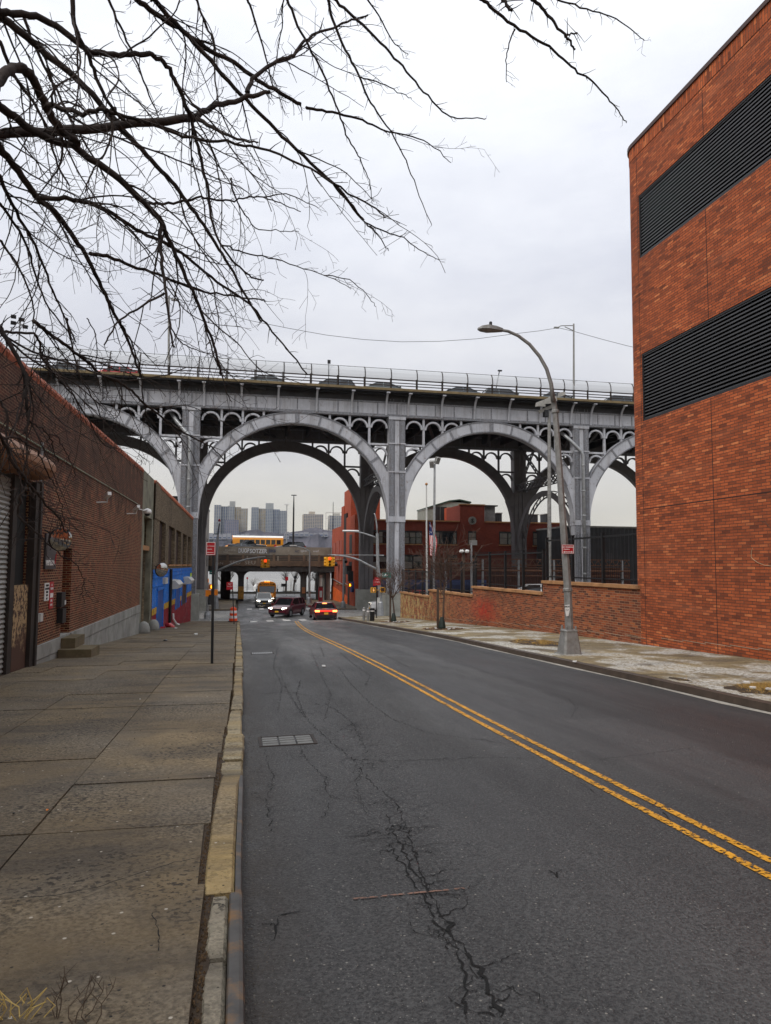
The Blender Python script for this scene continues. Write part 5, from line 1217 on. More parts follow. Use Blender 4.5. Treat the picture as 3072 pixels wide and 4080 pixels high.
bus('school_bus','yellow school bus facing us on the street behind the silver car',7.2,onroad(3.72,98.5),math.pi,1.0,None,True)
# ---------------------------------------------------------------- highway overpass
Y0=104.
ov=thing('highway_overpass','double-deck brown concrete highway overpass with graffiti across the end of the street','bridge',(5,Y0,-3.4))
XL,XR=-30,48
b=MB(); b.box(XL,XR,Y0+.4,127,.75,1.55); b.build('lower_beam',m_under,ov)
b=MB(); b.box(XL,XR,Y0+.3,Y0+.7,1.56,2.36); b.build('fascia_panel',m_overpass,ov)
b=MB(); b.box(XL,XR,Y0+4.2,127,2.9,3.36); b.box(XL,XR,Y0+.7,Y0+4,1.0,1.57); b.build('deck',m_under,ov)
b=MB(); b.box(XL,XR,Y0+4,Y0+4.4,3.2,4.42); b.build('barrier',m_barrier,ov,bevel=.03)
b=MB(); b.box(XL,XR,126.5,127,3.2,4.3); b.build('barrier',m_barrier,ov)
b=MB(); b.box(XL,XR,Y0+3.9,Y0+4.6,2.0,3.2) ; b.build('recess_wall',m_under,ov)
for z in (2.5,2.72,2.95): b=MB(); b.box(XL,XR,Y0+.42,Y0+.56,z,z+.09); b.build('rail',m_overpass,ov)
zb=lambda x,y:(700+x*.5402,1850+y*.5402)
xs_=[at(*zb(x,700),Y0)[0] for x in (382,494,610,725,835,950,1060)]
d_=(xs_[-1]-xs_[0])/6
for k in range(-8,20):
    x=xs_[0]+d_*k
    if not XL<x<26: continue
    b=MB(); b.box(x-.16,x+.16,Y0+.2,Y0+.72,1.5,3.17); b.rbox((x,Y0+.5,3.19),.3,.5,.08); b.box(x-.24,x+.24,Y0+.18,Y0+.72,1.52,2.0); b.build('rail_post',m_overpass,ov)
    if k%2: b=MB(); b.box(x+.5,x+.68,Y0+.4,Y0+.6,2.36,3.0); b.build('rail_post',m_barrier,ov)
for cx,nm in ((.35,0),(9.35,1)):
    zg=zp(Y0)-.1
    for yy_ in (Y0+.8,)+((Y0+12,) if nm==0 else ()):
        b=MB(); b.box(cx-.42,cx+.42,yy_,yy_+.9,zg,-.05)
        P=[]
        for i in range(7):
            a=i/6*math.pi/2; P.append((cx-.42-1.0*(1-math.cos(a)),-.15+.92*math.sin(a)))
        poly=[(cx-.42,-.15)]+P[1:]+[(2*cx-x,z) for x,z in P[::-1]]
        b.prism(poly,1,yy_,yy_+.9); b.build('column',m_under,ov)
b=MB(); b.box(-2.6,-1.2,Y0+6,Y0+7.2,zp(Y0)-.1,.8); b.build('column',m_under,ov)
b=MB(); b.box(.0,.78,Y0+.74,Y0+.795,-3.2,-1.4); b.build('warning_panel',M('yellow_striped_panel',(.3,.15,.02),.7,var=.4,vs=3),ov); b=MB(); b.box(9.1,9.6,Y0+.74,Y0+.795,-2.4,-1.5); b.build('notice',M('brown_notice',(.2,.08,.03),.7),ov)
g1=M('graffiti_silver',(.5,.5,.5),.6,var=.25,vs=4); g2=M('graffiti_blue_black',(.05,.06,.1),.6,var=.3,vs=4); g3=M('graffiti_pale',(.33,.3,.26),.7)
gx=lambda px,py:at(*zb(px,py),Y0+4)
for tx,px,py,s,m_,xs in (('DUOP',502,652,.95,g1,.6),('SOTZER',610,655,.9,g1,.78),('jucs',712,648,.85,g2,.8),('mesta..',410,640,.5,g3,1.3),('noir',368,652,.42,g3,1),('AC',895,650,.5,g2,1),('qser',948,645,.55,g1,1.2),('wef',1033,648,.5,g1,1.2),('x',830,645,.6,g3,1)):
    p=gx(px,py); 
    if m_ is g1 and s>.8: lettering(tx,s*1.05,g2,ov,(p[0],Y0+3.99,p[2]-.03),depth=.004,bold=.035,xs=xs,name='graffiti')
    lettering(tx,s,m_,ov,(p[0],Y0+3.975 if 1 else 0,p[2]),depth=.006,bold=.025 if s>.8 else .004,xs=xs,name='graffiti')
gx2=lambda px,py:at(*zb(px,py),Y0+.3)
for tx,px,s in (('SED',438,.72),('SEU',548,.75),('eN',330,.5)): p=gx2(px,738); lettering(tx,s,g3,ov,(p[0],Y0+.29,p[2]),depth=.004,bold=.0,xs=1.3,name='graffiti')
# abutment and dark fence on the far right and left under the road
t=thing('fence_panel','dark fence of boards along the far left pavement under the highway','fence',(-3.4,110,-3.4))
b=MB()
for k in range(8):
    y=96+k*3; b.box(-3.5,-3.42,y,y+2.9,zp(y),zp(y)+1.9)
b.build('boards',m_trim,t); b=MB()
for k in range(9): b.box(-3.4,-3.3,95.95+k*3,96.05+k*3,zp(96),zp(96)+2.05)
b.build('posts',m_black,t)
t=thing('abutment_shed','cluttered grey shed and poles beside the red building under the highway','shed',(12.4,106,-3.4))
b=MB(); b.box(11.6,13.3,105,109,-3.5,.7); b.build('wall',m_stucco,t); b=MB(); b.box(11.4,11.55,104.6,104.75,-3.4,.8); b.box(12.4,12.6,104.5,104.9,-3.4,.9); b.build('post',m_trim,t); b=MB(); b.box(11.7,12.1,104.9,104.98,-2.6,.3); b.build('shutter',m_offwhite,t); b=MB(); b.box(11.2,13.4,104.3,109,.55,.72); b.build('roof',m_trim,t)
# ---------------------------------------------------------------- red building on the right beyond the avenue
FY=87.
rb_=thing('red_building','long two storey dark red building behind the viaduct, its corner tower bright red','building',(14,FY,-3.2))
ZR=7.35
z3=lambda x,y:(1600+x*.36014,1950+y*.36014)
zc_=lambda x,y:(1300+x*.2712,1900+y*.2712)
XW=13.75
b=MB(); XE=atx(0,0,1)[0]
xe=at(2235,2150,FY)[0]
mx0,mx1=at(*z3(645,250),FY)[0],at(*z3(915,250),FY)[0]
mz=at(*z3(780,175),FY)[2]
b.face([(XW+1.5,FY,-3.6),(xe,FY,-3.6),(xe,FY,ZR),(XW+1.5,FY,ZR)]); b.face([(XW+1.5,FY,ZR),(xe,FY,ZR),(xe,FY+19,ZR),(XW+1.5,FY+19,ZR)]); b.face([(xe,FY,-3.6),(xe,FY+19,-3.6),(xe,FY+19,ZR),(xe,FY,ZR)])
b.box(mx0,mx1,FY-.05,FY+6,ZR-2,mz); b.build('front_wall',MB_FARRED,rb_)
b=MB(); b.box(XW+1.4,mx0-.05,FY-.12,FY+.3,ZR,ZR+.16); b.box(mx1+.05,xe+.1,FY-.12,FY+.3,ZR,ZR+.16); b.box(mx0-.1,mx1+.1,FY-.15,FY+.3,mz,mz+.14); b.build('coping',m_brown_trim if 0 else m_cap,rb_)
b=MB(); b.box(XW,XW+1.45,FY-1.5,FY+5.5,-3.6,ZR+.6); b.box(XW+.05,XW+3,FY+8,FY+20.5,-3.6,ZR-.2); b.build('side_wall',MB_FARBRIGHT,rb_)
b=MB(); b.box(XW+.2,XW+4,FY+3,FY+9.,ZR-5,11.7); b.box(XW+.1,XW+1.2,FY+8.5,FY+11,ZR-3,9.8); b.build('tower',MB_FARBRIGHT,rb_)
b=MB(); b.box(XW+.01,XW+1.4,FY+5.52,FY+7.95,-3.6,8.6); b.build('near_black_block',M('near_black_brick',(.03,.014,.011),.9),rb_)  # near-black block set almost flush between the side walls
b=MB(); b.box(XW-.03,XW,FY-1.4,FY+20.4,-3.4,-.95); b.build('orange_dado',m_orange,rb_) if 0 else None
b=MB(); 
b.hexa([(XW-.02,FY+4,-3.5),(XW+.0,FY+4,-3.5),(XW+.0,FY+20.4,-3.5),(XW-.02,FY+20.4,-3.5),(XW-.02,FY+4,-2.2),(XW+.0,FY+4,-2.2),(XW+.04,FY+20.4,-1.3),(XW-.02,FY+20.4,-1.3)]); b.build('orange_dado',m_orange,rb_)
for (y0,y1,z0,z1) in ((FY+12,FY+15,2.6,5.2),(FY+16,FY+18.5,2.4,5.0),(FY+9.5,FY+11,2.6,5.2),(FY+.5,FY+2.6,3.2,5.6),(FY+.5,FY+2.6,-.6,2.2),(FY+9.6,FY+11.2,-.8,1.9),(FY+12.4,FY+14.6,-.8,1.9)):
    b=MB(); b.box(XW-.03,XW+.03,y0,y1,z0,z1); f=b.build('window',m_winframe if y0<FY+4 else M('bricked_up',(.33,.08,.05),.8) ,rb_); 
    b=MB(); b.box(XW-.1,XW-.031,y0-.1,y1+.1,z0-.15,z0); b.build('sill',m_cap,f)
b=MB(); b.tube([(XW-.1,FY+19.5,4.5),(XW-.1,FY+19.5,-.2),(XW-.1,FY+6,-.9)],[.06]*3,6); b.tube([(XW-.1,FY+5.6,2),(XW-.1,FY+5.6,-.6),(XW-.1,FY+1,-.9)],[.05]*3,6); b.build('pipes',m_galv,rb_)
b=MB(); b.box(XW-.6,XW-.02,FY+.6,FY+2.2,.6,1.7); b.build('exhaust_fan',m_trim,rb_); b=MB(); b.box(XW-.03,XW+.03,FY+2.4,FY+3.6,-3.2,-.9); b.build('doorway',m_trim,rb_)
for y,z in ((FY+12,1.9),(FY+3,2.3)): b=MB(); b.rbox((XW-.5,y,z),.5,.9,.35,0,.3); b.build('floodlight',m_black,rb_)
# windows of the long front: pixel boxes of the photograph turned into metres on the wall
WB=[(15,455,225,605,3),(325,455,610,610,3),(735,460,825,610,1),(1080,465,1355,615,3),(1450,465,1730,625,3),(15,720,230,880,2),(505,722,612,780,2),(755,728,825,770,1)]
ww=[(at(*z3(a,b_),FY),at(*z3(c,d),FY),n) for a,b_,c,d,n in WB]+[(at(*zc_(645,780),FY),at(*zc_(735,980),FY),1),(at(*zc_(770,780),FY),at(*zc_(885,980),FY),2),(at(*zc_(640,1150),FY),at(*zc_(880,1350),FY),2),(at(*zc_(1130,795),FY),at(*zc_(1400,990),FY),0),(at(*zc_(1130,1145),FY),at(*zc_(1405,1350),FY),0)]
for p,q,n in ww:
    if not n: continue
    x0,x1,z0,z1=p[0],q[0],q[2],p[2]
    b=MB(); b.box(x0,x1,FY-.06,FY+.05,z0,z1); f=b.build('window',m_winframe,rb_)
    b=MB(); b.box(x0-.1,x1+.1,FY-.14,FY-.062,z0-.12,z0); b.build('sill',m_cap,f)
    for k in range(n):
        xa,xb=x0+(x1-x0)*(k+.08)/n,x0+(x1-x0)*(k+.92)/n
        for za,zb_ in ((z0+.08,(z0+z1)/2-.03),((z0+z1)/2+.03,z1-.25)):
            b=MB(); b.box(xa,xb,FY-.075,FY-.062,za,zb_); b.build('pane',m_blind if (k+int(za*3))%3==1 else m_win,f)
c=at(*z3(780,345),FY); b=MB(); b.lathe((c[0],FY-.052,c[2]),[(.5,-.12),(.52,0)],28,axis=1); md=b.build('medallion',m_conc,rb_)
b=MB(); 
for r0,r1 in ((.42,.51),):
    for i in range(28):
        t0,t1=2*math.pi*i/28,2*math.pi*(i+1)/28; b.hexa([(c[0]+r*math.cos(a),y,c[2]+r*math.sin(a)) for y in (FY-.25,FY-.171) for r,a in ((r0,t0),(r1,t0),(r1,t1),(r0,t1))])
b.build('medallion_rim',m_stucco,md); lettering('S',.7,m_trim,md,(c[0],FY-.18,c[2]-.25),bold=.03)
q=at(*z3(785,590),FY); b=MB(); b.box(q[0]-.45,q[0]+.45,FY-.5,FY-.08,q[2]-.3,q[2]+.3); b.build('air_conditioner',m_white,rb_)
p=at(*z3(15,965),FY); b=MB(); pts=[]
prof=[(FY-.1,-1.55),(FY-1.1,-1.5),(FY-1.5,-1.1),(FY-1.45,-.6),(FY-1.1,-.2),(FY-.1,0)]
x0,x1=at(*zc_(372,1450),FY-1)[0],at(*z3(1105,965),FY-1)[0]
b.prism(prof,0,x0,x1); aw=b.build('awning',m_bluefab,rb_)
b=MB()
for k in range(9):
    xa=x0+1.5+k*2.3; b.box(xa,xa+1.9,FY-.08,FY-.02,-3.3,-1.62)
b.build('roller_doors',m_terr,rb_)
# roof structures
ph=thing('rooftop_penthouse','pale green metal penthouse with curved roof behind the red parapet','building',(24,FY+9,ZR))
x0,x1=at(*z3(290,250),FY+10)[0],at(*z3(520,250),FY+10)[0]; x2=at(*z3(760,250),FY+10)[0]; za=at(*z3(290,210),FY+10)[2]; zb_=at(*z3(520,138),FY+10)[2]
b=MB(); b.prism([(x0,ZR-1),(x2,ZR-1),(x2,zb_-.1),(x1,zb_),(x0,za)],1,FY+10,FY+16); b.build('wall',M('pale_green_cladding',(.24,.26,.22),.7,var=.2),ph)
b=MB(); b.prism([(x0-.1,za),(x0-.1,za+.18),(x1,zb_+.2),((x1+x2)/2,zb_+.42),(x2+.1,zb_+.1),(x2+.1,zb_-.1),((x1+x2)/2,zb_+.25),(x1,zb_)],1,FY+9.8,FY+16); b.build('roof',M('dark_green_roof',(.03,.06,.04),.6),ph)
for px in (390,465): p=at(*z3(px,270),FY+9.95); b=MB(); b.box(p[0]-.45,p[0]+.45,FY+9.93,FY+9.98,ZR,p[2]+1); b.build('window',m_winframe,ph)
rs=thing('rooftop_shed','red and white plywood rooftop shed beside the pale penthouse','shed',(27,FY+7,ZR)); x0,x1=at(*z3(518,260),FY+7)[0],at(*z3(640,260),FY+7)[0]; zt=at(*z3(580,200),FY+7)[2]
b=MB(); b.box(x0,x1,FY+7,FY+9,ZR-.5,zt); b.build('wall',MB_FARBRIGHT,rs); b=MB(); b.box(x0+1.2,x1-.3,FY+6.9,FY+6.98,ZR,zt-.3); b.build('white_panel',m_offwhite,rs)
cs=thing('stair_bulkhead','corrugated grey metal bulkhead on the roof right of the raised gable','shed',(33,FY+5,ZR)); x0,x1=at(*z3(918,250),FY+2)[0],at(*z3(1030,250),FY+2)[0]; zt=at(*z3(950,188),FY+2)[2]
b=MB(); n=16
for k in range(n): xa=x0+(x1-x0)*k/n; xb=x0+(x1-x0)*(k+1)/n; b.face([(xa,FY+2,ZR-.3),(xb,FY+2-(.12 if k%2 else -.0),ZR-.3),(xb,FY+2-(.12 if k%2 else 0),zt),(xa,FY+2,zt)])
b.box(x0,x1,FY+2.1,FY+6,ZR-.3,zt); b.build('cladding',m_galv,cs); b=MB(); b.box(x0-2.,x1+.3,FY+1.6,FY+6.2,zt,zt+.15); b.build('roof',m_terr,cs)
for px0,px1,pt,lb in ((1060,1110,265,'dark rooftop unit left of the bare steel pier'),(1405,1508,280,'low grey rooftop box right of the steel arch'),(1600,1645,275,'stepped grey rooftop chimney behind the tall pole')):
    x0,x1=at(*z3(px0,300),FY+4)[0],at(*z3(px1,300),FY+4)[0]; zt=at(*z3(px0,pt),FY+4)[2]; u=thing('rooftop_unit',lb,'rooftop unit',((x0+x1)/2,FY+4,ZR),'rooftop units on the red building'); b=MB(); b.box(x0,x1,FY+4,FY+6,ZR-.2,zt); b.build('casing',m_terr,u,bevel=.05); b=MB(); b.box(x0-.1,x1+.1,FY+3.9,FY+6.1,zt,zt+.1); b.build('cap',m_stucco,u)
# dark shed, pipe rack and yard behind the fence
ds=thing('dark_shed','large charcoal corrugated shed behind the fence at the right','shed',(45,78,-3)); x0=at(2262,2120,78)[0]
b=MB(); n=60
for k in range(n): xa=x0+k*.5; b.face([(xa,78,-3.5),(xa+.25,77.92,-3.5),(xa+.25,77.92,6.4),(xa,78,6.4)]); b.face([(xa+.25,77.92,-3.5),(xa+.5,78,-3.5),(xa+.5,78,6.4),(xa+.25,77.92,6.4)])
b.box(x0,x0+30,78.02,92,-3.5,6.38); b.build('cladding',m_terr,ds); b=MB(); b.box(x0-.1,x0+30,77.8,92,6.4,6.6); b.build('roof',m_stucco,ds); q=at(2420,2220,77.9); b=MB(); b.box(q[0]-.7,q[0]+.7,77.85,77.91,q[2]-.6,q[2]+.5); b.build('notice',m_charcoal,ds)
pr=thing('pipe_rack','rusty lattice pipe rack crossing the yard behind the black fence','pipe rack',(28,73,-3))
m_rpipe=M('rusty_pipe',(.17,.075,.04),.8,var=.4,vs=2,grime=(.07,.035,.02),gs=2)
xa,xb=at(1740,2240,73)[0],at(2510,2240,73)[0]; zt=at(1800,2228,73)[2]; zl=at(1800,2252,73)[2]
b=MB(); b.box(xa,xb,72.95,73.05,zt,zt+.1); b.box(xa,xb,72.95,73.05,zl,zl+.1); n=26
for k in range(n): u0=xa+(xb-xa)*k/n; u1=xa+(xb-xa)*(k+.5)/n; u2=xa+(xb-xa)*(k+1)/n; b.bar((u0,73,zl),(u1,73,zt),.06); b.bar((u1,73,zt),(u2,73,zl),.06)
b.build('truss',m_rpipe,pr); b=MB()
for i,(dz,dy,r) in enumerate(((-.25,.4,.1),(-.55,.0,.13),(-1.1,.3,.08))): b.tube([(xa,73+dy,zl+dz),(xb,73+dy,zl+dz)],[r]*2,8)
b.build('pipes',m_rpipe,pr); b=MB()
for k in range(6): x=xa+1+(xb-xa-2)*k/5; b.box(x-.1,x+.1,72.9,73.1,-3.3,zt)
b.build('posts',m_galv,pr)
yt=thing('yard_wall','rust red slatted screen wall at the back of the yard','wall',(28,74.5,-3)); b=MB(); x=at(1940,2280,74.5)[0]; xe2=at(2510,2280,74.5)[0]
while x<xe2: b.box(x,x+.16,74.5,74.58,-3.4,at(2000,2262,74.5)[2]); x+=.26
b.build('slats',M('rust_red_slats',(.11,.04,.028),.8,var=.4,vs=3),yt); b=MB(); b.box(at(1940,2280,74.5)[0],xe2,74.6,74.7,-3.4,1.0); b.build('backing',m_rpipe,yt)
vp=at(2115,2345,60); v=car('van','white van parked behind the black fence','van','suv',m_carwhite,(vp[0],60,vp[2]-1.3),math.pi/2-.3)
vp=at(1835,2340,66); v=car('truck','pale blue and white truck parked behind the young tree and fence','truck','pickup',m_carwhite,(vp[0],66,-2.9),math.pi/2)
vp=at(1665,2310,70); v=car('truck','red truck with a pale cab behind the lowest fence section','truck','pickup',m_carbright,(vp[0],70,-2.6),math.pi/2)
# grey building on the left beyond the avenue
t=thing('grey_building','tall narrow grey stucco building behind the left viaduct piers','building',(-4.3,92,-3.2)); b=MB(); b.box(-12,-4.25,83,104,-3.5,9.2); b.build('wall',m_stucco,t); b=MB(); b.box(-12,-4.2,82.9,104.1,9.2,9.4); b.build('coping',m_trim,t); b=MB()
for y in (86,92,98): b.box(-4.255,-4.22,y,y+2.2,1.5,5.2)
b.build('windows',m_winframe,t); b=MB(); b.box(-4.26,-4.2,84,90,-3.2,1.2); b.build('shopfront',m_trim,t)
t=thing('floodlight_rack','tilted steel rack of slats and lamps on the grey roof','lighting rack',(-4.5,96,9.4)); b=MB()
for k in range(9): b.bar((-5.6+.03*k,95,9.8+k*.27),(-4.15+.0*k-.1*abs(k-5),95.5,9.8+k*.27),.06,.1)
b.build('slats',m_galv,t); b=MB()
for k in range(8): b.rbox((-4.05-.1*abs(k-5)+.1,95.4,9.9+k*.27),.22,.3,.17,.3)
b.build('lamps',m_black,t); b=MB(); b.bar((-5.2,95.3,9.3),(-5.2,95.3,12.1),.1); b.build('post',m_black,t)
# billboard frame on the red roof
t=thing('billboard_frame','empty white pipe billboard frame on the red building roof','frame',(13.8,FY+20,ZR)); p=[at(*zb(x,y),FY+20) for x,y in ((1108,357),(1108,483),(1162,278),(1232,357),(1140,483))]
b=MB(); b.bar(p[0],p[1],.08); b.bar(p[0],p[3],.08); b.bar(p[1],p[4],.08); b.bar((p[0][0],FY+20,(p[0][2]*2+p[1][2])/3),(p[4][0],FY+20,(p[0][2]*2+p[1][2])/3),.05); b.build('frame',m_offwhite,t); b=MB(); b.tube([(p[2][0],FY+20,ZR-1),p[2]],[.07,.04],6); b.build('mast',m_black,t)
# ---------------------------------------------------------------- river walk, far shore
t=thing('river_railing','low metal railing along the river walk','railing',(8,151.5,-3.7)); b=MB()
for z in (.35,.75,1.15): b.box(-40,60,151.47,151.53,zp(151)+z,zp(151)+z+.06)
b.build('rails',m_galv,t); b=MB()
for k in range(50): x=-40+k*2; b.box(x-.04,x+.04,151.45,151.55,zp(151),zp(151)+1.2)
b.build('posts',m_galv,t)
t=thing('kerb_barrier','long low dark barrier across the end of the street','barrier',(3,139,-3.6)); b=MB(); b.box(-12,26,138.4,138.7,zp(138)-.1,zp(138)+.3); b.build('beam',m_trim,t)
def tower(x0,x1,ztop,label,col,win,ph=None,depth=30,nb=10,Y=1500,z0=40,curved=False):
    t=thing('apartment_tower',label,'building',((x0+x1)/2,Y,z0),'apartment towers across the river'); wd=x1-x0
    m=M('tower_concrete_%s'%label.split()[0],col,.8,var=.08,vs=.1)
    b=MB(); n=5
    for k in range(n):
        o=(0,5,2,6,1)[k] if curved else 0
        b.box(x0+wd*k/n,x0+wd*(k+1)/n,Y+o,Y+depth,z0,ztop-(0 if not curved else (0,2,1,3,6)[k]))
    b.build('wall',m,t)
    k=0; cols=int(wd/3.4); 
    for c in range(n if curved else 1):
        o=(0,5,2,6,1)[c] if curved else 0
        xa,xb=(x0+wd*c/n,x0+wd*(c+1)/n) if curved else (x0,x1)
        zt=ztop-(0 if not curved else (0,2,1,3,6)[c])
        w_=MB(); nn=max(2,int((xb-xa)/3.6)); rows=int((zt-z0)/3.1)
        for i in range(nn):
            for r in range(rows):
                xa_=xa+(xb-xa)*(i+.18)/nn; z=z0+1+r*3.1
                if z+2>zt: continue
                w_.box(xa_,xa_+(xb-xa)/nn*(.64 if (c%2 or not curved) else .5),Y+o-.25,Y+o-.05,z,z+(2.0 if c%2 else 1.6))
        w_.build('window_bay',win[c%len(win)],t)
    if ph: b=MB(); b.box(x0+wd*ph[0],x0+wd*ph[1],Y+8,Y+20,ztop-2,ztop+ph[2]); b.build('penthouse',m,t)
    return t
wb1=M('far_window_blue',(.03,.055,.12),.3,var=.3,vs=.05); wb2=M('far_window_slate',(.05,.075,.15),.4,var=.4,vs=.1); wb3=M('far_window_tan',(.25,.18,.09),.5,var=.5,vs=.1)
tower(-52,16,124,'broad grey stepped apartment slab behind, leftmost across the river',(.27,.27,.26),[wb2,wb1,wb1,wb3,wb3],(.45,.62,9),curved=True)
tower(-30,-2,92,'shorter mauve terraced tower before the leftmost slab',(.2,.18,.19),[wb2],None,20,Y=1470,z0=42)
tower(23.5,97,121,'tall blue-grey slab between the leftmost slab and highway lamps',(.27,.28,.28),[wb1,wb3,wb1,wb2,wb1],(.4,.62,10),curved=True)
tower(131.5,173.5,109,'cream pinstriped apartment tower standing alone mid-river view',(.38,.33,.26),[wb1],(.3,.6,6),Y=1500,z0=62)
tower(188.,222,108,'pale pinstriped tower partly behind the red corner tower',(.36,.34,.3),[wb1],(.3,.7,5),Y=1510,z0=60)
# palisade cliff and wooded ridge
b=MB(); hr=random.Random(5); xs=fr(-900,1400,150)
H_=[66+8*math.sin(x*.011)+5*math.sin(x*.045+1)+hr.uniform(-2,2) for x in xs]
rows=[(1400,-6,0),(1415,8,2),(1440,30,4),(1462,.78,5),(1490,1,3),(1700,.95,2)]
G_=[]
for y,z,j in rows: G_.append([(x,y+hr.uniform(-j,j)*2,(z if z>1.5 or z<0 else z*h)+hr.uniform(-j,j)*.4) for x,h in zip(xs,H_)])
for r0,r1 in zip(G_,G_[1:]):
    for i in range(len(xs)-1): b.face([r0[i],r0[i+1],r1[i+1],r1[i]])
struct(b.build('hills',m_wood_hill,weld=True))
b=MB(); hr=random.Random(8)
for i in range(900):
    x=hr.uniform(-150,330); y=hr.uniform(1405,1492); tt=(y-1400)/90; z=-4+tt*68*(.9)+hr.uniform(-2,2); r=hr.uniform(2.2,5)
    n=7
    for k in range(n):
        a=hr.uniform(0,6.28); e=hr.uniform(-.3,1.4); d=(math.cos(a)*math.cos(e),math.sin(a)*math.cos(e),math.sin(e)); c=add((x,y,z),mul(d,r)); u=hr.uniform(.6,1.4)*r*.5
        b.face([add(c,(-u,0,-u*.6)),add(c,(u*.8,0,-u*.5)),add(c,(u*.3,-.5,u)),add(c,(-u*.6,.3,u*.7))])
ob=b.build('far_woods',m_farfol); ob['kind']='stuff'
for x0,x1,z0,z1,lb in ((90,180,60,69,'row of low terraced houses on the far ridge'),(-60,20,52,64,'low white building at the foot of the leftmost slab'),(22,100,54,61,'long low hall below the blue-grey slab')):
    t=thing('ridge_building',lb,'building',((x0+x1)/2,1460,z0)); b=MB(); n=9
    for k in range(n): b.box(x0+(x1-x0)*k/n,x0+(x1-x0)*(k+.9)/n,1458,1466,z0,z1-(k*3%4))
    b.build('walls',M('ridge_concrete',(.25,.25,.27),.8) if x0==90 else bpy.data.materials['ridge_concrete'],t); b=MB()
    for k in range(n): b.box(x0+(x1-x0)*(k+.15)/n,x0+(x1-x0)*(k+.75)/n,1457.8,1457.95,z0+2,z0+4)
    b.build('windows',wb1,t)
# bare trees on the river walk
def baretree(name,label,x,y,z,h,seed,mat,group=None,spread=.5,levels=4,r0=None,n0=5,trunkh=.3,cat='tree',lean=0,rmin=.004):
    r_=random.Random(seed); t=thing(name,label,cat,(x,y,z),group)
    tb=MB(); cb=MB(); r0=r0 or h*.022
    def grow(p,d,L,r,lv,b):
        pts=[p]; rr=[r]; n=4
        for i in range(n):
            k_=.25 if lv==0 else 1; d=norm(add(d,(r_.gauss(0,.13)*k_,r_.gauss(0,.13)*k_,r_.gauss(0.05,.08)))); p=add(p,mul(d,L/n)); pts.append(p); rr.append(r*(1-.45*(i+1)/n))
        b.tube(pts,[max(q_,rmin) for q_ in rr],6 if lv==0 else 4 if lv<3 else 3,cap=False)
        if lv>=levels: return
        m=n0 if lv<2 else 3
        for k in range(m):
            i=r_.randint(1 if lv else 3,n); q=pts[i]; a=r_.uniform(0,6.28); e=cross(d,(math.cos(a),math.sin(a),.3)); nd_=norm(add(mul(d,1),mul(norm(e),spread*r_.uniform(.6,1.5)))); 
            grow(q,nd_,L*r_.uniform(.5,.8),max(rr[i]*.62,.004),lv+1,cb)
    grow((x,y,z),norm((lean,0,1)),h*trunkh,r0,0,tb)
    tb.build('trunk',mat,t,smooth=True); cb.build('crown',mat,t); return t
RT=[(335,850,145,'bare tree left of the railing-side lamp, far left'),(400,850,146,'bare forked tree just left of the dark underpass column'),(575,870,147,'small bare sapling by the white sculpture'),(810,850,143,'bare tree behind the red flag sign'),(870,850,147,'bare tree behind the round sign'),(985,850,144,'bare tree right of the right underpass column'),(1030,850,146,'rightmost bare tree on the river walk')]
for i,(px,py,Y,lb) in enumerate(RT):
    p=at(*zb(px,py),Y); baretree('bare_tree',lb,p[0],Y,zp(Y),4.2 if i==2 else 8.5,20+i,m_bark2 if i==2 else M('river_bark',(.05,.04,.033)) if i==0 else bpy.data.materials['river_bark'],'bare trees on the river walk',.55,4)
# ---------------------------------------------------------------- street lamp on the right pavement
lp=(8.95,17.3); zl=zs(*lp)
lp=gnd(2268,2606,zs); lx,ly,zl=lp[0],lp[1],lp[2]
t=thing('street_lamp','tall weathered street lamp with curved arm on the right pavement','street lamp',lp)
b=MB(); b.rbox((lx,ly,zl+.015),.62,.62,.03); 
P=[]
for z,r in ((.03,.27),(.62,.19),(.66,.2),(.70,.17)): P.append([(lx+r*sx_,ly+r*sy_,zl+z) for sx_,sy_ in ((-1,-.8),(-.8,-1),(.8,-1),(1,-.8),(1,.8),(.8,1),(-.8,1),(-1,.8))])
b.loft(P); b.build('base',m_polegrey,t)
b=MB()
for sx_,sy_ in ((-1,-1),(1,-1),(1,1),(-1,1)): b.lathe((lx+sx_*.14,ly+sy_*.14,zl+.70),[(.03,0),(.03,.1)],8)
b.build('anchor_bolts',m_polegrey,t)
# shaft leans a little, as the pole in the street does
pole=[at(x,y,ly) for x,y in ((2268,2500),(2262,2350),(2255,2250),(2228,1850),(2212,1640),(2204,1590))]
pole[0]=(pole[0][0],ly,zl+.7)
b=MB(); b.tube(pole,[.125,.115,.11,.095,.085,.08],8); b.build('shaft',m_polegrey,t)
b=MB(); 
for q,r in ((pole[1],.125),(pole[4],.1)): b.lathe(add(q,(0,0,-.05)),[(r,0),(r+.01,.02),(r+.01,.08),(r,.1)],10)
b.build('collars',m_polegrey,t)
A=[at(x,y,ly-.1) for x,y in ((2204,1600),(2196,1530),(2178,1470),(2150,1420),(2110,1372),(2065,1338),(2025,1320),(1985,1313))]
b=MB(); b.tube(A,[.07,.06,.055,.052,.05,.048,.045,.045],8); b.build('arm',m_polegrey,t,smooth=True)
h=at(1955,1313,ly-.1); k=.55
b=MB(); b.loft([[(h[0]+x,h[1]+y,h[2]+z) for y,z in ((-w,-.02),(-w*.8,hh),(w*.8,hh),(w,-.02),(w*.5,-lo),(-w*.5,-lo))] for x,w,hh,lo in ((.36,.06,.05,.04),(.15,.12,.09,.06),(-.1,.17,.1,.08),(-.3,.14,.06,.06),(-.38,.06,.02,.03))]); hd=b.build('lamp_head',m_polegrey,t,bevel=.02)
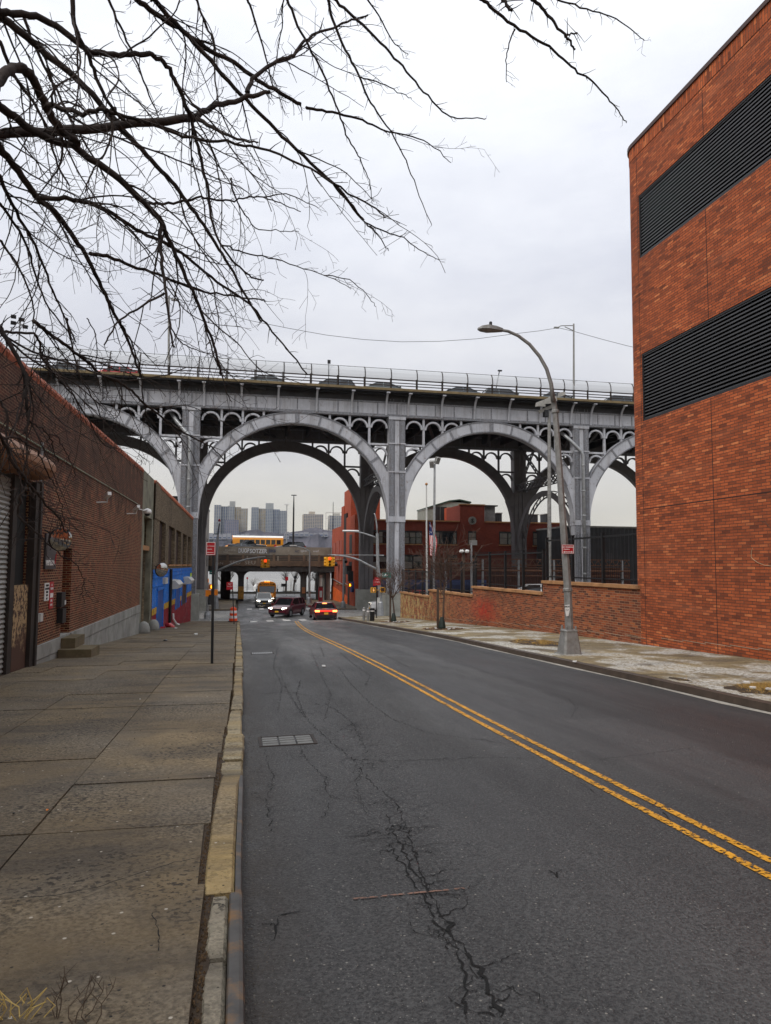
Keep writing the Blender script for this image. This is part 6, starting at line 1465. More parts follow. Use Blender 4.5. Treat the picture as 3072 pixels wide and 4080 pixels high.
b=MB(); b.lathe((h[0]+.0,h[1],h[2]+.09),[(.045,0),(.045,.12),(.03,.14)],10); b.build('photocell',m_black,hd)
def ns_sign(c,w,h_,label,arrow,ang=0,text=True,back=False):
    s=thing('no_standing_sign',label,'sign',c); b=MB(); b.box(c[0]-w/2,c[0]+w/2,c[1]-.012,c[1],c[2]-h_/2,c[2]+h_/2); b.build('panel',m_red,s)
    b=MB(); e=.022*w/.45
    for a in ((-w/2+.01,w/2-.01,h_/2-e,h_/2-e+.012),(-w/2+.01,w/2-.01,-h_/2+.01,-h_/2+.022),(-w/2+.01,-w/2+.022,-h_/2+.022,h_/2-e),(w/2-.022,w/2-.01,-h_/2+.022,h_/2-e)): b.box(c[0]+a[0],c[0]+a[1],c[1]-.016,c[1]-.0125,c[2]+a[2],c[2]+a[3])
    b.build('border',m_white,s)
    f=c[1]-.014
    lettering('NO STANDING',w*.135,m_white,s,(c[0],f,c[2]+h_*.16),depth=.002,bold=w*.003,xs=.95)
    lettering('Anytime',w*.15,m_white,s,(c[0]-w*.12,f,c[2]-h_*.07),depth=.002,bold=w*.002)
    z=c[2]-h_*.3; b=MB(); b.box(c[0]-w*.3,c[0]+w*.3,f-.003,f+.001,z-w*.02,z+w*.02)
    for d in arrow: x=c[0]+d*w*.4; b.prism([(x,z),(x-d*w*.14,z+w*.07),(x-d*w*.14,z-w*.07)],1,f-.003,f+.001)
    b.build('arrow',m_white,s); return s
q=at(2263,2188,ly-.16); ns_sign((q[0],ly-.15,q[2]),.37,.26,'red no standing sign with a double arrow on the street lamp',(-1,1))
q=at(2260,2430,ly-.14); s=thing('sticker','torn white sticker on the street lamp shaft','sticker',q); b=MB(); b.prism([(q[0]-.075,q[2]+.13),(q[0]+.075,q[2]+.15),(q[0]+.08,q[2]),(q[0]+.04,q[2]-.17),(q[0]-.03,q[2]-.18),(q[0]-.06,q[2]-.02)],1,ly-.135,ly-.13); pp=b.build('paper',m_white,s); lettering('SMOK',.06,m_black,s,(q[0],ly-.137,q[2]+.07),depth=.001,bold=.002); lettering('OUT',.05,m_black,s,(q[0],ly-.137,q[2]-.02),depth=.001)
# ---------------------------------------------------------------- left sign posts, drum
p=gnd(845,2643); px_,py_,pz_=p
t=thing('sign_post','square black steel sign post standing on the left pavement','post',p)
top=at(851,2163,py_); b=MB(); b.bar((px_,py_,pz_-.1),top,.065,.065,up=(0,1,0)); b.build('post',m_black,t); b=MB()
for k in range(14): z=pz_+.4+k*.2; b.rbox((px_+(top[0]-px_)*(z-pz_)/(top[2]-pz_),py_-.034,z),.018,.003,.018)
b.build('punched_holes',m_trim,t)
q=at(838,2186,py_-.05); ns_sign((q[0]+.012,py_-.04,q[2]),.235,.33,'red no standing sign with a left arrow on the black square post',(-1,))
p=gnd(933,2487); top=at(926,2326,p[1]+.3)
t=thing('sign_post','thin leaning dark sign post behind the orange drum','post',p); b=MB(); b.bar((p[0],p[1],p[2]-.1),(top[0],p[1]+.3,top[2]),.07); b.build('post',m_black,t); q=at(918,2333,p[1]+.2); s=thing('red_sign','small weathered red sign on the thin leaning post','sign',q); b=MB(); b.box(q[0]-.27,q[0]+.17,p[1]+.2,p[1]+.22,q[2]-.3,q[2]+.25); b.build('panel',m_red,s); lettering('NO',.14,m_white,s,(q[0]-.05,p[1]+.195,q[2]+.06)); lettering('STANDING',.08,m_white,s,(q[0]-.05,p[1]+.195,q[2]-.08),xs=.9)
p=gnd(929,2478); t=thing('traffic_drum','orange and white striped traffic drum by the left kerb','drum',p)
b=MB(); b.lathe(add(p,(0,0,0)),[(.42,0),(.42,.07),(.34,.09)],20); b.build('rubber_base',m_black,t)
for i in range(5):
    z0=.09+i*.2; r0=.32-.018*i; b=MB(); b.lathe(p,[(r0,z0),(r0,z0+.19),(r0-.016,z0+.2)],20); b.build('band',m_drum if i%2==0 else m_refl,t,smooth=False)
b=MB(); b.lathe(p,[(.23,1.09),(.1,1.13),(.02,1.14)],16); b.box(p[0]-.1,p[0]+.1,p[1]-.02,p[1]+.02,p[2]+1.12,p[2]+1.19); b.build('handle_top',m_drum,t)
# ---------------------------------------------------------------- traffic signals
def head3(c,lit,parent,face=-1,w=.34,h=.95,two=True):
    """three-lens signal facing -y plus side-facing twin"""
    b=MB(); b.box(c[0]-w/2,c[0]+w/2,c[1]-.1,c[1]+.15,c[2]-h/2,c[2]+h/2); hd=b.build('signal_head',m_yellow,parent,bevel=.02)
    for i,z in enumerate((h*.33,0,-h*.33)):
        b=MB(); b.lathe((c[0],c[1]-.1,c[2]+z),[(.02,-.035),(.1,-.012),(.105,.0)],16,axis=1)
        b.build('lens',(e_red if i==0 and lit=='red' else m_lensoff),hd)
        b=MB(); n=10
        for k in range(n):
            a0,a1=math.pi*(-.15+1.3*k/n),math.pi*(-.15+1.3*(k+1)/n)
            b.hexa([(c[0]+r*math.cos(a),y,c[2]+z+r*math.sin(a)) for y in (c[1]-.3,c[1]-.101) for r,a in ((.112,a0),(.125,a0),(.125,a1),(.112,a1))])
        b.build('visor',m_yellow,hd)
    if two:
        for s in (-1,1):
            b=MB(); b.box(*sorted((c[0]+s*(w/2+.01),c[0]+s*(w/2+.16))),c[1]+.0,c[1]+.32,c[2]-h/2,c[2]+h/2); sd=b.build('side_head',m_yellow,parent,bevel=.02)
            b=MB()
            for z in (h*.33,0,-h*.33): b.lathe((c[0]+s*(w/2+.16),c[1]+.16,c[2]+z),[(.13,0),(.13,.16),(.12,.16)] if s>0 else [(.12,-.16),(.13,-.16),(.13,0)],12,axis=0)
            b.build('visors',m_yellow,sd)
def handbox(c,parent,lit,mt):
    b=MB(); b.box(c[0]-.22,c[0]+.22,c[1]-.1,c[1]+.12,c[2]-.22,c[2]+.22); h_=b.build('pedestrian_signal',mt,parent,bevel=.02)
    b=MB(); b.box(c[0]-.17,c[0]+.17,c[1]-.108,c[1]-.101,c[2]-.17,c[2]+.17); b.build('face',m_lensoff,h_)
    if lit:
        b=MB(); e=lit; X,Y_,Z=c[0],c[1]-.115,c[2]
        b.box(X-.075,X+.07,Y_,Y_+.006,Z-.13,Z+.03)
        for i,hh in enumerate((.1,.13,.12,.09)): b.box(X-.075+i*.038,X-.075+i*.038+.03,Y_,Y_+.006,Z+.03,Z+.03+hh)
        b.bar((X+.07,Y_+.003,Z-.06),(X+.125,Y_+.003,Z+.02),.03,.006,up=(0,1,0)); b.build('lit_hand',e,h_)
# right corner combination pole
cpx=at(1510,2455,63.2); cx,cy=cpx[0],62.6; cz=zs(cx,cy)
ZC_=lambda x,y,Y=62.6: at(1300+x*.2712,1900+y*.2712,Y)
t=thing('traffic_signal','grey corner mast with two arms, street lamp and red signal at right','traffic signal',(cx,cy,cz))
b=MB(); b.lathe((cx,cy,cz),[(.34,0),(.3,.5),(.24,1.15),(.18,1.25)],8); b.build('base',m_galv,t)
tp=ZC_(748,830); b=MB(); b.tube([(cx,cy,cz+1.2),ZC_(758,1300),tp],[.17,.15,.13],10); b.build('shaft',m_galv,t)
b=MB(); b.tube([tp,ZC_(742,720),ZC_(730,620),ZC_(715,555),ZC_(702,535)],[.08,.07,.06,.06,.05],8); b.build('upper_arm',m_galv,t,smooth=True)
b=MB(); b.tube([ZC_(745,900),ZC_(660,865),ZC_(560,832),ZC_(460,808),ZC_(395,800)],[.08,.075,.07,.06,.055],8); b.build('lamp_arm',m_galv,t,smooth=True)
q=ZC_(355,798); b=MB(); b.loft([[(q[0]+x,q[1]+y,q[2]+z) for y,z in ((-w,0),(-w*.7,.1),(w*.7,.1),(w,0),(0,-.08))] for x,w in ((.75,.08),(.3,.2),(-.4,.22),(-.7,.08))]); b.build('lamp_head',m_white,t)
MA=[ZC_(750,1362),ZC_(680,1325),ZC_(600,1285),ZC_(500,1230),ZC_(400,1195),ZC_(300,1170),ZC_(200,1155),ZC_(60,1146)]
b=MB(); b.tube(MA,[.11,.1,.095,.09,.085,.08,.07,.06],8); b.build('signal_arm',m_galv,t,smooth=True)
b=MB(); b.tube([ZC_(20,1146),ZC_(840,1150)],[.035,.035],6); b.box(*sorted((ZC_(705,1150)[0],ZC_(845,1150)[0])),cy-.08,cy+.08,ZC_(760,1152)[2]-.06,ZC_(760,1142)[2]); b.build('tie_bar',m_galv,t)
q=ZC_(48,1245); head3(q,'red',t,w=.3,h=.82)
q2=ZC_(700,1660); handbox((q2[0]-.12,cy-.35,q2[2]),t,e_walk,m_yellow); handbox((q2[0]+.75,cy-.2,q2[2]+.02),t,None,m_yellow); b=MB(); b.bar((q2[0]-.1,cy-.25,q2[2]),(cx,cy,q2[2]),.07); b.build('bracket',m_yellow,t)
q=ZC_(822,1442); s=thing('street_sign','green 12 Av street name sign on the corner mast','sign',q); b=MB(); b.box(cx+.12,q[0]+.78,cy-.1,cy-.07,q[2]-.22,q[2]+.22); b.build('panel',m_green,s); lettering('12 Av',.32,m_white,s,(q[0]+.15,cy-.105,q[2]-.1),bold=.008)
q=ZC_(772,1810); b=MB(); b.lathe((q[0],q[1],q[2]-.25),[(.17,0),(.175,.02),(.175,.45),(.17,.47)],10); b.build('sticker_band',m_offwhite,t)
# thin post with red signs in front
p=gnd(1500,2463,zs); top=ZC_(738,1510,p[1]); t=thing('sign_post','thin dark sign post with red plates beside the corner mast','post',p); b=MB(); b.bar((p[0],p[1],p[2]-.1),top,.07); b.build('post',m_black,t)
q=ZC_(756,1535,p[1]-.1); s=thing('red_sign','upper red parking sign on the thin post by the corner mast','sign',q); b=MB(); b.box(q[0]-.25,q[0]+.25,p[1]-.07,p[1]-.05,q[2]-.32,q[2]+.32); b.build('panel',m_red,s); lettering('NO',.14,m_white,s,(q[0],p[1]-.075,q[2]+.1)); lettering('STANDING',.085,m_white,s,(q[0],p[1]-.075,q[2]-.08),xs=.9)
q=ZC_(717,1556,p[1]+.1); s=thing('red_sign','lower red parking sign seen edge-left on the thin post','sign',q); b=MB(); b.box(q[0]-.16,q[0]+.16,p[1]+.05,p[1]+.07,q[2]-.25,q[2]+.25); b.build('panel',m_red,s); lettering('NO',.12,m_white,s,(q[0],p[1]+.045,q[2]))
# bollards
for i,(px,py) in enumerate(((1450,2474),(1463,2475),(1470,2474))):
    p=gnd(px,py,zs); p=(p[0]+(.12 if i==2 else 0),p[1]-.3*i,p[2]); t=thing('bollard',['left pale steel bollard at the right corner kerb','middle pale bollard at the right corner kerb','black stubby bollard beside the pale ones at the corner'][i],'bollard',p,'bollards at the corner'); hh=[.95,.9,.95][i]; b=MB(); b.lathe((p[0],p[1],p[2]-.05),[(.1,0),(.1,hh),(.07,hh+.05),(.02,hh+.07)] if i<2 else [(.2,0),(.2,.08),(.16,.1),(.16,hh),(.1,hh+.03)],14); b.build('shaft',[m_polegrey,m_polegrey,m_black][i],t); b=MB(); b.lathe((p[0],p[1],p[2]+hh-.25),[(.104,0),(.104,.1)] if i<2 else [(.163,0),(.163,.06)],14); b.build('band',m_refl,t)
# far right pedestrian post with amber hand; near-left one under the pier
p=at(1388,2417,81.5); px0=p[0]; t=thing('pedestrian_signal','pedestrian signal with lit amber hand before the orange dado','traffic signal',(px0,81.5,zp(81.5))); b=MB(); b.lathe((px0-.6,81.5,zp(81.5)),[(.32,0),(.25,.7),(.12,.8),(.11,5.5),(.09,5.6)],8); b.build('post',m_galv,t); q=at(1394,2331,81.3); handbox((q[0],81.3,q[2]),t,e_amber,m_sigor); b=MB(); b.bar((q[0],81.45,q[2]),(px0-.6,81.5,q[2]),.08); b.build('bracket',m_sigor,t); b=MB(); b.box(px0-.05,px0+.55,81.5,81.9,q[2]+.4,q[2]+1.6); b.build('cabinet',m_trim,t)
Z2=lambda x,y,Y:at(780+x*.2034,2100+y*.2034,Y)
p=gnd(826,2466); Y=p[1]; t=thing('pedestrian_signal','low post with orange pedestrian boxes and amber hand by the left pier','traffic signal',p)
b=MB(); b.lathe(p,[(.3,0),(.3,.35),(.22,.6),(.12,.66),(.1,3.1),(.08,3.15)],10); b.build('post',m_galv,t)
q=Z2(312,1170,Y-.3); handbox((q[0],Y-.3,q[2]),t,e_amber,m_sigor); q=Z2(250,1290,Y); b=MB(); b.box(q[0]-.25,q[0]+.2,Y-.2,Y+.25,q[2]-.3,q[2]+.25); b.build('signal_back',m_sigor,t,bevel=.03); q=Z2(395,1280,Y+.2); b=MB(); b.box(q[0]-.15,q[0]+.15,Y,Y+.5,q[2]-.25,q[2]+.25); b.build('signal_back',m_sigor,t,bevel=.03)
b=MB(); b.tube([Z2(245,1270,Y),Z2(245,1010,Y)],[.05,.04],6); b.build('bracket',m_sigor,t)
b=MB(); q=Z2(270,1520,Y-.2); b.tube([Z2(285,1330,Y-.1),q],[.16,.16],10); b.build('hanging_lamp',m_trim,t); b=MB(); b.lathe(add(q,(0,0,-.05)),[(.15,0),(.12,.02)],12); b.build('lamp_rim',m_white,t)
# left far mast with arm
q=Z2(393,1600,81); t=thing('traffic_signal','tall grey mast with long arm and red signal over the street','traffic signal',(q[0],81,zp(81))); b=MB(); tp=Z2(432,150,81); b.tube([(q[0],81,zp(81)),Z2(400,1000,81),tp],[.2,.17,.12],10); b.lathe((q[0],81,zp(81)),[(.4,0),(.3,.8),(.2,1.2)],8); b.build('shaft',m_galv,t)
b=MB(); b.tube([Z2(425,855,81),Z2(600,772,80.5),Z2(800,690,80),Z2(1000,630,79.5),Z2(1200,600,79),Z2(1370,582,79)],[.12,.11,.1,.09,.08,.07],8); b.build('signal_arm',m_galv,t,smooth=True)
q=Z2(1362,715,78.9); head3(q,'red',t,w=.34,h=.9)
b=MB(); b.tube([tp,at(874,2085,81)],[.08,.06],6); b.build('upper_pole',m_black,t); b=MB(); c=at(874,2078,81); b.lathe(c,[(.12,0),(.14,.12),(.08,.28)],10); b.build('beacon',m_red,t)
q=Z2(312,890,81); s=thing('street_sign','small green street sign edge-on by the left mast','sign',q); b=MB(); b.box(q[0]-.25,q[0]+.35,80.8,80.83,q[2]-.2,q[2]+.2); b.build('panel',m_green,s); b=MB(); b.box(q[0]-.22,q[0]+.32,80.795,80.799,q[2]-.03,q[2]+.03); b.build('legend',m_white,s)
# lamp post before the overpass and highway masts
p=gnd(1232,2405); t=thing('street_lamp','slim grey lamp post in front of the overpass with arm to the left','street lamp',p); Y=p[1]; b=MB(); b.lathe(p,[(.4,0),(.3,.7),(.16,.85)],8); b.tube([(p[0],Y,p[2]+.8),at(1235,2200,Y)],[.14,.1],8); b.build('shaft',m_galv,t); b=MB(); b.tube([at(1235,2198,Y),at(1215,2185,Y),at(1180,2176,Y-.3)],[.08,.07,.06],6); b.build('arm',m_galv,t); q=at(1170,2174,Y-.3); b=MB(); b.box(q[0]-.5,q[0]+.4,Y-.45,Y-.15,q[2]-.06,q[2]+.08); b.build('lamp_head',m_white,t,bevel=.04)
q0,q1=at(1168,2180,108.5),at(1171,1975,108.5); t=thing('highway_lamp','tall dark lamp mast rising from the highway barrier','street lamp',q0); b=MB(); b.tube([(q0[0],108.5,3.3),V(q0,q1,.75),q1],[.16,.12,.06],8); b.build('mast',m_black,t); b=MB(); b.box(q1[0]-.4,q1[0]+.4,108.3,108.6,q1[2],q1[2]+.12); b.build('lamp_head',m_black,t)
q0,q1=at(1142,2160,127),at(1143,2012,127); t=thing('highway_lamp','thin grey lamp mast with bright head behind the highway','street lamp',q0); b=MB(); b.tube([(q0[0],126.7,3.4),q1],[.1,.07],6); b.build('mast',m_galv,t); b=MB(); b.box(q1[0]-.45,q1[0]+.3,126.8,127.1,q1[2]-.02,q1[2]+.2); b.build('lamp_head',m_white,t)
# red call box column, signs by the river
p=gnd(1277,2412); t=thing('call_box','slim red call box column on the far right pavement','call box',p); b=MB(); b.box(p[0]-.25,p[0]+.25,p[1]-.2,p[1]+.2,p[2],p[2]+2.2); b.build('column',m_red,t,bevel=.05); b=MB(); b.box(p[0]-.28,p[0]+.28,p[1]-.23,p[1]+.23,p[2]+2.2,p[2]+2.35); b.build('cap',m_carred,t); b=MB(); b.box(p[0]-.15,p[0]+.15,p[1]-.212,p[1]-.201,p[2]+1.0,p[2]+1.8); b.build('label',m_white,t)
def riversign(px0,py0,px1,py1,Y,label,mat,kind='sign',shape='box',post=True):
    a,c=at(*zb_f(px0,py0),Y),at(*zb_f(px1,py1),Y); x=(a[0]+c[0])/2; t=thing('road_sign',label,kind,(x,Y,zp(Y))); b=MB(); b.tube([(x,Y+.05,zp(Y)),(x,Y+.05,a[2])],[.05,.05],6); b.build('post',m_trim,t); b=MB()
    if shape=='box': b.box(min(a[0],c[0]),max(a[0],c[0]),Y-.04,Y-.01,min(a[2],c[2]),max(a[2],c[2]))
    else: r=abs(c[0]-a[0])/2; b.lathe((x,Y-.03,(a[2]+c[2])/2),[(r,0),(r,.03)],8 if shape=='oct' else 20,axis=1)
    b.build('panel',mat,t)
zb_f=lambda x,y:(700+x*.5402,1850+y*.5402)
riversign(810,830,830,857,135,'tilted red sign before the river trees',m_red); riversign(840,838,863,868,136,'white rectangular sign between the red and the round one',m_white); riversign(868,820,895,847,134,'back of a round sign on a dark post',m_trim,shape='oct'); riversign(869,850,891,872,133.6,'dark square plate under the round sign',m_dkbrown); riversign(778,880,816,902,134,'black and white double board sign',m_trim); riversign(522,833,534,846,136,'small red sign on a slim post left of the bus',m_red)
p=at(*zb_f(600,885),140); t=thing('sculpture','white ring-topped sculpture by the river walk','sculpture',(p[0],140,zp(140))); b=MB(); c=at(*zb_f(598,865),140)
for i in range(16):
    a0,a1=2*math.pi*i/16,2*math.pi*(i+1)/16; b.bar((c[0]+.5*math.cos(a0),140,c[2]+.5*math.sin(a0)),(c[0]+.5*math.cos(a1),140,c[2]+.5*math.sin(a1)),.14)
b.build('ring',m_offwhite,t); b=MB(); b.tube([(p[0]-.1,140,zp(140)),(p[0]-.3,140,zp(140)+1.2),(c[0]-.1,140,c[2]-.45)],[.5,.4,.1],8); b.build('body',m_white,t)
# ---------------------------------------------------------------- yard poles, flag
Y=60.; a,c=at(2188,2310,Y),at(2188,1640,Y)
t=thing('floodlight_pole','tall thick pole with a crown of floodlights behind the street lamp','floodlight',(a[0],Y,-2.5)); b=MB(); b.tube([(a[0],Y,-2.5),c],[.21,.15],10); b.build('pole',m_polegrey,t)
z8=lambda x,y:at(2100+x*.3151,1500+y*.3151,Y)
b=MB(); b.bar(z8(150,450),z8(330,370),.22,.3); cr=b.build('crossarm',m_stucco,t)
for (x0,y0,x1,y1,y2) in ((112,390,205,300,390),(190,365,275,265,350),(270,318,350,262,320),(395,270,455,205,240)):
    A_,B_=z8(x0,y0),z8(x1,y1); C_=z8(x1,y2); b=MB(); b.hexa([(A_[0],Y-.5,A_[2]),(C_[0],Y-.5,C_[2]-.05),(C_[0],Y+.2,C_[2]+.1),(A_[0],Y+.2,A_[2]+.1),(A_[0]+.12,Y-.4,A_[2]+.45),(B_[0],Y-.4,B_[2]),(B_[0],Y+.25,B_[2]),(A_[0]+.12,Y+.25,A_[2]+.5)]); b.build('floodlight',m_stucco,t,bevel=.05)
b=MB(); q=z8(235,470); b.rbox((q[0],Y,q[2]),.35,.5,.6); b.build('ballast',m_trim,t)
a,c=at(1727,2330,52),at(1732,1848,52); t=thing('floodlight_pole','slimmer pole topped by two floodlights, right of the flagpole','floodlight',(a[0],52,-2.3)); b=MB(); b.tube([(a[0],52,-2.3),c],[.12,.08],8); b.build('pole',m_galv,t)
for dx,dz,an in ((.18,.25,.4),(-.25,-.05,-.5)): b=MB(); b.rbox((c[0]+dx,51.9,c[2]+dz),.3,.3,.5,an,.5); f=b.build('floodlight',m_polegrey,t,bevel=.03); b=MB(); b.rbox((c[0]+dx-.02,51.72,c[2]+dz+.08),.2,.02,.3,an,.5); b.build('lens',m_white,f)
a,c=at(1702,2330,54),at(1699,1935,54); t=thing('flagpole','pale flagpole with ball finial behind the brick wall','flagpole',(a[0],54,-2.4)); b=MB(); b.tube([(a[0],54,-2.4),c],[.1,.05],8); b.build('pole',m_offwhite,t); b=MB(); b.lathe(add(c,(0,0,0)),[(.02,0),(.1,.06),(.12,.12),(.1,.18),(.02,.24)],12); b.build('finial',m_cap,t,smooth=True)
m_flag,nt,bs=new('flag_cloth'); uv=uvvec(nt); sx=nd(nt,'ShaderNodeSeparateXYZ'); lk(nt,uv,sx.inputs[0])
st=math_(nt,'GREATER_THAN',math_(nt,'FRACT',math_(nt,'MULTIPLY',sx.outputs[0],6.5)),.5); c1=mixc(nt,st,(.5,.02,.03),(.7,.7,.68))
cn=math_(nt,'MULTIPLY',math_(nt,'LESS_THAN',sx.outputs[0],.54),math_(nt,'GREATER_THAN',sx.outputs[1],.6)); v=nd(nt,'ShaderNodeTexVoronoi'); v.inputs['Scale'].default_value=9; lk(nt,uv,v.inputs['Vector']); star=math_(nt,'LESS_THAN',v.outputs['Distance'],.28); c2=mixc(nt,star,(.015,.025,.12),(.7,.7,.7))
lk(nt,mixc(nt,cn,c1,c2),bs.inputs['Base Color']); bs.inputs['Roughness'].default_value=.8
t=thing('flag','limp American flag hanging at half-staff on the flagpole','flag',at(1706,2090,53.9)); b=MB(); N=14; Mx=8
top,bot=at(1704,2078,53.9),at(1714,2212,53.9)
for i in range(N):
    for j in range(Mx):
        def Pt(i,j):
            v_=i/N; u_=j/Mx; wd=.15+.45*math.sin(min(1,v_*1.6)*1.57)*(1-.5*max(0,v_-.55)/.45)
            return (top[0]+.1+u_*wd+v_*.12,53.9+.12*math.sin(u_*9+v_*2),top[2]+(bot[2]-top[2])*v_-u_*.1)
        b.face([Pt(i,j),Pt(i+1,j),Pt(i+1,j+1),Pt(i,j+1)],[(a_/Mx,1-c_/N) for c_,a_ in ((i,j),(i+1,j),(i+1,j+1),(i,j+1))])
b.build('cloth',m_flag,t,smooth=True,weld=True)
a,c=at(1840,2330,50),at(1841,2190,50); t=thing('camera_pole','wooden pole with white dome cameras behind the second fence','pole',(a[0],50,-2.2)); b=MB(); b.tube([(a[0]+.1,50,-2.2),(c[0]+.1,50,c[2]+.1)],[.13,.12],8); b.build('pole',m_wood,t); b=MB()
for dx in (-.2,.22): b.lathe((c[0]+.1+dx,49.8,c[2]-.15),[(.05,-.1),(.16,-.05),(.18,.05),(.1,.15)],12)
b.build('dome_cameras',m_white,t); b=MB(); b.tube([(c[0]+.75,50.1,-2.2),(c[0]+.75,50.1,c[2]+.6)],[.08,.07],6); b.build('steel_pole',m_galv,t)
# viaduct lamp masts, sign and the sagging cable
def mast(px,py0,py1,label,tips):
    a,c=at(px,py0,VY-1.2),at(px,py1,VY-1.2); t=thing('bridge_lamp',label,'street lamp',(a[0],VY-1.2,DZ_)); b=MB(); b.tube([(a[0],VY-1.2,DZ_-.1),c],[.11,.08],8); b.build('mast',m_polegrey,t); b=MB()
    for q in tips: b.tube([at(*p_,VY-1.2) for p_ in q],[.045]*len(q),6)
    b.build('arm',m_polegrey,t); e=at(*tips[0][-1],VY-1.2); b=MB(); b.rbox((e[0]-.12,VY-1.2,e[2]-.02),.5,.2,.12,0,0); b.build('lamp_head',m_polegrey,t); return c
c1_=mast(2286,1580,1290,'steel lamp mast on the viaduct near the brick building',[[(2286,1297),(2235,1298),(2222,1305)],[(2286,1318),(2250,1302)]])
c2_=mast(673,1480,1180,'steel lamp mast on the viaduct seen through the branches',[[(673,1185),(690,1190),(700,1195)]])
t=thing('overhead_cable','thin sagging cable strung between the viaduct lamp masts','cable',at(1600,1362,VY-1.2)); b=MB(); b.tube([at(x,y,VY-1.2) for x,y in ((673,1190),(850,1240),(1000,1278),(1150,1308),(1300,1335),(1450,1353),(1600,1362),(1750,1360),(1900,1350),(2050,1330),(2150,1318),(2225,1306),(2286,1320),(2400,1352),(2500,1378),(2600,1400))],[.022]*16,5); b.build('wire',m_black,t)
t=thing('bridge_sign','small sign back on the viaduct fence over the arch','sign',at(1310,1440,VY-1.4)); q=at(1310,1443,VY-1.35); b=MB(); b.box(q[0]-.12,q[0]+.16,VY-1.4,VY-1.37,q[2]-.15,q[2]+.2); b.build('panel',m_trim,t); b=MB(); b.tube([(q[0],VY-1.37,DZ_),(q[0],VY-1.37,q[2])],[.03]*2,6); b.build('post',m_trim,t)
p0,p1=at(1975,1555,VY+3),at(1990,1478,VY+3); t=thing('bridge_lamp','slanted far lamp arm beyond the dark wagon on the viaduct','street lamp',p0); b=MB(); b.tube([(p0[0]-.2,VY+3,DZ_),p0,p1],[.06,.05,.05],6); b.build('arm',m_black,t); b=MB(); b.rbox((p1[0]+.05,VY+3,p1[2]+.03),.4,.2,.12); b.build('lamp_head',m_black,t)
q=at(120,1290,95); t=thing('floodlight_pole','distant floodlight cluster above the viaduct at the far left','floodlight',(q[0],95,0)); b=MB(); b.tube([(q[0]-1.2,95,9),(q[0]-1.2,95,q[2]+.5)],[.12,.1],6); b.bar((q[0]-2.2,95,q[2]+.2),(q[0]-.2,95,q[2]-.4),.12); b.build('pole',m_galv,t); b=MB()
for dx,dz in ((-1.9,.7),(-1.9,-.1),(-1.0,.4),(-.5,-.5)): b.rbox((q[0]+dx,94.8,q[2]+dz),.6,.4,.45,.3,.4)
b.build('floodlights',m_trim,t)
# ---------------------------------------------------------------- young street trees in pits, grass
def pit(name,label,cx,cy,wx,wy,n,leaf,seed,mat2=None):
    r_=random.Random(seed); t=thing(name,label,'tree pit',(cx,cy,zs(cx,cy)))
    b=MB(); n_=18
    ring=[(cx+wx*(1+.12*math.sin(i*2.7))*math.cos(2*math.pi*i/n_),cy+wy*(1+.12*math.sin(i*1.9))*math.sin(2*math.pi*i/n_)) for i in range(n_)]
    for i in range(n_):
        a,c=ring[i],ring[(i+1)%n_]; b.face([(cx,cy,zs(cx,cy)+.03),(a[0],a[1],zs(*a)+.017),(c[0],c[1],zs(*c)+.017)])
    b.build('soil',m_soil,t,smooth=True)
    b=MB()
    for i in range(n):
        a=r_.uniform(0,6.28); q=math.sqrt(r_.random()); x,y=cx+wx*q*math.cos(a),cy+wy*q*math.sin(a); z=zs(x,y)+.018+.012*(1-q)
        if leaf:
            u=r_.uniform(.02,.05); an=r_.uniform(0,6.28); b.face([(x+u*math.cos(an+k*1.57),y+u*math.sin(an+k*1.57),z+r_.uniform(0,.03)) for k in range(4)])
        else:
            if math.sin(x*5.1+1)*math.sin(y*3.7)+r_.uniform(-.6,.6)<0: continue
            for k in range(6):
                hx,hy=r_.gauss(0,.09),r_.gauss(0,.09); h_=r_.uniform(.02,.13)*(1.2-q); w_=.004; b.face([(x-w_,y,z-.02),(x+w_,y,z-.02),(x+hx+w_*.5,y+hy,z+h_)])
    o=b.build('leaf_litter' if leaf else 'dry_grass',m_leaf if leaf else m_grassd,t); o['kind']='stuff'
    if leaf or mat2:
        b=MB()
        for i in range(10): a=r_.uniform(0,6.28); x,y=cx+wx*.9*math.cos(a)*r_.random(),cy+wy*.9*math.sin(a)*r_.random(); b.rbox((x,y,zs(x,y)+.05),.1,.08,.03,r_.uniform(0,3))
        o=b.build('litter',m_white,t); o['kind']='stuff'
    return t
T1=(9.35,34.2); T2=(9.5,46.5)
q=gnd(1765,2507,zs); T1=(q[0],q[1]); q=gnd(1572,2479,zs); T2=(q[0],q[1])
pit('tree_pit','leaf-filled tree pit under the nearer young tree',T1[0],T1[1],1.0,1.4,500,True,1)
pit('tree_pit','leaf-filled tree pit with white litter under the farther young tree',T2[0],T2[1],1.0,1.6,400,True,2)
q=gnd(2140,2562,zs); pit('grass_patch','dry grass patch in the pavement just beyond the street lamp',q[0],q[1],.75,1.7,700,False,3)
q=gnd(3010,2752,zs); pit('grass_patch','dry grass and gravel patch by the kerb at the right frame edge',q[0]+.4,q[1],.85,.75,900,False,4,1)
q=gnd(2690,2710,zs); pit('grass_patch','tiny dry weed tuft in the right kerb joint',q[0]+.1,q[1],.12,.35,60,False,5)
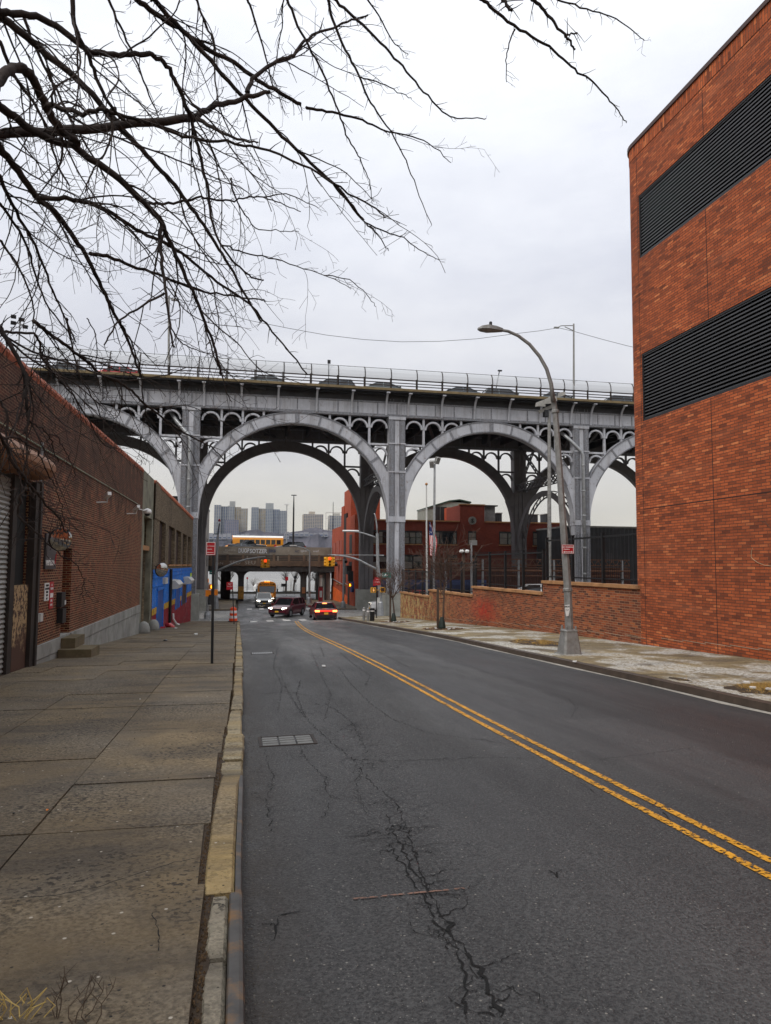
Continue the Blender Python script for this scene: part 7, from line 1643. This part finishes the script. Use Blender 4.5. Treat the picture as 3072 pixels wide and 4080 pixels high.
for T,h,lb,sd,sx_ in ((T1,4.9,'nearer young bare street tree staked on the right pavement',31,-.55),(T2,4.6,'farther young bare street tree staked near the viaduct pier',35,-.6)):
    z=zs(*T); baretree('young_tree',lb,T[0],T[1],z,h,sd,M('reddish_twig',(.09,.055,.04),.9) if sd==31 else bpy.data.materials['reddish_twig'],None,.7,4,.06,7,.44,rmin=.007)
    t=thing('tree_stake','dark wooden stake left of the '+('nearer' if sd==31 else 'farther')+' young tree','stake',(T[0]+sx_*.6,T[1],z)); b=MB(); b.bar((T[0]+sx_*.5,T[1]-.05,z-.1),(T[0]+sx_*.5,T[1]-.05,z+2.),.1); b.build('stake',m_wood,t); b=MB(); b.bar((T[0]+sx_*.5,T[1]-.04,z+1.5),(T[0],T[1],z+1.5),.03); b.build('tie',m_black,t)
    t=thing('water_bag','dark water bag slumped at the foot of the '+('nearer' if sd==31 else 'farther')+' young tree','bag',(T[0]-.1,T[1],z)); b=MB(); b.lathe((T[0]-.08,T[1]-.1,z),[(.17,0),(.19,.12),(.15,.35),(.11,.5),(.08,.6)],12); b.build('bag',m_bluefab if 0 else M('dark_green_bag',(.015,.025,.02),.5),t)
# litter on the pavements
lr=random.Random(3)
for i,(px,py) in enumerate(((700,2505),(660,2555),(780,2530),(558,2790),(2290,2640),(1290,2658),(188,3237),(55,3250))):
    f_=zr if px in (1113,1290) else zs; q=gnd(px,py,f_); t=thing('litter',['crumpled white paper scrap by the mural wall','flattened blue wrapper on the left pavement','pale paper strip near the far pavement joint','white bottle cap on the near pavement slab','crumpled white wrapper by the right kerb','white paper scrap on the road by the grate','small orange wrapper on the near left slab','dark scrap on the left pavement'][i],'litter',q); b=MB(); s_=(.012+.0022*q[1]) if i not in (3,6,7) else .011
    pts=[]
    for k in range(7): a=2*math.pi*k/7; pts.append((q[0]+s_*lr.uniform(.6,1.3)*math.cos(a),q[1]+s_*1.6*lr.uniform(.6,1.3)*math.sin(a)))
    P0=[(x,y,f_(x,y)+.018) for x,y in pts]; P1=[(x,y,f_(x,y)+.018+s_*lr.uniform(.2,.8)) for x,y in pts]; b.loft([P0,P1]); b.build('scrap',[m_white,m_carblue,m_white,m_white,m_white,m_white,m_sigor,m_trim][i],t)
# ---------------------------------------------------------------- big bare tree overhanging from the left
TX,TY=-1.8,2.55
tree=thing('bare_tree','large bare tree overhanging from the left, its dark twigs crossing the sky','tree',(TX,TY,zp(TY)))
FORK=(TX+.05,TY+.1,2.7)
b=MB(); b.tube([(TX,TY,zp(TY)-.1),(TX-.02,TY,.5),(TX+.04,TY+.05,1.6),FORK,(TX+.15,TY+.3,4.0),(TX+.3,TY+.5,6.6)],[.2,.155,.14,.135,.1,.06],12); b.build('trunk',m_bark,tree,smooth=True)
tr=random.Random(42)
za_=lambda x,y:(x*.92197,y*.92197)          # drawing scales of the surveyed views
zb2=lambda x,y:(1000+x*.9604,y*.9604)
zc2=lambda x,y:(x*.5402,1300+y*.5402)
zd2=lambda x,y:(x*.3953,1650+y*.3953)
ze2=lambda x,y:(x*.38416,2000+y*.38416)
BR_=[ # (view, points, thickness start, end (in that view's pixels), depth start, depth end)
(za_,[(-60,590),(0,578),(170,572),(330,565),(520,545),(700,522),(840,510)],44,34,3.6,4.2),
(za_,[(840,510),(900,470),(1000,435),(1110,408),(1165,395)],30,16,4.2,4.4),
(za_,[(1070,400),(1080,360),(1110,320),(1190,270),(1270,240),(1300,190),(1350,150),(1450,115),(1530,85),(1590,65)],22,6,4.35,4.9),
(za_,[(850,510),(930,560),(1010,600),(1115,615)],22,7,4.2,4.0),
(za_,[(450,470),(600,520),(700,555),(850,600),(1000,618),(1130,635),(1330,720),(1450,800),(1600,880),(1666,940)],17,7,2.9,3.1),
(za_,[(-40,430),(0,460),(60,500),(180,590),(330,640),(480,740),(580,830),(640,890),(700,960)],38,26,3.3,3.8),
(za_,[(700,960),(690,1050),(700,1150),(720,1250),(730,1390),(755,1500)],22,8,3.8,3.6),
(za_,[(700,960),(740,1060),(800,1190),(850,1300),(890,1410),(930,1500),(955,1620)],22,10,3.8,4.1),
(za_,[(710,1265),(600,1330),(500,1390),(450,1490)],13,7,3.6,3.3),
(za_,[(-20,610),(0,640),(50,700),(120,800),(150,850),(230,900),(300,1000),(360,1080),(420,1200),(470,1310),(530,1420),(580,1540),(610,1627)],36,9,3.7,4.6),
(za_,[(180,855),(300,860),(400,880),(500,930),(600,1000),(700,1040),(800,1100),(900,1190),(1000,1260),(1090,1320),(1140,1390),(1200,1460),(1330,1620)],22,7,3.8,4.9),
(za_,[(390,1095),(480,1110),(580,1155),(700,1190),(830,1250),(950,1275),(1100,1290),(1150,1300)],19,5,4.1,4.8),
(za_,[(-30,50),(0,70),(100,150),(200,230),(350,350),(480,500),(560,590),(640,680),(730,770),(800,860),(870,960),(940,1060),(1000,1160),(1060,1280),(1130,1390)],34,9,3.9,5.0),
(za_,[(560,-30),(590,0),(680,60),(780,130),(900,220),(1000,260),(1100,340),(1200,400),(1300,450)],24,16,4.4,5.0),
(zb2,[(230,445),(300,462),(400,475),(500,515),(560,545),(660,557),(750,600),(830,675)],14,3,5.0,5.5),
(za_,[(650,-20),(680,20),(800,140),(900,250),(1000,370),(1100,470),(1200,570),(1330,690),(1430,780),(1500,860),(1570,950)],22,12,4.2,5.0),
(zb2,[(340,760),(420,860),(480,930),(570,965),(640,990),(705,1040),(780,1080)],10,3,5.0,5.3),
(zb2,[(480,930),(520,960),(570,1040)],8,4,5.0,5.1),
(za_,[(-20,40),(0,50),(150,75),(250,110),(330,180),(400,235),(500,240),(600,230),(670,240),(730,290),(770,370),(800,450),(830,520),(850,620),(880,730),(900,830),(910,950),(960,1080),(1030,1150),(1080,1200),(1140,1210)],30,7,3.4,4.3),
(za_,[(-30,380),(0,340),(50,290),(110,300),(150,350),(190,440),(220,500),(260,560),(340,620)],44,30,2.9,3.5),
(za_,[(210,455),(300,480),(380,485),(460,470),(500,480)],24,16,3.1,2.95),
(za_,[(310,-30),(320,130),(380,230),(420,350),(480,470),(540,520)],20,12,2.7,2.9),
(za_,[(640,880),(740,880),(820,860),(870,850),(950,870),(1020,865),(1090,850),(1150,850),(1220,885),(1300,915)],14,4,4.1,4.6),
(za_,[(1150,850),(1230,830),(1300,860),(1375,900)],7,3,4.5,4.7),
(zb2,[(140,-30),(150,0),(200,120),(260,230),(320,350),(370,480),(400,570),(440,640),(470,690),(495,760),(503,845)],13,3,4.6,5.2),
(zb2,[(315,-30),(320,0),(340,90),(400,230),(450,310),(490,420),(540,490),(600,580),(650,680),(690,790),(750,935)],14,3,4.8,5.3),
(zb2,[(320,-30),(350,0),(450,90),(550,190),(620,265),(690,350),(760,430),(815,485),(880,490),(975,492)],14,4,5.0,5.5),
(zb2,[(470,-20),(540,80),(590,180),(650,230)],8,3,4.8,5.0),
(zb2,[(455,320),(530,340),(600,375),(665,412)],7,3,5.0,5.2),
(zb2,[(940,-30),(960,0),(1010,40),(1100,115),(1200,170),(1290,240),(1350,295),(1410,330),(1470,400),(1520,450),(1557,510)],15,4,4.6,5.4),
(zb2,[(1130,-30),(1160,0),(1200,20),(1250,90),(1310,150),(1345,205)],17,8,3.4,3.5),
(zb2,[(1300,150),(1330,140),(1352,142)],9,6,3.5,3.5),(zb2,[(1040,-20),(1050,0),(1080,48)],15,12,3.2,3.2),
(zb2,[(1230,-20),(1270,0),(1380,35),(1480,65),(1560,105),(1632,168)],9,3,4.6,5.2),
(zb2,[(1095,120),(1065,190),(1057,260),(1060,340)],7,3,4.8,4.8),
(zc2,[(-20,0),(0,20),(60,100),(120,220),(190,350),(205,480),(200,600),(210,700),(180,790)],42,18,3.6,3.4),
(zc2,[(10,40),(100,40),(250,40),(290,100),(300,200),(350,300),(420,380),(480,440),(560,540),(640,660),(700,780),(760,880),(860,900)],22,9,3.6,4.6),
(zc2,[(250,-40),(300,0),(400,80),(500,150),(620,240),(740,350),(850,400),(960,460),(1050,560),(1150,640),(1250,710),(1380,800),(1480,850),(1560,890),(1650,980)],32,9,4.0,5.2),
(zc2,[(-20,540),(0,560),(60,640),(40,850),(110,1020),(200,1130),(230,1250)],22,14,3.4,3.3),
(zd2,[(-40,120),(0,210),(100,440),(200,580),(280,690),(400,820),(450,900),(540,990),(600,1060),(660,1180)],44,14,2.9,3.4),
(zd2,[(270,740),(190,860),(170,1030),(300,1130),(430,1260)],30,18,3.1,3.2),
(ze2,[(190,150),(400,345),(640,560),(740,600),(820,680),(860,800),(870,860),(840,960)],18,6,3.2,3.6),
(zd2,[(-20,235),(20,230),(170,230),(260,290),(380,360),(430,480),(480,620),(550,700),(620,900),(650,1100)],24,9,3.0,3.6),
(zd2,[(270,60),(420,130),(500,220),(530,310),(590,480)],24,12,3.4,3.6),(zd2,[(500,210),(570,200),(620,290),(690,440),(740,540),(760,640)],16,7,3.5,3.7),
(zd2,[(280,690),(420,680),(480,720),(530,750)],14,7,3.1,3.2),(zd2,[(390,980),(480,980),(580,1000),(640,1080)],12,5,3.3,3.4),
(zc2,[(490,-60),(520,100),(560,260),(580,370),(640,450),(700,560),(760,700)],16,8,4.2,4.6),(zc2,[(880,-40),(940,60),(1000,200),(1040,330),(1060,560),(1080,680),(1110,800)],16,7,4.4,4.8),
(zc2,[(640,-60),(720,80),(700,300),(740,480)],10,6,4.3,4.5),(zc2,[(1240,-80),(1280,60),(1340,120),(1420,170),(1560,200),(1640,240)],14,6,4.6,5.0),
(zc2,[(1500,-60),(1540,100),(1580,230),(1650,380),(1660,480),(1710,560)],15,7,4.4,4.6),
(za_,[(0,760),(40,860),(90,950),(160,1080),(210,1210),(260,1330),(330,1480)],18,6,4.2,4.8),(za_,[(0,880),(60,960),(120,1060),(150,1180),(200,1320),(300,1440)],14,6,4.3,4.7),
(za_,[(0,1040),(60,1120),(120,1230),(150,1340),(140,1420)],12,5,4.2,4.3),(za_,[(100,60),(130,170),(200,300),(260,420),(330,560),(420,700),(470,800)],14,6,4.4,4.8),
(za_,[(0,180),(60,330),(140,430),(210,560),(240,700),(300,800)],16,7,4.2,4.6),(za_,[(470,0),(520,120),(590,260),(640,400),(690,520)],12,5,4.7,5.0),
(za_,[(850,0),(880,90),(930,190),(925,330),(950,480),(1010,600)],11,5,4.8,5.0),(za_,[(1070,0),(1110,110),(1150,250),(1180,380)],11,5,4.9,5.1),
(za_,[(1000,770),(1010,850),(1050,920),(1110,990),(1200,1000),(1290,1000)],9,3,4.6,4.8),(za_,[(960,1060),(1040,1090),(1150,1110),(1260,1140),(1400,1190),(1520,1245)],9,3,4.5,5.0),(za_,[(1400,1190),(1500,1200),(1580,1260),(1625,1325)],6,3,4.9,5.1),
(za_,[(440,460),(500,540),(470,640),(420,700),(380,780),(370,830)],12,6,3.0,2.9)]
limbs=MB(); twigs=MB(); 
def resample(P,step):
    out=[P[0]]; 
    for p,q in zip(P,P[1:]):
        n=max(1,int(math.dist(p,q)/step))
        for i in range(1,n+1): out.append(V(p,q,i/n))
    return out
def smooth(P):
    for _ in range(2):
        Q=[P[0]]
        for p,q in zip(P,P[1:]): Q+=[V(p,q,.25),V(p,q,.75)]
        P=Q+[P[-1]]
    return P
nb=0
def twig(p,d,L,r,lv):
    global nb
    nb+=1; n=max(2,int(L/.045)); pts=[p]; rr=[r]
    bend=(tr.gauss(0,.05),0,tr.gauss(-.05,.05))
    for i in range(n):
        d=norm(add(add(d,bend),(tr.gauss(0,.10),tr.gauss(0,.10),tr.gauss(0,.10)))); p=add(p,mul(d,L/n)); pts.append(p); rr.append(max(.0012,r*(1-.6*(i+1)/n)))
    twigs.tube(pts,rr,4 if lv==0 else 3,cap=False)
    if lv<2:
        for i in range(1,len(pts)):
            if tr.random()<(.62 if lv==0 else .4):
                a=(tr.gauss(0,1),tr.gauss(0,1),tr.gauss(.1,1)); e=norm(add(mul(d,.75),mul(norm(cross(d,a)),1.0)))
                twig(pts[i],e,min(L*.5,tr.uniform(.025,.085 if lv else .2)),max(.0012,rr[i]*.7),lv+1)
for vw,pp,t0,t1,y0,y1 in BR_:
    sc=vw(1,0)[0]-vw(0,0)[0]; n=len(pp); P=[]
    for i,(x,y) in enumerate(pp):
        u=i/(n-1); Y=y0+(y1-y0)*u; P.append(at(*vw(x,y),Y))
    P=smooth(P); m=len(P)
    rad=[max(.002,(t0+(t1-t0)*i/(m-1))*sc/2/FPX*math.dist(P[i],(0,0,EYE))*.82) for i in range(m)]
    P=[P[0]]+[add(p,(tr.gauss(0,.0028),tr.gauss(0,.006),tr.gauss(0,.0028))) for p in P[1:-1]]+[P[-1]]
    s0=vw(*pp[0])
    if s0[0]<=5:      # carry the limb back to the trunk, outside the picture
        mid=V(FORK,P[0],.55); pre=[FORK if P[0][2]>2 else (TX,TY,2.0),add(mid,(-.08,0,.18 if P[0][2]>2.4 else .02))]
        limbs.tube(pre+[P[0]],[max(.05,rad[0]*1.6),rad[0]*1.25,rad[0]],8,cap=False)
    elif s0[1]<=2:
        top=(TX+.25,TY+.45,6.2); limbs.tube([top,add(V(top,P[0],.5),(0,0,.35)),P[0]],[max(.03,rad[0]*1.5),rad[0]*1.2,rad[0]],6,cap=False)
    limbs.tube(P,rad,7 if t0>14 else 5,cap=True)
    # side growth
    Q=resample(P,.075); k=len(Q)
    far=y1>3.9
    for i in range(2,k):
        u=i/k; d=norm(sub(Q[i],Q[i-1])); r=rad[min(m-1,int(u*m))]
        if tr.random()<.5:
            a=(tr.gauss(0,1),tr.gauss(0,.8),tr.gauss(0,1)); e=norm(add(mul(d,tr.uniform(.3,1.1)),mul(norm(cross(d,a)),1)))
            twig(Q[i],e,tr.uniform(.03,.13),min(r*.55,.0035),1)
        dens=.19 if s0[0]<1100 else .03
        if vw in (zd2,ze2) or s0[1]>1750: dens=.05
        if t0>=9 and tr.random()<dens and u<.9 and s0[0]<1900:
            a=(tr.gauss(0,1),tr.gauss(0,.6),tr.gauss(0,1)); e=norm(add(add(mul(d,.9),mul(norm(cross(d,a)),.75)),(.25,0,-.3)))
            twig(Q[i],e,tr.uniform(.25,.9)*(1 if u<.7 else .6)*(.45 if dens==.05 else 1),min(r*.5,.0055),0)
limbs.build('limbs',m_bark,tree,smooth=True); tw=twigs.build('twigs',m_bark,tree)
# pit at its foot with dry stalks leaning into the picture
pit_=thing('grass_patch','dry straw and dead weed stalks at the foot of the big bare tree','plant',(-.85,3.28,zp(3.28)))
gr=random.Random(9); b=MB()
for i in range(11):
    x,y=-.95+gr.uniform(-.05,.16),3.26+gr.uniform(0,.08); z=zp(y)+.03; P=[(x,y,z)]
    for k in range(4): P.append((P[-1][0]+gr.uniform(-.05,.07),P[-1][1]+gr.uniform(-.02,.02),P[-1][2]+(.05 if k<2 else -.03)*gr.uniform(.5,1.4)))
    b.tube(P,[.0025]*5,5)
b.build('straw',M('straw',(.5,.36,.12),.8,var=.2),pit_); b=MB()
for i in range(8):
    x,y=-.72+gr.uniform(-.08,.22),3.22+gr.uniform(-.03,.08); z=zp(y)+.02; P=[(x,y,z)]
    for k in range(5): P.append((P[-1][0]+gr.uniform(-.02,.04),P[-1][1]+gr.uniform(-.02,.02),P[-1][2]+.035))
    b.tube(P,[.0028,.0025,.002,.002,.002,.0012],4)
    for k in (2,3,4): b.tube([P[k],add(P[k],(gr.uniform(-.04,.05),gr.uniform(-.02,.02),.04))],[.002,.001],3)
b.build('stalks',m_bark2,pit_)
# ---------------------------------------------------------------- thin winter haze over the river
hm=bpy.data.materials.new('haze'); hm.use_nodes=True; nt=hm.node_tree; nt.nodes.remove(nt.nodes['Principled BSDF'])
pv=nd(nt,'ShaderNodeVolumePrincipled'); pv.inputs['Color'].default_value=(.72,.82,1,1); pv.inputs['Density'].default_value=.00006; pv.inputs['Anisotropy'].default_value=.1
lk(nt,pv.outputs[0],nt.nodes['Material Output'].inputs['Volume'])
b=MB(); b.box(-2600,2600,-60,1760,-8,150); hz=b.build('haze',hm); hz['kind']='stuff'
